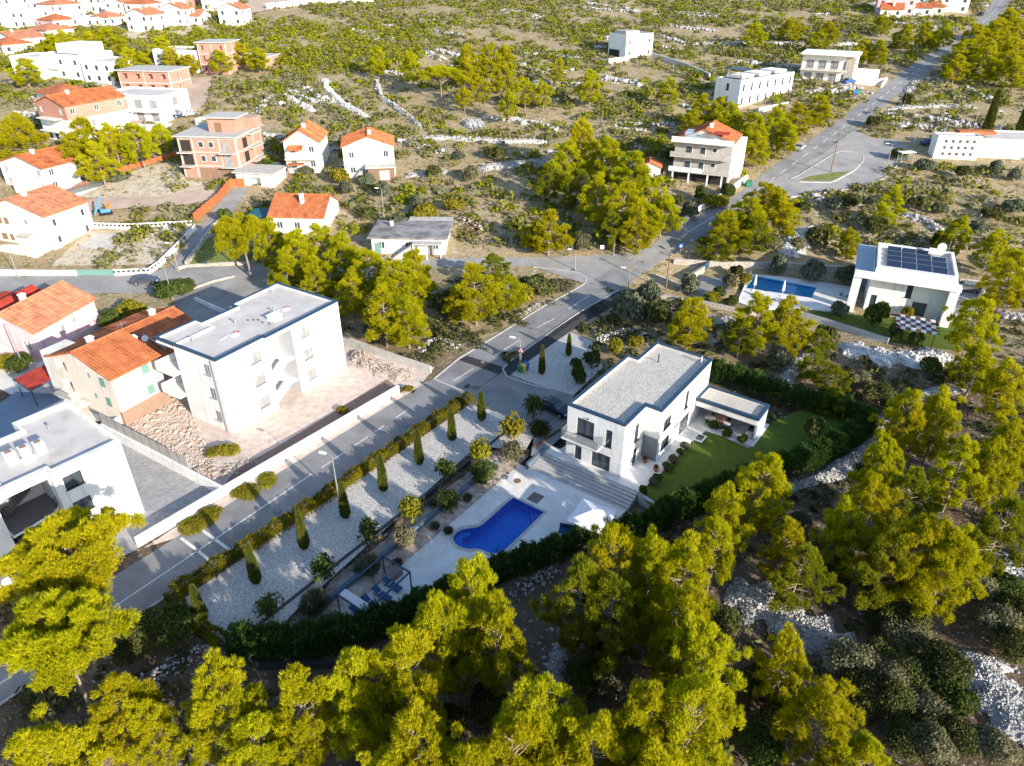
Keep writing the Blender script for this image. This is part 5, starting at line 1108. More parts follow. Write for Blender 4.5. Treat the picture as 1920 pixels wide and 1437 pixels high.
# ------------------------------------------------------------------ vegetation kit
def unit(a): return a/np.maximum(np.linalg.norm(a, axis=-1, keepdims=True), 1e-9)
def tufts(pos, dirs, L, W, k=4, spread=.55, r=None):
    """k slender blades fanning out of every position"""
    r = r or rng; n = len(pos)
    d = unit(np.repeat(dirs, k, 0)+r.normal(0, spread, (n*k, 3))); p = np.repeat(pos, k, 0)
    s = unit(np.cross(d, r.normal(0, 1, (n*k, 3)))); l = (np.repeat(np.broadcast_to(L, n), k)*r.uniform(.7, 1.2, n*k))[:, None]; w = (np.repeat(np.broadcast_to(W, n), k)*r.uniform(.8, 1.2, n*k))[:, None]
    a = p-s*w; b = p+s*w; c = p+d*l
    return np.stack([a, b, c], 1).reshape(-1, 3)
def leaves(pos, nrm, size, r=None, jit=.7):
    r = r or rng; n = len(pos); nn = unit(nrm+r.normal(0, jit, (n, 3))); t = unit(np.cross(nn, r.normal(0, 1, (n, 3)))); b = np.cross(nn, t)
    s = (size*r.uniform(.6, 1.35, n))[:, None]
    return np.stack([pos-t*s, pos+b*s*.55, pos+t*s, pos-b*s*.55], 1).reshape(-1, 3)
def tri_me(name, v, m): return npmesh(name, v, np.arange(len(v)).reshape(-1, 3), m)
def quad_me(name, v, m): return npmesh(name, v, np.arange(len(v)).reshape(-1, 4), m)
def sph(n, r=None):
    r = r or rng; return unit(r.normal(0, 1, (n, 3)))
def tubes_me(name, segs, m, n=5):
    mb = MB()
    for pts, rad in segs: mb.tube(pts, rad, n, False)
    me = bpy.data.meshes.new(name); me.from_pydata(mb.v, [], mb.f); me.materials.append(m); me.polygons.foreach_set('use_smooth', [True]*len(me.polygons)); me.update(); return me

def make_pine(seed, h=9.0, R=3.9, base=.16, peak=.38, nl=58, tuft=150, mat_='pine', flat=False, top=.55):
    r = np.random.default_rng(seed); segs = []; cl = []
    lean = r.normal(0, .35, 2)
    T = lambda t: Vector((lean[0]*t*t, lean[1]*t*t, h*.93*t))
    segs.append(([T(t) for t in (0, .2, .4, .6, .8, 1)], [.2, .17, .14, .1, .07, .03]))
    lump = r.normal(0, 1, 6)
    for i in range(nl):
        t = base+(1-base)*((i+.5)/nl)**.85; az = i*2.39996+r.normal(0, .35)
        prof = (t-base)/(peak-base) if t < peak else 1-(1-top*.35)*((t-peak)/(1-peak))**1.08
        prof = max(.12, min(1, .45+.55*prof if t < peak else prof))
        lob = 1+.22*math.sin(az*2+lump[0])+.16*math.sin(az*3+lump[1]+t*5)
        if flat: prof = (.35+.65*math.sqrt(r.random())) if t > .6 else .5; 
        Lr = R*prof*lob*r.uniform(.78, 1.08)
        z0 = (T(t*.9) if not flat else T(.45+.4*r.random())); 
        zt = h*t*.93+Lr*(.16 if not flat else 0)+r.normal(0, .25)
        if flat: zt = h*(.93-.17*(Lr/R)**2)+r.normal(0, .25)
        tip = Vector((z0.x+math.cos(az)*Lr, z0.y+math.sin(az)*Lr, zt)); mid = z0.lerp(tip, .5)+Vector((0, 0, -.1*Lr if not flat else .12*Lr))
        segs.append(([z0, mid, tip], [.06, .04, .015]))
        ks = (1.0, .62) if Lr > 1.6 else (1.0,)
        if Lr > 2.8: ks = (1.0, .72, .45)
        if flat: ks = (1.0, .7)
        for k in ks:
            c = z0.lerp(tip, k)+Vector(r.normal(0, .22, 3)); cl.append((c, r.uniform(.46, .84)*(1.1 if k == 1 else .95), k))
    cl.append((T(1.02), .55, 1)); cl.append((T(.95), .7, 1)); vs = []; cen = np.array([T(.5).x, T(.5).y, h*.5])
    for c, rad, k in cl:
        rad = rad*(1.3 if flat else 1); n = int(tuft*rad*rad*1.5*(.55 if flat else 1)*(1 if k > .6 else .6)); d = sph(n, r); c = np.array(c)
        out = unit((c-cen)*np.array([1, 1, .55])); d = d[(d@out+d[:, 2]*.9) > -.35]
        # lumpy clump built from sub-shoots
        sub = c+sph(7, r)*rad*.45*np.array([1, 1, .7]); own = sub[r.integers(0, 7, len(d))]
        pos = own+d*(rad*.56*r.uniform(.45, 1.05, len(d)))[:, None]*np.array([1, 1, .85])
        di = unit(d*.55+np.array([0, 0, .9])+out*.35)
        vs.append(tufts(pos, di, .36, .028, 8, .42, r))
    v = np.concatenate(vs)
    return tri_me('crown', v, M[mat_]), tubes_me('trunk', segs, M['bark'])
PINES = [make_pine(101), make_pine(102, 9.5, 3.5, .12, .34), make_pine(103, 8.6, 4.2, .2, .45, 50), make_pine(104, 9.8, 3.3, .1, .3, 48, top=.2), make_pine(105, 9, 4.0, .25, .5, 44, mat_='pine'), make_pine(106, 8.8, 3.7, .15, .4, 46, mat_='pine2')]
PH = [9.0, 9.5, 8.6, 9.8, 9.0, 8.8]; PR = [3.9, 3.5, 4.2, 3.3, 4.0, 3.7]
UMB = [make_pine(201, 11.5, 5.6, .5, .8, 90, 330, flat=True), make_pine(202, 10, 4.6, .5, .8, 70, 330, flat=True)]
def tree(proto, loc, sc, rz, name, label, cat='tree', group=None, parts=('crown', 'trunk')):
    t = thing(name, label, cat, loc, rz, group); t.scale = sc
    for nm, me in zip(parts, proto): link(nm, me, t)
    return t
ORD = 'first second third fourth fifth sixth seventh eighth ninth tenth eleventh twelfth thirteenth fourteenth fifteenth sixteenth seventeenth eighteenth nineteenth twentieth'.split()
def ordw(i):
    if i < 20: return ORD[i]
    t = {2: 'twenty', 3: 'thirty', 4: 'forty', 5: 'fifty'}[(i+1)//10]
    return (t+'-'+ORD[(i+1) % 10-1]) if (i+1) % 10 else t.replace('ty', 'tieth')
def pines(area, group, items, hs_=1.0, rs_=1.0, sizes=('young', 'middling', 'tall')):
    items = sorted(items, key=lambda q: q[0])
    for i, q in enumerate(items):
        u, v, h, R = q[:4]; h, R = h*hs_, R*rs_; k = q[4] if len(q) > 4 else (i*5+int(u)) % 5
        p = P(u, v, None, h*.97); z = float(tz(p.x, p.y)); sz = h/PH[k]; sr = R/PR[k]
        tree(PINES[k], (p.x, p.y, z-.1), (sr, sr, sz), (u*.37) % 6.28, 'pine_tree', '%s pine, %s from left %s' % (sizes[0] if h < 6 else sizes[1] if h < 8.6 else sizes[2], ordw(i), area), 'pine tree', group)
        EXCL.append(('c', (p.x, p.y), R*.6))
pines('along the bottom edge', 'pines along the bottom edge', [(55, 1372, 8, 3.2), (205, 1285, 7, 2.4, 1), (262, 1330, 6, 2.2), (395, 1272, 8.5, 3.3, 2), (470, 1370, 7, 2.6), (552, 1262, 8.5, 2.6, 3), (655, 1245, 8.5, 2.6), (785, 1345, 9, 2.8, 1), (720, 1420, 7, 2.6), (870, 1400, 8, 2.8), (1010, 1275, 9, 2.9, 1), (960, 1370, 8.5, 2.8), (1110, 1360, 8, 2.6), (1240, 1400, 8, 3.0)], 1.18, 1.02)
pines('in the wood below the pool', 'pines in the wood below the pool', [(757, 1186, 9, 2.9, 3), (885, 1065, 9.5, 3.0, 1), (830, 1130, 8.5, 2.6), (930, 1140, 8.5, 2.7, 2), (690, 1250, 7.5, 2.5), (1165, 992, 9.0, 3.2, 2), (1095, 1060, 8.5, 2.5, 5), (1225, 1010, 9, 2.7), (1150, 1090, 8, 2.8, 5), (1290, 1020, 9.5, 2.9, 3), (1285, 1105, 9, 3.0, 1), (1330, 1190, 9, 3.0, 2), (1300, 1290, 9, 3.3, 4), (1215, 1310, 8.5, 2.6)], 1.2, 1.06)
pines('on the right below the lawn', 'pines on the right below the lawn', [(1440, 857, 9, 2.6, 1), (1370, 925, 8.5, 2.4, 0), (1352, 975, 8, 2.2), (1485, 975, 7.5, 2.1, 3), (1510, 1030, 7, 2.4, 5), (1600, 945, 8, 2.2, 1), (1730, 975, 9.5, 3.4, 2), (1800, 1000, 9, 3.2, 0), (1680, 1000, 8.5, 2.6, 5), (1480, 1200, 7.0, 2.2, 2), (1565, 1305, 8, 3.0, 4), (1620, 1400, 6.5, 2.3)], 1.08, 1.05)
pines('in the grove at the right edge', 'pines in the grove at the right edge', [(1710, 733, 9, 2.7, 1), (1780, 738, 9, 2.8, 0), (1668, 830, 9, 2.7, 2), (1820, 828, 8.5, 2.5, 3), (1648, 900, 9, 3.0, 4), (1720, 890, 8.5, 2.8, 5), (1880, 835, 8, 2.4), (1915, 800, 9, 2.8), (1900, 940, 9, 3.0, 5), (1845, 560, 9, 4.0, 2), (1848, 648, 7, 2.8, 0), (1905, 680, 8, 3.0, 1), (1910, 480, 9, 4.2)], 1.08, 0.92)
pines('between the villa and the turquoise pool', 'pines between the villa and the turquoise pool', [(1300, 557, 8.5, 3.2, 1), (1430, 557, 9, 3.4, 3), (1490, 566, 8.5, 3.2, 0), (1395, 600, 6, 2.6, 5), (1527, 655, 5, 2.0, 5), (1568, 690, 5, 2.2, 5), (1565, 730, 4.5, 2.0, 5), (1540, 620, 4.5, 2.3, 5)])
pines('in the grove behind the apartment block', 'pines in the grove behind the apartment block', [(505, 418, 9, 3.8), (555, 440, 9, 4), (600, 425, 9.5, 4, 3), (640, 445, 9, 4), (690, 468, 9, 4, 2), (740, 488, 10, 4, 1), (775, 478, 9, 3.6), (715, 545, 9, 3.6, 3), (760, 560, 8, 3.4, 1), (530, 480, 7, 3.2), (590, 500, 7, 3.2), (890, 497, 10, 3.8, 3), (925, 480, 6, 3, 5), (950, 520, 6, 3.0, 1), (860, 540, 6, 2.6), (655, 520, 7, 3)])
pines('in the big clump left of the tiled house', 'pines in the big clump left of the tiled house', [(1090, 232, 12, 5.5, 2), (1140, 262, 11, 5, 0), (1060, 270, 10, 4.5), (1185, 285, 11, 5, 1), (1120, 330, 10, 4.5, 3), (1170, 345, 11, 4.6, 1), (1220, 335, 11, 5, 2), (1245, 370, 8, 3.8), (1030, 310, 8, 3.6, 5), (1030, 395, 8.5, 4.2, 3), (1085, 320, 9, 3.5, 5), (1200, 390, 9, 4, 0), (1005, 415, 6, 3.2), (1150, 400, 7, 3.5, 5)], 1, 0.9)
pines('in the clump between road and white heap', 'pines in the clump between road and white heap', [(1450, 348, 9, 4.5, 2), (1405, 372, 9, 4.2, 1), (1370, 402, 8, 4, 0), (1475, 372, 8, 3.6), (1345, 445, 5, 3.2, 5), (1420, 410, 7, 3.6, 5)])
pines('along the upper road above the tiled house', 'pines along the upper road above the tiled house', [(1318, 178, 9, 5), (1350, 186, 9, 4.5), (1385, 215, 9, 4.6, 3), (1420, 215, 10, 5, 2), (1460, 205, 9.5, 5), (1500, 195, 9, 4.5, 3), (1540, 180, 8, 4.5, 1), (1425, 250, 8, 4), (1375, 195, 8, 4), (1480, 235, 7, 3.8), (1300, 210, 7, 4)], 1, 0.82)
pines('at the top right beside the far road', 'pines at the top right beside the far road', [(1838, 48, 12, 7, 2), (1880, 40, 12, 7), (1815, 75, 10, 6, 1), (1860, 85, 11, 6.5, 0), (1905, 75, 12, 7, 2), (1900, 20, 11, 7), (1800, 105, 8, 5), (1915, 110, 9, 6)], 1, 0.8)
pines('on the scrub hillside', 'pines on the scrub hillside', [(705, 92, 9, 5), (770, 100, 10, 5, 2), (880, 88, 11, 6, 0), (915, 85, 11, 6, 2), (950, 88, 10, 5), (955, 172, 9, 4.5, 4), (985, 148, 9, 5, 4), (900, 145, 9, 5, 4), (1045, 112, 8, 4.5, 4), (1108, 135, 10, 6, 2), (1258, 148, 8, 5), (870, 165, 7, 4, 4), (870, 110, 9, 5), (940, 120, 9, 5, 0), (1020, 155, 8, 4, 4)], 0.95, 0.68)
pines('among the houses at upper left', 'pines among the houses at upper left', [(150, 222, 11, 5.5, 2), (130, 255, 9, 5), (205, 235, 10, 5, 0), (250, 232, 10, 5.5, 2), (175, 270, 9, 5, 3), (292, 236, 7, 4), (22, 222, 12, 8, 2), (165, 178, 7, 4), (120, 60, 9, 6), (200, 55, 9, 6), (170, 62, 8, 6), (240, 92, 8, 5), (300, 72, 8, 6), (90, 66, 8, 6), (260, 100, 7, 5), (320, 92, 7, 5), (365, 88, 7, 5), (410, 96, 7, 5), (445, 82, 7, 5), (225, 112, 7, 5), (40, 112, 8, 6), (480, 92, 7, 5), (350, 105, 6, 4)], 1, 0.8)
pines('beside the far right road and stop', 'pines beside the far right road', [(1680, 352, 8, 4.2, 3), (1600, 430, 6, 3.0, 1), (1800, 412, 8, 4, 2), (1880, 438, 8, 4, 0), (1620, 75, 8, 5), (1650, 78, 8, 5), (1560, 42, 8, 5), (1420, 45, 8, 6), (1490, 35, 8, 6), (1535, 60, 7, 5), (1700, 48, 8, 5), (1740, 45, 8, 5), (1770, 48, 8, 5), (1660, 30, 7, 5)], 1, 0.75)
for i, (u, v, h, R, k, lab) in enumerate([(118, 1005, 11.5, 4.6, 0, 'huge spreading pine crown in front of the white stairwell house'), (92, 1170, 11, 3.8, 1, 'spreading pine with pale forked trunk at the lower left'), (450, 418, 10, 5, 1, 'umbrella pine with bare trunk at the street corner'), (825, 128, 9, 5.5, 1, 'lone umbrella pine with pale branching trunk on the hillside')]):
    p = P(u, v, None, h*.95); tree(UMB[k], (p.x, p.y, float(tz(p.x, p.y))), (R/(5.6 if k == 0 else 4.6),)*2+(h/(11.5 if k == 0 else 10),), i*1.7, 'umbrella_pine', lab, 'pine tree')

# shrubs: rounded leafy masses
def make_bush(seed, m, n=1500, size=.12, up=.75, lobes=9, spiky=False):
    r = np.random.default_rng(seed); c = sph(lobes, r)*np.array([.5, .5, .28])*r.uniform(.6, 1, (lobes, 1))+np.array([0, 0, .52]); rad = r.uniform(.38, .6, lobes); k = r.integers(0, lobes, n); d = sph(n, r); d[:, 2] = np.where(d[:, 2] < -.35, -d[:, 2], d[:, 2])
    pos = c[k]+d*(rad[k]*r.uniform(.75, 1.05, n))[:, None]*np.array([1, 1, up]); pos[:, 2] = np.maximum(pos[:, 2], .03)
    if spiky: return tri_me('foliage', tufts(pos, unit(d+np.array([0, 0, .6])), size*2.4, size*.3, 3, .4, r), M[m])
    return quad_me('foliage', leaves(pos, d, size, r), M[m])
BU = {'bush': [make_bush(1, 'bush'), make_bush(2, 'bush')], 'olive': [make_bush(3, 'olive', 1700, .11), make_bush(4, 'olive', 1700, .11)], 'grey': [make_bush(5, 'grey', 1500, .12), make_bush(6, 'grey', 1500, .12)], 'bright': [make_bush(7, 'bright', 1500, .12), make_bush(8, 'bright')], 'green': [make_bush(9, 'bush2'), make_bush(10, 'bush2')], 'spike': [make_bush(11, 'olive', 900, .17, spiky=True)], 'ball': [make_bush(12, 'bush2', 1800, .075, .95, 14)], 'yball': [make_bush(13, 'grey', 2000, .07, .95, 14)],
      'bushn': [make_bush(21, 'bush', 4600, .058), make_bush(22, 'bush', 4600, .058), make_bush(23, 'bush2', 4600, .058)], 'greyn': [make_bush(24, 'grey', 4600, .055), make_bush(25, 'grey', 4600, .055)],
      'sapg': [make_bush(14, 'bush2', 520, .12, .9, 16), make_bush(15, 'bush2', 460, .12, .9, 16)], 'sapy': [make_bush(16, 'bright', 800, .12, .9, 14), make_bush(17, 'bright', 700, .12, .9, 14)]}
STEM = tubes_me('stem', [([(0, 0, 0), (.03, .02, .35), (-.02, .05, .7)], [.05, .045, .02]), ([(0, 0, .3), (.25, .1, .8)], [.03, .012]), ([(0, 0, .35), (-.22, .15, .85)], [.03, .012]), ([(0, 0, .3), (.02, -.27, .8)], [.03, .012])], M['bark'])
BC = [0]
def bush(kind, u, v, R, h, label, name='shrub', cat='shrub', group=None, z=None, stem=0.0):
    """v is the foot of the plant in the photo"""
    p = P(u, v, z); BC[0] += 1; me = BU[kind][BC[0] % len(BU[kind])]
    if stem:
        t = thing(name, label, cat, (p.x, p.y, p.z), BC[0]*1.3, group); f = link('foliage', me, t); f.location = (0, 0, stem*h*.5); f.scale = (R, R, h*(1-stem*.4)); s = link('stem', STEM, t); s.scale = (R*.9, R*.9, h*.85)
        return t
    o = link(name, me); o.location = (p.x, p.y, p.z-.05); o.scale = (R, R, h); o.rotation_euler = (0, 0, BC[0]*1.3)
    EXCL.append(('c', (p.x, p.y), R*.8))
    return setp(o, label, cat, group)
# garden of the villa: young trees and balls along the retaining wall
for kind, u, v, R, h, lab, sm in [('sapy', 960, 835, 1.5, 3.2, 'yellow green young tree nearest the driveway in the wall bed', .5), ('yball', 965, 868, 1.35, 2.3, 'pale green ball shrub below the yellow tree by the driveway', 0), ('ball', 1012, 820, 1.3, 1.7, 'dark rounded shrub beside the parked black car', 0), ('sapg', 1000, 795, 1.3, 3.0, 'dark young tree at the head of the driveway', .6),
    ('sapy', 900, 875, 1.3, 2.8, 'yellow young tree above the round olive balls', .5), ('ball', 903, 905, 1.25, 2.1, 'green ball shrub left of the steps', 0), ('sapg', 838, 908, 1.2, 2.6, 'sparse young tree standing against the black wall midway', .6), ('ball', 842, 957, 1.15, 1.9, 'round grey green shrub left of the pool', 0), ('sapy', 773, 985, 1.3, 2.8, 'bright yellow young tree above the pale ball shrub', .5), ('yball', 757, 1025, 1.15, 1.9, 'pale lime ball shrub level with the pool end', 0), ('sapg', 697, 1030, 1.2, 2.7, 'olive toned young tree above the grey rosemary', .6),
    ('sapg', 612, 1100, 1.2, 2.6, 'thin young tree in the dark wall bed near the pergola', .6), ('sapg', 510, 1165, 1.2, 2.4, 'thin young tree at the lower end of the gravel', .6)]:
    bush(kind, u, v, R*1.22, h*1.12, lab, 'garden_tree' if sm else 'ball_shrub', 'tree' if sm else 'shrub', 'planting along the black wall', -.7, sm)
for u, v, R, h, lab in [(690, 1075, 1.35, 1.3, 'grey rosemary bush behind the pergola corner'), (595, 1145, 1.4, 1.4, 'grey rosemary bush at the lower pergola corner'), (620, 1185, 1.2, 1.3, 'palm like tuft below the loungers')]: bush('spike', u, v, R, h, lab, 'rosemary_bush', 'bush', None, -.75)
for i, (u, v) in enumerate([(815, 990), (840, 1000), (812, 948), (878, 938), (905, 905), (925, 880), (745, 1060), (1000, 855), (1030, 850), (975, 850)]): bush('spike', u, v, .55, .6, '%s small grass clump from the left in the bed by the deck' % ordw([(745, 1060), (812, 948), (815, 990), (840, 1000), (878, 938), (905, 905), (925, 880), (975, 850), (1000, 855), (1030, 850)].index((u, v))), 'grass_clump', 'plant', 'grass clumps in the bed', -.75)
for u, v, R, h, k, lab in [(1085, 720, 1.3, 2.6, 'green', 'dense dark shrub at the back corner of the villa'), (1110, 690, 1.4, 2.4, 'bush', 'reddish dark shrub behind the villa'), (1155, 665, 1.3, 2.2, 'bright', 'yellow green shrub behind the villa roof'), (1190, 650, 1.3, 1.8, 'bright', 'low yellow shrub left of the villa roof end'), (1080, 700, 1.0, 2.4, 'green', 'slim shrub above the navy roof edge'), (1250, 880, .8, .8, 'green', 'low shrub along the lawn edge nearest the steps'), (1232, 900, .7, .8, 'green', 'dark clipped shrub beside the grey lavender ball'), (1262, 865, .7, .8, 'grey', 'lavender ball at the lawn edge'), (1225, 908, .6, .8, 'grey', 'grey lavender ball beside the terrace'), (1285, 840, .7, .7, 'olive', 'grey lavender near the dining terrace'), (1275, 850, .6, .6, 'green', 'small shrub between the two lavenders'), (1335, 805, .8, 1.1, 'green', 'small citrus left of the dining table'), (1362, 818, .8, 1.1, 'green', 'small citrus right of the slatted screen'), (1392, 830, .7, 1.0, 'green', 'small citrus beside the barbecue'), (1205, 925, .6, 1.0, 'green', 'leafy shrub at the right end of the steps'), (1520, 830, 1.3, 3.2, 'bush', 'sparse dark tree at the lawn far end')]:
    bush(k, u, v, R, h, lab, 'garden_shrub', 'shrub', 'shrubs around the villa', -.05)
# conifer hedge, yellow hedge
def make_hedge(name, label, pts, w, h, m, dens, size, z=None, spiky=True, seed=0, bumps=.18, bf=1.1):
    r = np.random.default_rng(seed); P2 = resample([Vector(p) for p in pts], 200); L = sum((b-a).length for a, b in zip(P2, P2[1:])); n = int(L*(w+2*h)*dens)
    t = r.uniform(0, 198.99, n); i = t.astype(int); f = t-i; A_ = np.array([tuple(p) for p in P2]); c = A_[i]*(1-f[:, None])+A_[i+1]*f[:, None]; d = unit(A_[np.minimum(i+1, 199)]-A_[i]); q = np.stack([-d[:, 1], d[:, 0]], 1)
    s = t/199*L; bm_ = 1+bumps*(np.sin(s*bf*2.1)+.6*np.sin(s*bf*5.3+1)+.4*np.sin(s*bf*11.7+2)) ; ang = r.uniform(-.25, math.pi+.25, n); rr = r.uniform(.8, 1.03, n)
    sq = lambda a: np.sign(a)*np.abs(a)**.55
    ox = sq(np.cos(ang))*w/2*rr*(.5+.5*bm_); oz = np.maximum(sq(np.maximum(np.sin(ang), 0))*h*rr*bm_, .05)+np.where(np.sin(ang) < .2, r.uniform(0, h*.8, n), 0)
    oz = np.minimum(oz, h*bm_*1.02)
    pos = np.stack([c[:, 0]+q[:, 0]*ox, c[:, 1]+q[:, 1]*ox, (tz(c[:, 0], c[:, 1]) if z is None else z)+oz], 1)
    nr = unit(np.stack([q[:, 0]*np.cos(ang), q[:, 1]*np.cos(ang), np.sin(ang)+.3], 1))
    me = tri_me('hedge', tufts(pos, unit(nr+np.array([0, 0, .5])), size*2.3, size*.42, 4, .45, r), M[m]) if spiky else quad_me('hedge', leaves(pos, nr, size, r), M[m])
    EXCL.append(([tuple(p) for p in P2[::10]], w))
    return setp(link(name, me), label, 'hedge')
make_hedge('roadside_hedge', 'long low yellow green hedge between road and white gravel', W2([(328, 1122), (480, 1025), (600, 946), (720, 862), (800, 806), (882, 750)], 0), 1.35, 1.25, 'hedge2', 150, .10, 0, False, 3, .16, .9)
make_hedge('hedge_end', 'low yellow green hedge turning the corner at the lower gravel end', W2([(326, 1126), (345, 1160), (385, 1190), (425, 1215)], 0), 1.3, 1.2, 'hedge2', 150, .10, 0, False, 4, .16, .9)
make_hedge('end_conifer_hedge', 'thick dark conifer hedge along the lower end of the plot', W2([(440, 1225), (560, 1225), (660, 1205), (720, 1180)], -1), 2.0, 2.5, 'hedge', 80, .15, -1, True, 5, .12)
make_hedge('pool_conifer_hedge', 'dark conifer hedge between the pool deck and the pines', W2([(720, 1185), (860, 1120), (960, 1075), (1080, 1035), (1190, 1005), (1250, 985)], -1), 1.5, 2.3, 'hedge', 80, .15, -1, True, 6, .14)
make_hedge('lawn_conifer_hedge', 'dark conifer hedge along the near side of the lawn', W2([(1235, 985), (1330, 945), (1440, 900), (1540, 865), (1625, 815)], -1), 1.8, 2.6, 'hedge', 80, .15, -1, True, 7, .12)
make_hedge('far_conifer_hedge', 'dark conifer hedge behind the lawn and dining pavilion', W2([(1628, 812), (1560, 780), (1480, 765), (1400, 735), (1330, 712)], -.6), 1.8, 2.8, 'hedge', 80, .15, -.6, True, 8, .12)
# cypresses
def make_cyp(seed, h=4.8, R=.42):
    r = np.random.default_rng(seed); n = 2300; t = r.random(n)**.9; az = r.uniform(0, 6.283, n)
    pr = R*np.minimum(1, (t+.12)/.22)*np.power(np.maximum(1-t, .01), .55)*1.15*(1+.10*np.sin(az*3+seed)+.08*np.sin(az*5+t*9)); rr = r.uniform(.8, 1.04, n)
    pos = np.stack([np.cos(az)*pr*rr, np.sin(az)*pr*rr, .15+t*(h-.4)], 1); d = unit(np.stack([np.cos(az)*.45, np.sin(az)*.45, np.ones(n)*1.2], 1))
    return (tri_me('crown', tufts(pos, d, .26, .045, 4, .28, r), M['cyp']), tubes_me('trunk', [([(0, 0, 0), (0, 0, h*.8)], [.09, .03])], M['bark']))
CYP = [make_cyp(1), make_cyp(2), make_cyp(3)]
cyl = [(903, 790, 4.3), (848, 827, 4.6), (787, 872, 4.8), (720, 922, 4.8), (649, 972, 4.6), (572, 1031, 4.9), (482, 1095, 4.8), (381, 1166, 4.4)]
for i, (u, v, h) in enumerate(cyl):
    p = P(u, v, 0); tree(CYP[i % 3], (p.x, p.y, 0.03), (1, 1, h/4.8), i*1.9, 'cypress', 'slim green cypress, %s from the driveway in the gravel row' % ordw(i), 'cypress', 'cypresses in the gravel garden')
for u, v, h, R, lab in [(1016, 703, 4.6, .9, 'dark cypress in the white gravel corner by the coloured bins'), (1066, 668, 3.6, .8, 'small dark cypress behind the gravel corner'), (1846, 255, 11, 2.2, 'tall cypress behind the perforated white building'), (1910, 252, 10, 2.2, 'cypress at the right edge beyond the white wing')]:
    p = P(u, v); tree(CYP[0], (p.x, p.y, p.z), (R, R, h/4.8), 1.0, 'cypress', lab, 'cypress')
# olive trees and shrubs of the neighbours
for k, u, v, R, h, lab in [('olive', 1292, 548, 2.2, 3.0, 'grey olive tree by the asphalt apron'), ('olive', 1520, 528, 2.3, 3.6, 'round olive tree behind the turquoise pool'), ('olive', 1455, 515, 2.0, 3.2, 'olive tree at the stone wall left of the pool'), ('olive', 1585, 535, 2.2, 3.4, 'dark olive left of the solar villa portal'), ('grey', 1365, 540, 1.6, 2.2, 'pink grey shrub inside the gate'), ('green', 1345, 560, 1.4, 2.0, 'bright leafy shrub by the entrance drive'), ('bright', 1335, 566, 1.6, 1.6, 'yellow hedge clump on the garden wall'), ('green', 1372, 572, 1.4, 1.4, 'green shrub below the pool terrace'), ('bright', 1395, 535, 1.3, 2.0, 'lime shrub at the pool corner'), ('bush', 1380, 520, 1.4, 2.0, 'reddish shrub at the stone wall'), ('olive', 1570, 592, 1.6, 2.2, 'silver olive on the solar villa lawn'), ('green', 1640, 612, 2.0, 3.6, 'leafy deciduous tree in front of the solar villa'), ('bright', 1698, 596, 1.0, 1.8, 'yellow shrub by the big glass door'), ('hedge' if False else 'green', 1672, 640, 1.2, 2.6, 'dark young conifer left of the timber pergola'), ('green', 1712, 650, 1.2, 2.4, 'dark young conifer before the timber pergola'), ('bush', 1545, 650, 2.0, 3.0, 'dark russet bush below the stone block wall'), ('grey', 1460, 690, 2.0, 3.0, 'pale grey bush under the double pine'),
    ('olive', 1180, 600, 3.2, 4.2, 'dense grey green evergreen beside the fresh asphalt strip'), ('bush', 1230, 610, 2.6, 3.2, 'dark thicket right of the evergreen mass'), ('olive', 1215, 570, 2.4, 3.6, 'upper olive of the roadside thicket'), ('bush', 1150, 610, 1.4, 1.6, 'small dark bush at the thicket foot'),
    ('bush', 1010, 555, 3.0, 3.4, 'olive green bush on the corner verge'), ('grey', 1050, 545, 2.6, 2.0, 'dry bush on the junction verge'), ('bright', 975, 570, 2.6, 3.2, 'yellow green bush right of the tall roadside pine'), ('bush', 840, 590, 2.4, 3.4, 'dark bush among the grove trunks'),
    ('green', 320, 560, 3.4, 2.6, 'broad clipped shrub on the street corner island'), ('green', 345, 548, 2.6, 2.2, 'second clipped shrub on the street corner island'), ('bright', 240, 590, 2.0, 2.2, 'bright green garden shrub behind the cream house'), ('green', 215, 605, 1.8, 2.2, 'dark garden shrub in the gravel yard'), ('green', 210, 620, 2.0, 2.4, 'dark citrus beside the stone yard wall'), ('bright', 20, 690, 1.8, 1.8, 'yellow green shrub by the carport'), ('green', 45, 695, 2.0, 2.2, 'round shrub at the lamp post by the carport'), ('bright', 260, 590, 1.6, 1.8, 'small lime shrub in the yard'),
    ('bright', 430, 850, 1.5, .9, 'low green weed clump on the stony lot'), ('bright', 405, 852, 1.2, .7, 'flat green weed clump left on the stony lot'), ('bright', 643, 772, .9, .7, 'small green weed on the dark aggregate'), ('bright', 765, 733, .8, .7, 'weed at the end of the white road wall'), ('bright', 500, 905, 1.5, .55, 'weed clump on the verge by the road'), ('bright', 462, 927, 1.7, .55, 'second weed clump along the road verge'), ('bright', 392, 971, 1.8, .6, 'weed bush at the verge near the painted lines'), ('bright', 362, 988, 1.6, .5, 'small weed bush beside the painted lines')]:
    bush(k, u, v, R, h, lab, 'weed_clump' if 'weed' in lab else 'olive_tree' if 'olive' in lab and 'tree' in lab else 'shrub', 'weed' if 'weed' in lab else 'shrub')
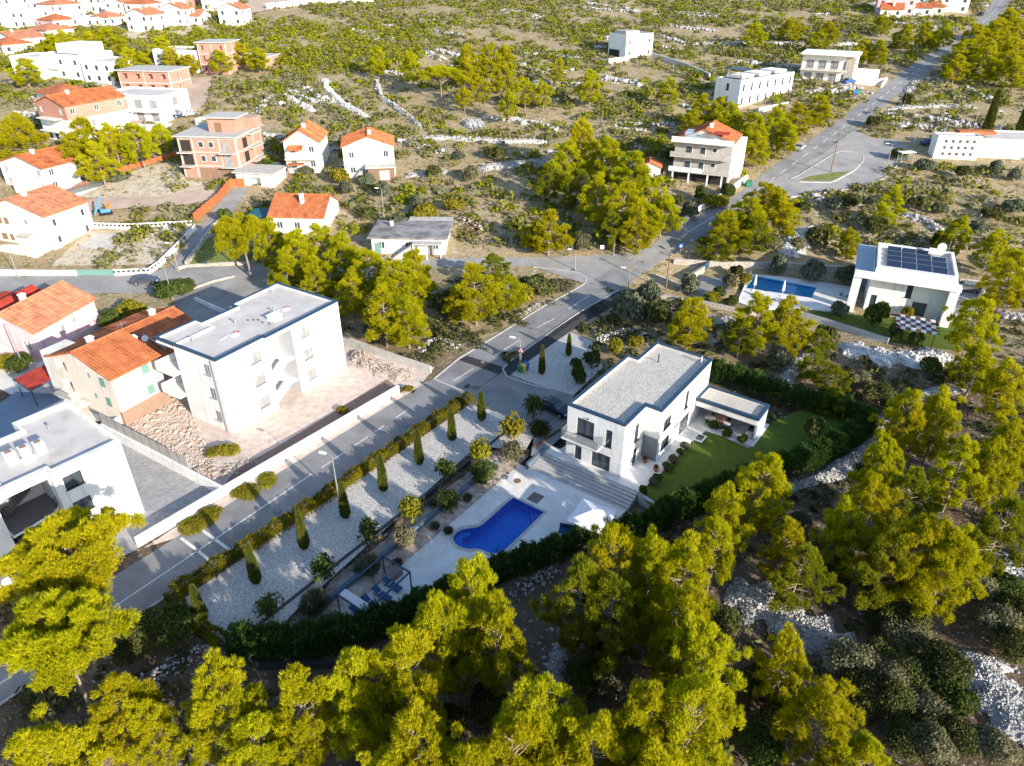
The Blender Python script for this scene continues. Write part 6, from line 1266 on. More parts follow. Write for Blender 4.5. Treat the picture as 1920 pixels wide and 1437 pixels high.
rl = [('bush', 1340, 1190), ('grey', 1640, 1135), ('bush', 1655, 1170), ('grey', 1690, 1205), ('grey', 1700, 1150), ('bush', 1740, 1260), ('bush', 1770, 1290), ('green', 1780, 1330), ('grey', 1850, 1180), ('bush', 1890, 1170), ('bush', 1900, 1240), ('grey', 1590, 1260), ('bush', 1610, 1310), ('grey', 1650, 1280), ('bush', 1490, 1330), ('bush', 1410, 1300), ('bush', 1130, 1260), ('bush', 1100, 1290), ('grey', 1160, 1300), ('bush', 1700, 1180), ('bush', 1560, 1090), ('grey', 1730, 1420), ('grey', 1850, 1420), ('bush', 1420, 1420), ('bush', 330, 1190), ('bush', 290, 1210), ('bush', 255, 1235), ('grey', 1440, 960), ('bush', 1640, 760), ('bush', 1680, 790), ('grey', 1600, 730), ('bush', 1740, 700), ('bush', 1790, 720), ('grey', 1490, 1000), ('bush', 1660, 1240), ('bush', 1700, 1290), ('grey', 1720, 1330), ('bush', 1660, 1340), ('bush', 1750, 1380), ('green', 1690, 1400), ('bush', 1790, 1400), ('bush', 1880, 1120), ('bush', 1910, 1190), ('grey', 1820, 1120), ('bush', 1450, 1380), ('bush', 1180, 1380), ('bush', 920, 1330), ('bush', 840, 1380)]
rl.sort(key=lambda q: q[1])
for i, (k, u, v) in enumerate(rl): bush({'bush': 'bushn', 'grey': 'greyn', 'green': 'bushn'}[k], u, v, 1.7+.8*((i*7) % 5)/5, 2.0+1.3*((i*3) % 4)/4, '%s wild %s maquis shrub from the left in the near wood' % (ordw(i), 'dark' if k == 'bush' else 'grey green' if k == 'grey' else 'leafy'), 'wild_shrub', 'shrub', 'wild shrubs in the near wood')
ml = [('bush', 1500, 400), ('olive', 1560, 395), ('bush', 1590, 390), ('olive', 1640, 385), ('bush', 1720, 395), ('olive', 1760, 400), ('bush', 1530, 460), ('grey', 1490, 470), ('bush', 1640, 440), ('olive', 1700, 470), ('bush', 1760, 470), ('olive', 1830, 440), ('bush', 1860, 410), ('olive', 1900, 400), ('bush', 1680, 300), ('olive', 1730, 320), ('bush', 1800, 335), ('olive', 1860, 330), ('olive', 1900, 340), ('bush', 1640, 240), ('bush', 1700, 200), ('grey', 1440, 470), ('olive', 690, 350), ('olive', 650, 365), ('olive', 720, 370), ('bush', 480, 440), ('green', 425, 420), ('olive', 780, 390), ('olive', 745, 430), ('bush', 690, 410), ('bush', 800, 400), ('olive', 860, 300), ('bush', 930, 300), ('bush', 815, 335), ('bright', 850, 395), ('grey', 1090, 470), ('olive', 1060, 465), ('bush', 1150, 465), ('bright', 1010, 470), ('grey', 880, 340), ('bright', 800, 415), ('olive', 1290, 410), ('bush', 1270, 385), ('bright', 1330, 390), ('green', 1312, 376), ('green', 1362, 372), ('bright', 1350, 385), ('bush', 1260, 300), ('olive', 575, 330), ('green', 500, 320), ('bright', 640, 345), ('olive', 85, 455), ('green', 125, 440), ('olive', 170, 290), ('olive', 190, 345), ('olive', 225, 340)]
ml.sort(key=lambda q: q[1])
for i, (k, u, v) in enumerate(ml): bush(k, u, v, 1.8+1.2*((i*7) % 5)/5, 2.0+1.4*((i*3) % 4)/4, '%s %s shrub from the left in the middle distance' % (ordw(i), {'bush': 'dark', 'olive': 'grey olive', 'grey': 'pale', 'bright': 'bright', 'green': 'green'}[k]), 'hill_shrub', 'shrub', 'shrubs of the middle distance')

# ------------------------------------------------------------------ stones
ICO = np.array([(0, .526, .851), (0, -.526, .851), (0, .526, -.851), (0, -.526, -.851), (.526, .851, 0), (-.526, .851, 0), (.526, -.851, 0), (-.526, -.851, 0), (.851, 0, .526), (-.851, 0, .526), (.851, 0, -.526), (-.851, 0, -.526)])
def hull_faces():
    fs = []
    for a in range(12):
        for b in range(a+1, 12):
            for c in range(b+1, 12):
                if all(abs(np.linalg.norm(ICO[i]-ICO[j])-1.052) < .02 for i, j in ((a, b), (b, c), (a, c))):
                    n = np.cross(ICO[b]-ICO[a], ICO[c]-ICO[a]); fs.append((a, b, c) if n@ICO[a] > 0 else (a, c, b))
    return np.array(fs)
IF = hull_faces()
ROCKS = [ICO*(1+np.random.default_rng(40+k).uniform(-.28, .22, (12, 1)))*np.array([1, .8, .62]) for k in range(8)]
def stones(pos, size, r):
    n = len(pos); a = r.uniform(0, 6.283, n); k = r.integers(0, 8, n); V_ = np.stack(ROCKS)[k]*size[:, None, None]; ca, sa = np.cos(a)[:, None], np.sin(a)[:, None]
    tl = r.normal(0, .35, (n, 1)); x, y, z = V_[..., 0], V_[..., 1], V_[..., 2]; y, z = y*np.cos(tl)-z*np.sin(tl), y*np.sin(tl)+z*np.cos(tl)
    V_ = np.stack([x*ca-y*sa, x*sa+y*ca, z], -1)+pos[:, None, :]
    return V_.reshape(-1, 3), (IF[None]+np.arange(n)[:, None, None]*12).reshape(-1, 3)
def rubble(name, label, pts, w, size, mound=.5, dens=1.0, m='rock', world=False, seed=1):
    r = np.random.default_rng(seed); P2 = [Vector(p) for p in (pts if world else W2(pts))]
    if len(P2) == 1: P2 = [P2[0]-Vector((w*.3, 0)), P2[0]+Vector((w*.3, 0))]
    R_ = resample(P2, 40); A_ = np.array([tuple(p) for p in R_]); L = sum((b-a).length for a, b in zip(R_, R_[1:])); n = int(L*w/(size*size)*.62*dens)
    t = r.uniform(0, 38.99, n); i = t.astype(int); f = (t-i)[:, None]; c = A_[i]*(1-f)+A_[i+1]*f; d = unit(A_[i+1]-A_[i]); q = np.stack([-d[:, 1], d[:, 0]], 1)
    ed = np.minimum(1, np.minimum(t, 39-t)/4); wl = w/2*(.75+.25*np.sin(t*.7+seed))*(.5+.5*ed); o = r.uniform(-1, 1, n); o = o*np.abs(o)**.15
    xy = c+q*(o*wl)[:, None]; z = tz(xy[:, 0], xy[:, 1])+mound*ed*(1-o*o)+size*.1; sz = size*r.lognormal(-.25, .38, n)*.62
    v, fa = stones(np.stack([xy[:, 0], xy[:, 1], z], 1), sz, r)
    # the earth core of the bank
    cv = []; K = 6
    for j in range(40):
        dd = A_[min(j+1, 39)]-A_[max(j-1, 0)]; dd = dd/np.linalg.norm(dd); qq = np.array([-dd[1], dd[0]]); e = min(1, min(j, 39-j)/4); ww = w/2*(.75+.25*math.sin(j*.7+seed))*(.5+.5*e)
        for k in range(K+1):
            s = -1+2*k/K; xx = A_[j]+qq*s*ww; cv.append((xx[0], xx[1], float(tz(xx[0], xx[1]))+mound*e*(1-s*s)-.14))
    b0 = len(v); cf = []
    if dens < .8: return setp(link(name, npmesh(name, v, fa, M[m])), label, 'stone bank', None, 'stuff')
    for j in range(39):
        for k in range(K): a = b0+j*(K+1)+k; cf += [(a, a+1, a+K+2), (a, a+K+2, a+K+1)]
    v = np.concatenate([v, np.array(cv)]); fa = np.concatenate([fa, np.array(cf)])
    EXCL.append(([tuple(p) for p in R_[::3]], w*.45))
    return setp(link(name, npmesh(name, v, fa, M[m])), label, 'stone bank', None, 'stuff')
RB = [([(1365, 1105), (1430, 1135), (1500, 1175), (1595, 1235)], 6.2, .18, .9, 1, 'broad grey rubble bank between the near pines'), ([(1475, 918), (1560, 893), (1622, 842), (1655, 790), (1720, 745), (1810, 730)], 2.7, .18, .6, 1, 'winding rubble bank outside the lawn hedge'), ([(1518, 650), (1492, 690), (1462, 728)], 3.0, .18, .7, 1, 'pale rubble bank below the double pine'), ([(1572, 648), (1640, 668), (1700, 674), (1785, 668)], 6.0, .32, .6, .85, 'spread of large white rocks below the timber pergola'), ([(1830, 1225), (1850, 1290), (1890, 1345), (1950, 1395)], 6.0, .18, .8, 1, 'grey rubble bank at the lower right edge'), ([(1835, 1085), (1890, 1065), (1960, 1050)], 4.4, .18, .7, 1, 'grey rubble bank at the right edge'), ([(1052, 1210), (1042, 1250), (1032, 1295)], 2.0, .2, .5, 1, 'small paved looking stone patch in the wood'), ([(240, 1300), (330, 1245), (425, 1205)], 2.6, .2, .25, .6, 'scattered stones below the gravel garden corner'), ([(960, 1118), (1000, 1095), (1050, 1072)], 2.2, .2, .4, .6, 'stony slope below the pool hedge'), ([(1335, 610), (1365, 600), (1385, 612)], 2.4, .25, .6, 1, 'small rubble heap under the yellow pines'), ([(1120, 640), (1170, 622), (1225, 640)], 3.0, .26, .4, .7, 'white rubble strip behind the villa'), ([(1470, 478), (1495, 455), (1525, 437)], 6.0, .3, 1.6, 1, 'high white rubble heap behind the stone wall'), ([(1690, 402), (1735, 415), (1765, 440)], 3.2, .3, .7, 1, 'rubble bank above the solar villa'), ([(1825, 480), (1850, 500), (1900, 520)], 3.4, .28, .7, 1, 'grey rubble slope behind the parked car'), ([(1870, 590), (1935, 600)], 3.2, .28, .6, 1, 'rubble bank at the right edge by the grove'),
      ([(870, 238), (905, 232)], 8, .4, 1.2, .8, 'pale stone heap on the open hillside'), ([(760, 332), (800, 328), (845, 322)], 2.6, .35, .6, .9, 'short stone bank below the hillside shrubs'), ([(895, 318), (960, 312), (1030, 305)], 4.0, .35, .9, .9, 'stone bank left of the big pine clump'), ([(608, 148), (615, 170), (640, 195), (690, 222)], 3.0, .4, .8, .9, 'white stone wall descending the hillside'), ([(530, 178), (560, 195), (590, 210)], 2.4, .4, .7, .9, 'shorter white stone wall left on the hillside'), ([(705, 150), (715, 185), (760, 215), (790, 240)], 2.2, .4, .8, .9, 'grey stone wall between the hillside pines'), ([(770, 262), (840, 262), (940, 268), (1040, 268)], 1.6, .4, .9, .9, 'long level stone wall across the hillside'), ([(1280, 84), (1400, 82), (1520, 84), (1640, 84)], 2.2, .45, .7, .8, 'long level stone wall behind the white villas'), ([(1720, 150), (1700, 175), (1690, 210)], 3.0, .4, .4, .8, 'pale stony track right of the upper road'), ([(1660, 205), (1760, 200), (1830, 200)], 2.0, .4, .5, .8, 'stone line across the right slope'), ([(300, 180), (330, 200)], 2.5, .4, .4, .7, 'rubble on the far building lot'), ([(860, 650), (810, 640), (790, 660)], 2.4, .28, .5, .7, 'rubble at the wood edge by the lot wall'), ([(940, 600), (985, 590), (1010, 570)], 1.6, .25, .3, .7, 'stones along the verge under the roadside pine')]
for i, (pts, w, s, md, dn, lab) in enumerate(RB): rubble('rubble_bank', lab, pts, w, s, md, dn*(1.5 if w > 2.5 and s < .2 else 1), 'rockwhite' if 'white' in lab else 'rock', False, i+1)
rubble('lot_rubble', 'loose pinkish rubble along the lower corner of the apartment lot', [(360, 880), (420, 895), (480, 865)], 4.5, .13, .3, .5, 'rockwarm', False, 71)
rubble('lot_rubble', 'heap of pinkish rubble at the far end of the apartment lot', [(660, 660), (700, 690), (770, 712)], 4.0, .17, .6, .8, 'rockwarm', False, 72)
r = np.random.default_rng(73); n = 4200; q = [P(u, v, 0) for u, v in [(225, 800), (340, 735), (420, 905)]]
a_ = r.random((n, 2)); a_ = np.where(a_.sum(1, keepdims=True) > 1, 1-a_, a_); pos = np.array(q[0])[None]+a_[:, :1]*(np.array(q[1])-np.array(q[0]))+a_[:, 1:]*(np.array(q[2])-np.array(q[0])); pos[:, 2] = .05
v_, f_ = stones(pos, .075*r.lognormal(0, .55, n), r); setp(link('lot_stones', npmesh('lot_stones', v_, f_, M['rockwarm'])), 'pinkish stones strewn over the left part of the apartment lot', 'stones', None, 'stuff')
# hillside: many low stone banks, one mass
r = np.random.default_rng(80); vs = []; fs = []; k0 = 0
def free0(x, y):
    ok = np.ones(x.shape, bool)
    for e in HARD: ok &= ~in_poly(x, y, e)
    return ok
def free(x, y, pad=0):
    ok = np.ones(x.shape, bool)
    for e in EXCL:
        if e[0] == 'poly': ok &= ~in_poly(x, y, e[1])
        elif e[0] == 'c': ok &= (x-e[1][0])**2+(y-e[1][1])**2 > (e[2]+pad)**2
        else:
            for (a, b) in e[0]: ok &= (x-a)**2+(y-b)**2 > (e[1]+pad)**2
    return ok
cx_, cy_ = r.uniform(-190, 260, 190), r.uniform(135, 385, 190); ok = free(cx_, cy_, 1) & (np.abs(cx_) < cy_*.78) & ~((cx_ < -60) & (cy_ > 250))
for x, y in zip(cx_[ok], cy_[ok]):
    L = r.uniform(5, 24); an = math.radians(r.normal(-28, 22)); n = int(L*6); s = r.uniform(-L/2, L/2, n); o = r.normal(0, r.uniform(.4, 1.1), n); cur = .02*s*s*r.normal(0, .7)
    px_ = x+math.cos(an)*s-math.sin(an)*(o+cur); py_ = y+math.sin(an)*s+math.cos(an)*(o+cur); g = free(px_, py_); px_, py_, o = px_[g], py_[g], o[g]
    if not len(px_): continue
    v, f = stones(np.stack([px_, py_, tz(px_, py_)+.45*np.exp(-o*o)], 1), .42*r.lognormal(0, .4, len(px_)), r); vs.append(v); fs.append(f+k0); k0 += len(v)
setp(link('hillside_stones', npmesh('hillside_stones', np.concatenate(vs), np.concatenate(fs), M['rock'])), 'countless low banks of pale stones across the far hillside', 'stones', None, 'stuff')
# scrub cover of the hillside, too dense to count
r = np.random.default_rng(90)
def scrub(n, xr, yr, size, m, name, label, lf=30, pad=.5, cond=None, leaf=.3, noise=True):
    x, y = r.uniform(*xr, n), r.uniform(*yr, n); ok = (np.abs(x) < y*.80+12) & free(x, y, pad)
    if cond is not None: ok &= cond(x, y)
    if noise: ok &= (np.sin(x*.09+1.7*np.sin(y*.06))+np.sin(y*.15+1.4*np.sin(x*.07))+.7*np.sin(x*.31+y*.23)+r.normal(0, .6, n)) > -.75
    x, y = x[ok], y[ok]; n = len(x); R = size*r.lognormal(-.1, .55, n); c = np.repeat(np.stack([x, y, tz(x, y)], 1), lf, 0); d = sph(n*lf, r); d[:, 2] = np.abs(d[:, 2]); RR = np.repeat(R, lf)[:, None]
    pos = c+d*RR*r.uniform(.6, 1.0, (n*lf, 1))*np.array([1, 1, .75])
    setp(link(name, quad_me(name, leaves(pos, d, leaf*np.clip(RR[:, 0], .5, 1.6), r, .5), M[m])), label, 'scrub', None, 'stuff')
hillc = lambda x, y: ~((x < -75) & (y < 165))
scrub(15500, (-230, 290), (112, 400), 1.35, 'scrub', 'dark_scrub', 'dark green scrub covering the hillside', cond=hillc)
scrub(13000, (-230, 290), (112, 400), 1.0, 'grey', 'pale_scrub', 'pale dry scrub covering the hillside', cond=hillc)
scrub(5200, (-230, 290), (125, 400), 1.5, 'pine2', 'green_scrub', 'bright green scrub scattered on the hillside', cond=hillc, lf=44)
scrub(1900, (-250, -30), (238, 300), 1.25, 'pine2', 'village_scrub', 'green belt of scrub between the far village and the white cubes', lf=40, noise=False)
scrub(5200, (-70, 95), (18, 112), .7, 'bush', 'dark_undergrowth', 'dark low undergrowth on the wood floor', lf=30, pad=.1, noise=False, leaf=.26, cond=lambda x, y: (vloc(x, y)[1] < -6) | (vloc(x, y)[0] < -36) | (y > 78))
scrub(2600, (-70, 85), (18, 112), .5, 'grey', 'undergrowth', 'low undergrowth on the wood floor', lf=26, pad=.2, noise=False, leaf=.26, cond=lambda x, y: (vloc(x, y)[1] < -6) | (vloc(x, y)[0] < -36) | (y > 78))
scrub(480, (-135, -35), (112, 185), .38, 'scrub', 'lot_weeds', 'low weeds on the dry lots at left', lf=22, pad=-3, noise=False, leaf=.3, cond=lambda x, y: ((x < -60) | (y > 150)) & free0(x, y))
# dry grass blades on open ground
n = 26000; x, y = r.uniform(-120, 130, n), r.uniform(20, 200, n); ok = (np.abs(x) < y*.8+10) & free(x, y, 0) & ((vloc(x, y)[1] < -4) | (y > 95)); x, y = x[ok], y[ok]
setp(link('dry_grass', tri_me('dry_grass', tufts(np.stack([x, y, tz(x, y)], 1), np.tile([0, 0, 1.0], (len(x), 1)), np.where(y < 80, .35, .55), np.where(y < 80, .03, .06), 4, .5, r), M['grass'])), 'dry straw coloured grass on the open ground', 'grass', None, 'stuff')
# ------------------------------------------------------------------ street lamps, poles, signs
def lamp(u, v, h, label, arm=(-.8, .3), z=None, m='galv'):
    p = P(u, v, z); t = thing('street_lamp', label, 'street lamp', (p.x, p.y, p.z))
    MB().tube([(0, 0, -.2), (0, 0, h*.5), (0, 0, h)], [.09, .075, .05], 8).build('pole', M[m], t); MB().lathe([(.17, 0), (.17, .25), (.1, .3)], 8).build('base', M[m], t)
    MB().tube([(0, 0, h-.03), (arm[0]*.5, arm[1]*.5, h+.12), (arm[0], arm[1], h+.12)], .035, 6).build('arm', M[m], t)
    hd = MB().obox((arm[0]*1.25, arm[1]*1.25, h+.12), ((arm[0], arm[1], 0), (-arm[1], arm[0], 0), (0, 0, 1)), (.45, .17, .07)).build('lamp_head', M['whiteplastic'], t)
    return t
for a in [(635, 934, 5.4, 'street lamp standing in the hedge by the gravel cypresses'), (975, 693, 4.6, 'street lamp carrying the warning triangle at the driveway corner'), (1177, 552, 4.4, 'street lamp at the end of the fresh asphalt strip'), (1078, 507, 3.6, 'small lamp on the verge at the junction'), (324, 562, 5.5, 'tall lamp at the shrub island on the left street'), (48, 697, 7.0, 'tall lamp beside the carport at the left'), (335, 510, 5.0, 'lamp at the mouth of the alley'), (35, 520, 4.5, 'lamp at the street wall on the far left'), (1713, 270, 6.5, 'lamp at the turning loop entrance'), (1768, 262, 6.0, 'lamp behind the perforated building'), (1660, 323, 6.0, 'lamp at the loop bus stop'), (1806, 314, 6.0, 'lamp before the perforated building'), (1822, 252, 6, 'lamp beside the tall cypress'), (1870, 258, 6, 'lamp near the right edge cypress'), (1203, 462, 5.5, 'lamp below the big pine clump'), (1150, 480, 3.5, 'short lamp near the junction kerb'), (720, 407, 5.5, 'lamp behind the weathered cottage')]:
    lamp(*a)
def wpole(u, v, h, label):
    p = P(u, v); t = thing('utility_pole', label, 'utility pole', (p.x, p.y, p.z)); MB().tube([(0, 0, -.2), (.03, 0, h)], [.13, .09], 7).build('pole', M['wood2'], t); MB().tube([(-.5, .2, h-.3), (.5, -.2, h-.3)], .05, 5).build('crossarm', M['wood2'], t)
    return Vector((p.x, p.y, p.z+h-.25))
k1 = wpole(1248, 545, 6.5, 'wooden utility pole at the apron of the solar villa'); k2 = wpole(1385, 282, 7.5, 'wooden pole beside the tiled house pines'); k3 = wpole(1557, 325, 8.5, 'wooden pole on the loop island'); k4 = wpole(1060, 480, 6, 'wooden pole at the foot of the big pine clump')
def wire(a, b, label):
    pts = [a.lerp(b, i/12)-Vector((0, 0, 1.0*(1-(2*i/12-1)**2))) for i in range(13)]; setp(MB().tube(pts, .02, 3, False).build('overhead_wire', M['darkmetal']), label, 'wire')
wire(k1, k4, 'sagging wire from the apron pole to the clump pole'); wire(k1, k2, 'sagging wire from the apron pole up to the tiled house pole'); wire(k2, k3, 'sagging wire from the tiled house pole to the loop island')
def sign(u, v, h, kind, label, z=None, face=(0, -1)):
    p = P(u, v, z); t = thing('road_sign', label, 'road sign', (p.x, p.y, p.z), math.atan2(face[1], face[0])+math.pi/2)
    MB().tube([(0, 0, -.1), (0, 0, h)], .035, 6).build('post', M['galv'], t)
    if kind == 'tri':
        T3 = lambda r, y0, y1, zc: MB().add([(r*math.sin(a), y, zc+r*math.cos(a)) for y in (y0, y1) for a in (0, 2.094, 4.189)], [(0, 1, 2), (5, 4, 3), (0, 3, 4, 1), (1, 4, 5, 2), (2, 5, 3, 0)])
        b_ = T3(.55, -.06, -.04, h-.3).build('red_border', M['red'], t); T3(.36, -.075, -.062, h-.3).build('white_field', M['whiteplastic'], t); MB().box(-.08, .08, -.085, -.077, h-.42, h-.2).build('symbol', M['darkmetal'], t)
    else:
        b_ = MB().box(-.35, .35, -.06, -.03, h-.7, h).build('panel', M['blue' if kind == 'blue' else 'whiteplastic'], t)
        if kind == 'blue':
            MB().add([(-.24, -.065, h-.58), (.24, -.065, h-.58), (0, -.065, h-.12)], [(0, 1, 2)]).build('white_triangle', M['whiteplastic'], t); MB().box(-.04, .05, -.072, -.068, h-.52, h-.3).build('walker_symbol', M['darkmetal'], t)
        else: MB().box(-.2, .2, -.067, -.062, h-.5, h-.42).build('symbol', M['darkmetal'], t); MB().box(-.05, .05, -.067, -.062, h-.35, h-.15).build('symbol', M['darkmetal'], t)
sign(977, 694, 3.3, 'tri', 'red bordered warning triangle at the driveway corner', face=(-.5, -.85)); sign(1274, 483, 2.6, 'blue', 'blue pedestrian crossing sign by the apron'); sign(1329, 447, 3.0, 'white', 'white house shaped sign board beside the road'); sign(1221, 455, 2.6, 'blue', 'blue sign on the far kerb opposite the apron'); sign(1128, 478, 1.8, 'white', 'small white marker at the junction')
# recycling bins at the driveway corner
for u, v, m, lab in ((976, 698, 'green', 'green wheeled bin at the foot of the lamp'), (981, 697, 'yellow', 'yellow wheeled bin between green and blue bins'), (987, 693, 'blue', 'blue wheeled bin on the white gravel corner')):
    p = P(u, v, .05); t = thing('wheelie_bin', lab, 'bin', (p.x, p.y, .05), .9, 'bins at the driveway corner')
    MB().add([(-.22, -.25, .05), (.22, -.25, .05), (.22, .25, .05), (-.22, .25, .05), (-.29, -.33, .95), (.29, -.33, .95), (.29, .35, .95), (-.29, .35, .95)], [(0, 3, 2, 1), (0, 1, 5, 4), (1, 2, 6, 5), (2, 3, 7, 6), (3, 0, 4, 7)]).build('body', M[m], t)
    MB().add([(-.31, -.36, .955), (.31, -.36, .955), (.31, .37, .955), (-.31, .37, .955), (-.25, -.3, 1.06), (.25, -.3, 1.06), (.25, .33, 1.1), (-.25, .33, 1.1)], [(0, 3, 2, 1), (4, 5, 6, 7), (0, 1, 5, 4), (1, 2, 6, 5), (2, 3, 7, 6), (3, 0, 4, 7)]).build('lid', M[m], t)
    for s in (-.22, .22): MB().tube([(s-.03, .3, .1), (s+.03, .3, .1)], .1, 10).build('wheel', M['tyre'], t)
for u, v, m, lab in ((1596, 177, 'yellow', 'yellow bin at the bend parking'), (1601, 178, 'blue', 'blue bin at the bend parking'), (1608, 177, 'green', 'green bin at the bend parking'), (1403, 350, 'green', 'green bin by the white garden wall')):
    p = P(u, v); t = thing('waste_container', lab, 'bin', (p.x, p.y, p.z)); MB().box(-.6, .6, -.5, .5, .1, 1.1).build('body', M[m], t); MB().box(-.64, .64, -.54, .54, 1.102, 1.25).build('lid', M[m], t)
# ------------------------------------------------------------------ cars
def paint(name, c): 
    m = mat(name, c, None, rough=.25, spec=.6, metal=.2); return m
def car(loc, rz, col, label, L=4.3, W=1.8, H=1.5, est=False):
    t = thing('parked_car', label, 'car', loc, rz); pm_ = paint('car_paint_%d' % len(bpy.data.materials), col)
    def prof(ps, w0, w1, nm, m, par):
        mb = MB(); n = len(ps); vs = [(x, -w*W/2, z) for (x, z), w in zip(ps, w0)]+[(x, w*W/2, z) for (x, z), w in zip(ps, w0)]
        mb.add(vs, [tuple(range(n)), tuple(range(2*n-1, n-1, -1))]+[((i+1) % n, i, n+i, n+(i+1) % n) for i in range(n)]); o = mb.build(nm, m, par)
        bv = o.modifiers.new('bevel', 'BEVEL'); bv.width = .06; bv.segments = 2; return o
    h = L/2
    body = prof([(-h, .35), (-h+.05, .75), (-h+.3, .92), (h-1.15, .95), (h-.15, .80), (h, .55), (h-.05, .28), (-h+.1, .28)], [.94, .97, 1, 1, .93, .9, .94, .96], None, 'body', pm_, t)
    r0 = -h+.35 if est else -h+.75
    cab = prof([(r0-.15, .93), (r0+.25, H-.06), (r0+.8, H), (h-2.0, H-.04), (h-1.15, .95)], [.92, .76, .76, .76, .90], None, 'cabin', M['glass'], t)
    prof([(r0+.22, H-.09), (r0+.3, H-.02), (r0+.8, H+.03), (h-2.0, H-.01), (h-1.85, H-.1)], [.78, .78, .78, .78, .80], None, 'roof', pm_, t)
    mb = MB()
    for x in (r0+.12, (r0+h-1.6)/2+.1, h-1.6):
        for s in (-1, 1): mb.tube([(x, s*W*.455, .94), (x+(.1 if x < 0 else -.15), s*W*.385, H-.05)], .035, 5)
    mb.build('pillars', pm_, t)
    for x in (-h+.8, h-.85):
        for s in (-1, 1):
            w = MB().tube([(x, s*(W/2-.2), .32), (x, s*(W/2+.01), .32)], .32, 16).build('wheel', M['tyre'], t); MB().tube([(x, s*(W/2+.012), .32), (x, s*(W/2+.025), .32)], .19, 10).build('rim', M['galv'], w)
    for s in (-1, 1):
        MB().box(h-.22, h-.06, s*W*.36-.18, s*W*.36+.18, .62, .76).build('headlight', M['whiteplastic'], t); MB().box(-h+.0, -h+.08, s*W*.38-.16, s*W*.38+.16, .66, .84).build('tail_light', M['red'], t); MB().box(h-1.55, h-1.38, s*(W/2+.02)-.1, s*(W/2+.02)+.1, .92, 1.06).build('mirror', pm_, t)
    return t
def pc(u, v, rz, *a, z=None, **k): p = P(u, v, z); return car((p.x, p.y, p.z+.06), math.radians(rz), *a, **k)
pc(1040, 772, -42, (.012, .016, .03), 'dark navy car parked beside the villa on the driveway', z=0.05, L=4.6)
pc(1806, 545, 160, (.22, .23, .25), 'grey estate car parked behind the solar villa', L=4.5, est=True)
pc(1499, 281, 55, (.5, .51, .52), 'silver car parked under the roadside pines'); pc(1401, 288, 60, (.3, .33, .38), 'bluish car behind the tiled house')
pc(1592, 157, 20, (.03, .12, .4), 'blue car at the bend parking'); pc(1742, 272, 15, (.02, .06, .2), 'dark blue car beside the perforated building')
pc(520, 318, 80, (.03, .07, .16), 'dark blue car on the yard between brick shell and gabled house'); pc(648, 322, 95, (.03, .035, .05), 'black car between the two gabled houses'); pc(340, 220, 30, (.02, .06, .14), 'dark blue car beside the modern white villa'); pc(358, 218, 30, (.4, .42, .45), 'silver car beside the modern white villa'); pc(275, 532, 8, (.07, .08, .10), 'dark car on the left street by the shrub island'); pc(1838, 30, 50, (.03, .03, .035), 'black car on the far road'); pc(1846, 14, 50, (.6, .6, .6), 'white car on the far road near the top')
# ------------------------------------------------------------------ pool side furniture
VR = VA
def vt(name, label, cat, x, y, z, rz=0, group=None): p = V(x, y); return thing(name, label, cat, (p[0], p[1], z), VR+rz, group)
t = vt('lounge_pergola', 'dark blue metal pergola frame over the loungers', 'pergola', 0, 0, -.8)
for x, y in ((-30.0, 10.95), (-24.5, 11.05), (-24.5, 7.7), (-30.0, 7.6)): MB().box(x-.05, x+.05, y-.05, y+.05, 0, 2.35).build('post', M['bluemetal'], t)
for a, b in (((-30.0, 10.95), (-24.5, 11.05)), ((-24.5, 11.05), (-24.5, 7.7)), ((-24.5, 7.7), (-30.0, 7.6)), ((-30.0, 7.6), (-30.0, 10.95))):
    a, b = Vector(a), Vector(b); d = (b-a).normalized(); c = (a+b)/2; MB().obox((c.x, c.y, 2.42), ((d.x, d.y, 0), (-d.y, d.x, 0), (0, 0, 1)), ((b-a).length/2+.05, .06, .07)).build('beam', M['bluemetal'], t)
for k in range(9): MB().tube([(-29.85+k*.085, 10.85, 2.36+.06*(k % 2)), (-29.85+k*.085, 7.75, 2.36+.06*(k % 2))], .045, 5).build('folded_canopy_pleat', M['whitefab'], t)
for i, x in enumerate((-25.15, -26.5, -27.8, -29.2)):
    t = vt('sun_lounger', 'navy sun lounger under the pergola, %s from the storage chest' % ordw(i), 'sun lounger', x, 9.4, -.8, math.radians(-90), 'loungers under the pergola')
    # local x runs towards the foot
    f = MB()
    for s in (-.32, .32): f.tube([(-.9, s, .3), (1.0, s, .3)], .03, 5)
    f.build('frame', M['bluemetal'], t)
    for x_ in (-.7, .8):
        for s in (-.32, .32): MB().tube([(x_, s, 0), (x_, s, .3)], .025, 5).build('leg', M['bluemetal'], t)
    MB().box(-.25, 1.0, -.3, .3, .33, .40).build('seat', M['navyfab'], t); MB().slab([(-1.0, -.3, .78), (-.3, -.3, .40), (-.3, .3, .40), (-1.0, .3, .78)], .07).build('backrest', M['navyfab'], t); MB().box(-.29, -.25, -.28, .28, .37, .41).build('white_strap', M['whitefab'], t)
t = vt('storage_chest', 'grey brown storage chest at the end of the loungers', 'chest', -24.2, 10.25, -.8)
MB().box(-.8, .8, -.45, .45, 0, .62).build('body', M['greybox'], t); MB().box(-.83, .83, -.48, .48, .622, .7).build('lid', M['greybox'], t)
t = vt('outdoor_shower', 'black bent frame standing at the deck edge by the hedge', 'shower', -22.2, 4.4, -.8)
MB().tube([(0, 0, 0), (0, 0, 1.9), (.25, 0, 2.1), (.9, 0, 2.1)], .05, 6).build('pipe', M['darkmetal'], t); MB().box(-.2, .2, -.2, .2, .0, .04).build('base', M['darkmetal'], t)
t = vt('deck_mat', 'dark square cover plate in the deck above the pool', 'cover', -7.35, 6.0, -.798); MB().box(-.72, .72, -.66, .66, 0, .02).build('plate', M['wood'], t)
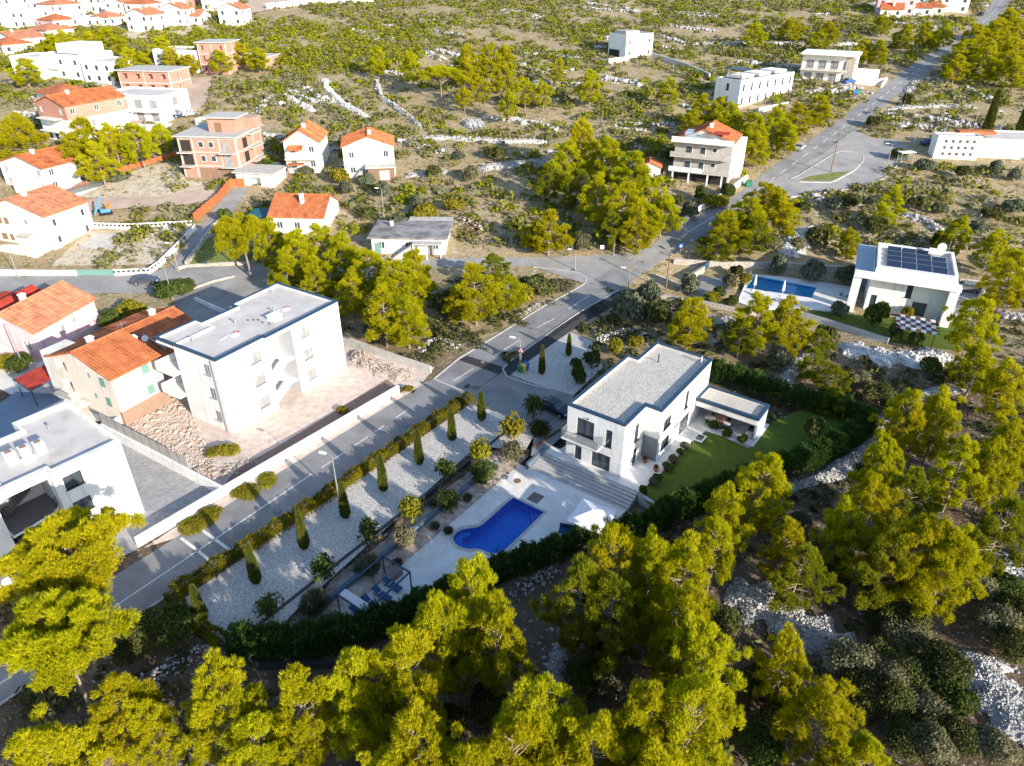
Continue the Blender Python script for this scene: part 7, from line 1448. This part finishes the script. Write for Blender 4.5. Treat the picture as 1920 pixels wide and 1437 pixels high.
for k in range(5): MB().box(-.72, .72, -.66+k*.27, -.42+k*.27, .0202, .028).build('slat', M['greybox'], t)
t = vt('bistro_table', 'round brown bistro table on the deck', 'table', -6.9, 8.7, -.8); MB().lathe([(.4, .68), (.42, .7), (.4, .73)], 20).build('top', M['wood2'], t)
for a in (0, 2.1, 4.2): MB().tube([(.1*math.cos(a), .1*math.sin(a), .68), (.3*math.cos(a), .3*math.sin(a), 0)], .015, 4).build('leg', M['galv'], t)
for i, (x, y, rz) in enumerate(((-6.0, 9.6, 2.6), (-7.6, 9.9, 4.4))):
    t = vt('bistro_chair', ('white wire chair behind the bistro table' if i == 0 else 'white wire chair left of the bistro table'), 'chair', x, y, -.8, rz); MB().lathe([(.2, .44), (.2, .47)], 10).build('seat', M['whiteplastic'], t)
    for a in (.8, 2.3, 3.9, 5.5): MB().tube([(.16*math.cos(a), .16*math.sin(a), .44), (.2*math.cos(a), .2*math.sin(a), 0)], .012, 4).build('leg', M['whiteplastic'], t)
    MB().tube([(-.18, -.15, .45), (-.22, -.17, .85), (-.22, .17, .85), (-.18, .15, .45)], .012, 4).build('backrest', M['whiteplastic'], t)
t = vt('parasol', 'large square white parasol beside the pool hedge', 'parasol', -8.7, -1.5, -.8, .12)
a = 1.85; rim = []
for i in range(4):
    for k in range(6):
        s = -1+2*k/6; x, y = [(s, -1), (1, s), (-s, 1), (-1, -s)][i]; rim.append((x*a, y*a, 2.45+.10*(1-abs(s))*-1))
mb = MB(); mb.add([(0, 0, 3.15)]+rim, [(0, 1+i, 1+(i+1) % 24) for i in range(24)]); mb.build('canopy', M['whitefab'], t)
mb = MB(); mb.add([(x, y, z) for x, y, z in rim]+[(x, y, z-.15) for x, y, z in rim], [(i, 24+i, 24+(i+1) % 24, (i+1) % 24) for i in range(24)]); mb.build('valance', M['whitefab'], t)
MB().tube([(0, 0, 0), (0, 0, 3.2)], .04, 6).build('pole', M['whiteplastic'], t); MB().box(-.4, .4, -.4, .4, 0, .1).build('base', M['darkmetal'], t)
for x, y in ((-1, -1), (1, -1), (1, 1), (-1, 1)): MB().tube([(0, 0, 3.1), (x*a, y*a, 2.4)], .015, 4).build('rib', M['galv'], t)
for i, (x, y, rz) in enumerate(((-10.0, .5, -1.2), (-11.3, -.6, -1.2))):
    t = vt('garden_sofa', 'dark navy outdoor seat %s the parasol' % ('peeking from under' if i == 0 else 'half hidden by pines below'), 'sofa', x, y, -.8, rz); MB().box(-.75, .75, -.4, .4, .28, .45).build('seat', M['navyfab'], t); MB().box(-.75, .75, .32, .46, .45, .85).build('backrest', M['navyfab'], t)
    for sx in (-.7, .7):
        for sy in (-.35, .4): MB().box(sx-.03, sx+.03, sy-.03, sy+.03, 0, .28).build('leg', M['bluemetal'], t)
# dining set, barbecue, pots on the terrace
t = vt('dining_table', 'pale wooden dining table under the pavilion', 'table', 15.6, -4.6, 0); MB().box(-.5, .5, -1.5, 1.5, .72, .78).build('top', M['offwhite'], t)
for sx in (-.4, .4):
    for sy in (-1.35, 1.35): MB().box(sx-.04, sx+.04, sy-.04, sy+.04, 0, .72).build('leg', M['wood2'], t)
for i in range(6):
    s = -1 if i < 3 else 1; y = -5.6+(i % 3)*1.0; t = vt('dining_chair', 'dark dining chair, %s along the %s side of the pavilion table' % (ORD[i % 3], 'near' if s < 0 else 'far'), 'chair', 15.6+s*.75, y, 0, 0 if s > 0 else math.pi, 'dining chairs in the pavilion')
    MB().box(-.22, .22, -.22, .22, .44, .48).build('seat', M['darkmetal'], t); MB().box(.19, .23, -.22, .22, .5, .9).build('backrest', M['darkmetal'], t)
    for sx in (-.2, .2):
        for sy in (-.2, .2): MB().box(sx-.02, sx+.02, sy-.02, sy+.02, 0, .44).build('leg', M['darkmetal'], t)
t = vt('barbecue', 'barbecue counter at the pavilion end wall', 'barbecue', 15.6, -8.5, 0); MB().box(-.45, .9, -.4, .3, 0, .85).build('counter', M['concrete'], t); MB().box(-.2, .5, -.35, .25, .852, 1.2).build('grill', M['darkmetal'], t)
for x, y, lab in ((3.9, -.9, 'terracotta pot with a red plant in the villa corner'), (3.2, -2.6, 'small pot on the terrace edge')):
    t = vt('flower_pot', lab, 'flower pot', x, y, 0); MB().lathe([(.18, 0), (.3, .35), (.33, .5), (.28, .5)], 12).build('pot', M['terracotta'], t); f = link('plant', BU['bush'][0], t); f.scale = (.3, .3, .4); f.location = (0, 0, .45)
for x, y, lab in ((-.5, -3.0, 'black bollard light by the steps'), (5.5, -3.7, 'black bollard light by the lavender'), (9.8, -3.8, 'black bollard light near the pavilion')):
    t = vt('bollard_light', lab, 'lamp', x, y, 0); MB().box(-.06, .06, -.06, .06, 0, .55).build('post', M['darkmetal'], t); MB().box(-.07, .07, -.07, .07, .552, .62).build('cap', M['darkmetal'], t)
t = vt('light_well', 'small glazed light well in the terrace by the lawn', 'skylight', 11.8, -4.0, 0); MB().box(-.75, .75, -.55, .55, 0, .1).build('frame', M['whiteplastic'], t); MB().box(-.55, .55, -.38, .38, .102, .12).build('pane', M['glass'], t)
# solar villa terrace
for u, v, lab in ((1413, 545, 'left closed white parasol by the turquoise pool'), (1466, 556, 'right closed white parasol by the turquoise pool')):
    p = P(u, v, .3); t = thing('closed_parasol', lab, 'parasol', (p.x, p.y, .3)); MB().tube([(0, 0, 0), (0, 0, 2.9)], .03, 5).build('pole', M['whiteplastic'], t); MB().lathe([(.1, .9), (.26, 1.1), (.2, 2.0), (.06, 2.8)], 8).build('canopy', M['whitefab'], t); MB().box(-.3, .3, -.3, .3, 0, .08).build('base', M['whiteplastic'], t)
for i, (u, v) in enumerate(((1418, 555), (1428, 557), (1438, 562), (1450, 566))):
    p = P(u, v, .3); t = thing('terrace_chair', '%s grey chair from the left on the upper pool terrace' % ORD[i], 'chair', (p.x, p.y, .3), i*1.4, 'chairs on the upper pool terrace'); MB().box(-.3, .3, -.3, .3, .3, .42).build('seat', M['slate'], t); MB().box(-.3, .3, .25, .33, .42, .8).build('backrest', M['slate'], t)
    for sx in (-.27, .27):
        for sy in (-.27, .27): MB().box(sx-.03, sx+.03, sy-.03, sy+.03, 0, .3).build('leg', M['slate'], t)
for i, (u, v) in enumerate(((1576, 556), (1588, 560))):
    p = P(u, v, .3); t = thing('white_lounger', '%s white framed lounger left of the portal' % ('left' if i == 0 else 'right'), 'sun lounger', (p.x, p.y, .3), math.radians(65)); MB().box(-.9, .9, -.33, .33, .25, .32).build('frame', M['whiteplastic'], t); MB().box(-.8, .75, -.26, .26, .322, .37).build('sling', M['slate'], t)
    for sx in (-.8, .8):
        for sy in (-.28, .28): MB().box(sx-.03, sx+.03, sy-.03, sy+.03, 0, .25).build('leg', M['whiteplastic'], t)
# drilling rig on the dirt track, debris by the cottage
p = P(200, 402); t = thing('drilling_rig', 'blue and orange drilling rig on the dirt track', 'machine', (p.x, p.y, p.z), .5); t.scale = (.72, .72, .72)
for s in (-.8, .8): MB().box(-1.6, 1.6, s-.22, s+.22, 0, .6).build('track', M['tyre'], t)
MB().box(-1.3, 1.2, -.6, .6, .62, 1.6).build('body', M['bluep'], t); MB().box(.3, 1.5, -.9, .0, 1.62, 2.6).build('engine_cover', M['orangep'], t); MB().obox((-1.6, .1, 2.6), ((.5, 0, .86), (0, 1, 0), (-.86, 0, .5)), (2.6, .22, .25)).build('mast', M['bluep'], t); MB().tube([(.9, .4, 1.6), (1.1, .6, 3.4)], .2, 6).build('boom', M['orangep'], t)
rubble('debris_heap', 'heap of boards and rubble right of the weathered cottage', [(862, 410), (885, 425), (905, 440)], 3.5, .4, .8, .7, 'rockwarm', False, 75)
for i, (u, v) in enumerate(((885, 432), (893, 440), (880, 418))):
    p = P(u, v); t = thing('timber_pile', '%s pile of old boards by the weathered cottage' % ORD[i], 'boards', (p.x, p.y, p.z+.3), i*1.1)
    for k in range(6): o = MB().box(-1.6, 1.6, -.08, .08, -.03, .03).build('board', M['wood2'], t); o.location = (random.uniform(-.3, .3), random.uniform(-.5, .5), .1*k); o.rotation_euler = (0, random.uniform(-.1, .1), random.uniform(-.5, .5))
# bus shelter on the loop
p = P(1695, 305); t = thing('bus_shelter', 'small white bus shelter beside the turning loop', 'bus shelter', (p.x, p.y, p.z), .2)
for x, y in ((-1.5, -.6), (1.5, -.6), (-1.5, .6), (1.5, .6)): MB().tube([(x, y, 0), (x, y, 2.3)], .05, 5).build('post', M['galv'], t)
MB().box(-1.8, 1.8, -.9, .9, 2.3, 2.45).build('roof', M['whiteplastic'], t); MB().box(-1.5, 1.5, .58, .62, .3, 2.2).build('back_panel', M['glassclear'], t); MB().box(-1.2, 1.2, .15, .5, .42, .48).build('bench', M['wood2'], t)

# manhole covers in the roads
for u, v, lab in ((1204, 492, 'round manhole cover at the road junction'), (760, 800, 'round manhole cover in the road beside the hedge'), (905, 680, 'round manhole cover near the asphalt patch'), (520, 960, 'round manhole cover in the lower road')):
    p = P(u, v); t = thing('manhole_cover', lab, 'manhole cover', (p.x, p.y, p.z+.05)); MB().lathe([(.36, 0), (.36, .02)], 16).build('rim', M['darkmetal'], t); MB().lathe([(.3, .0202), (.3, .03)], 16).build('lid', M['slate'], t)
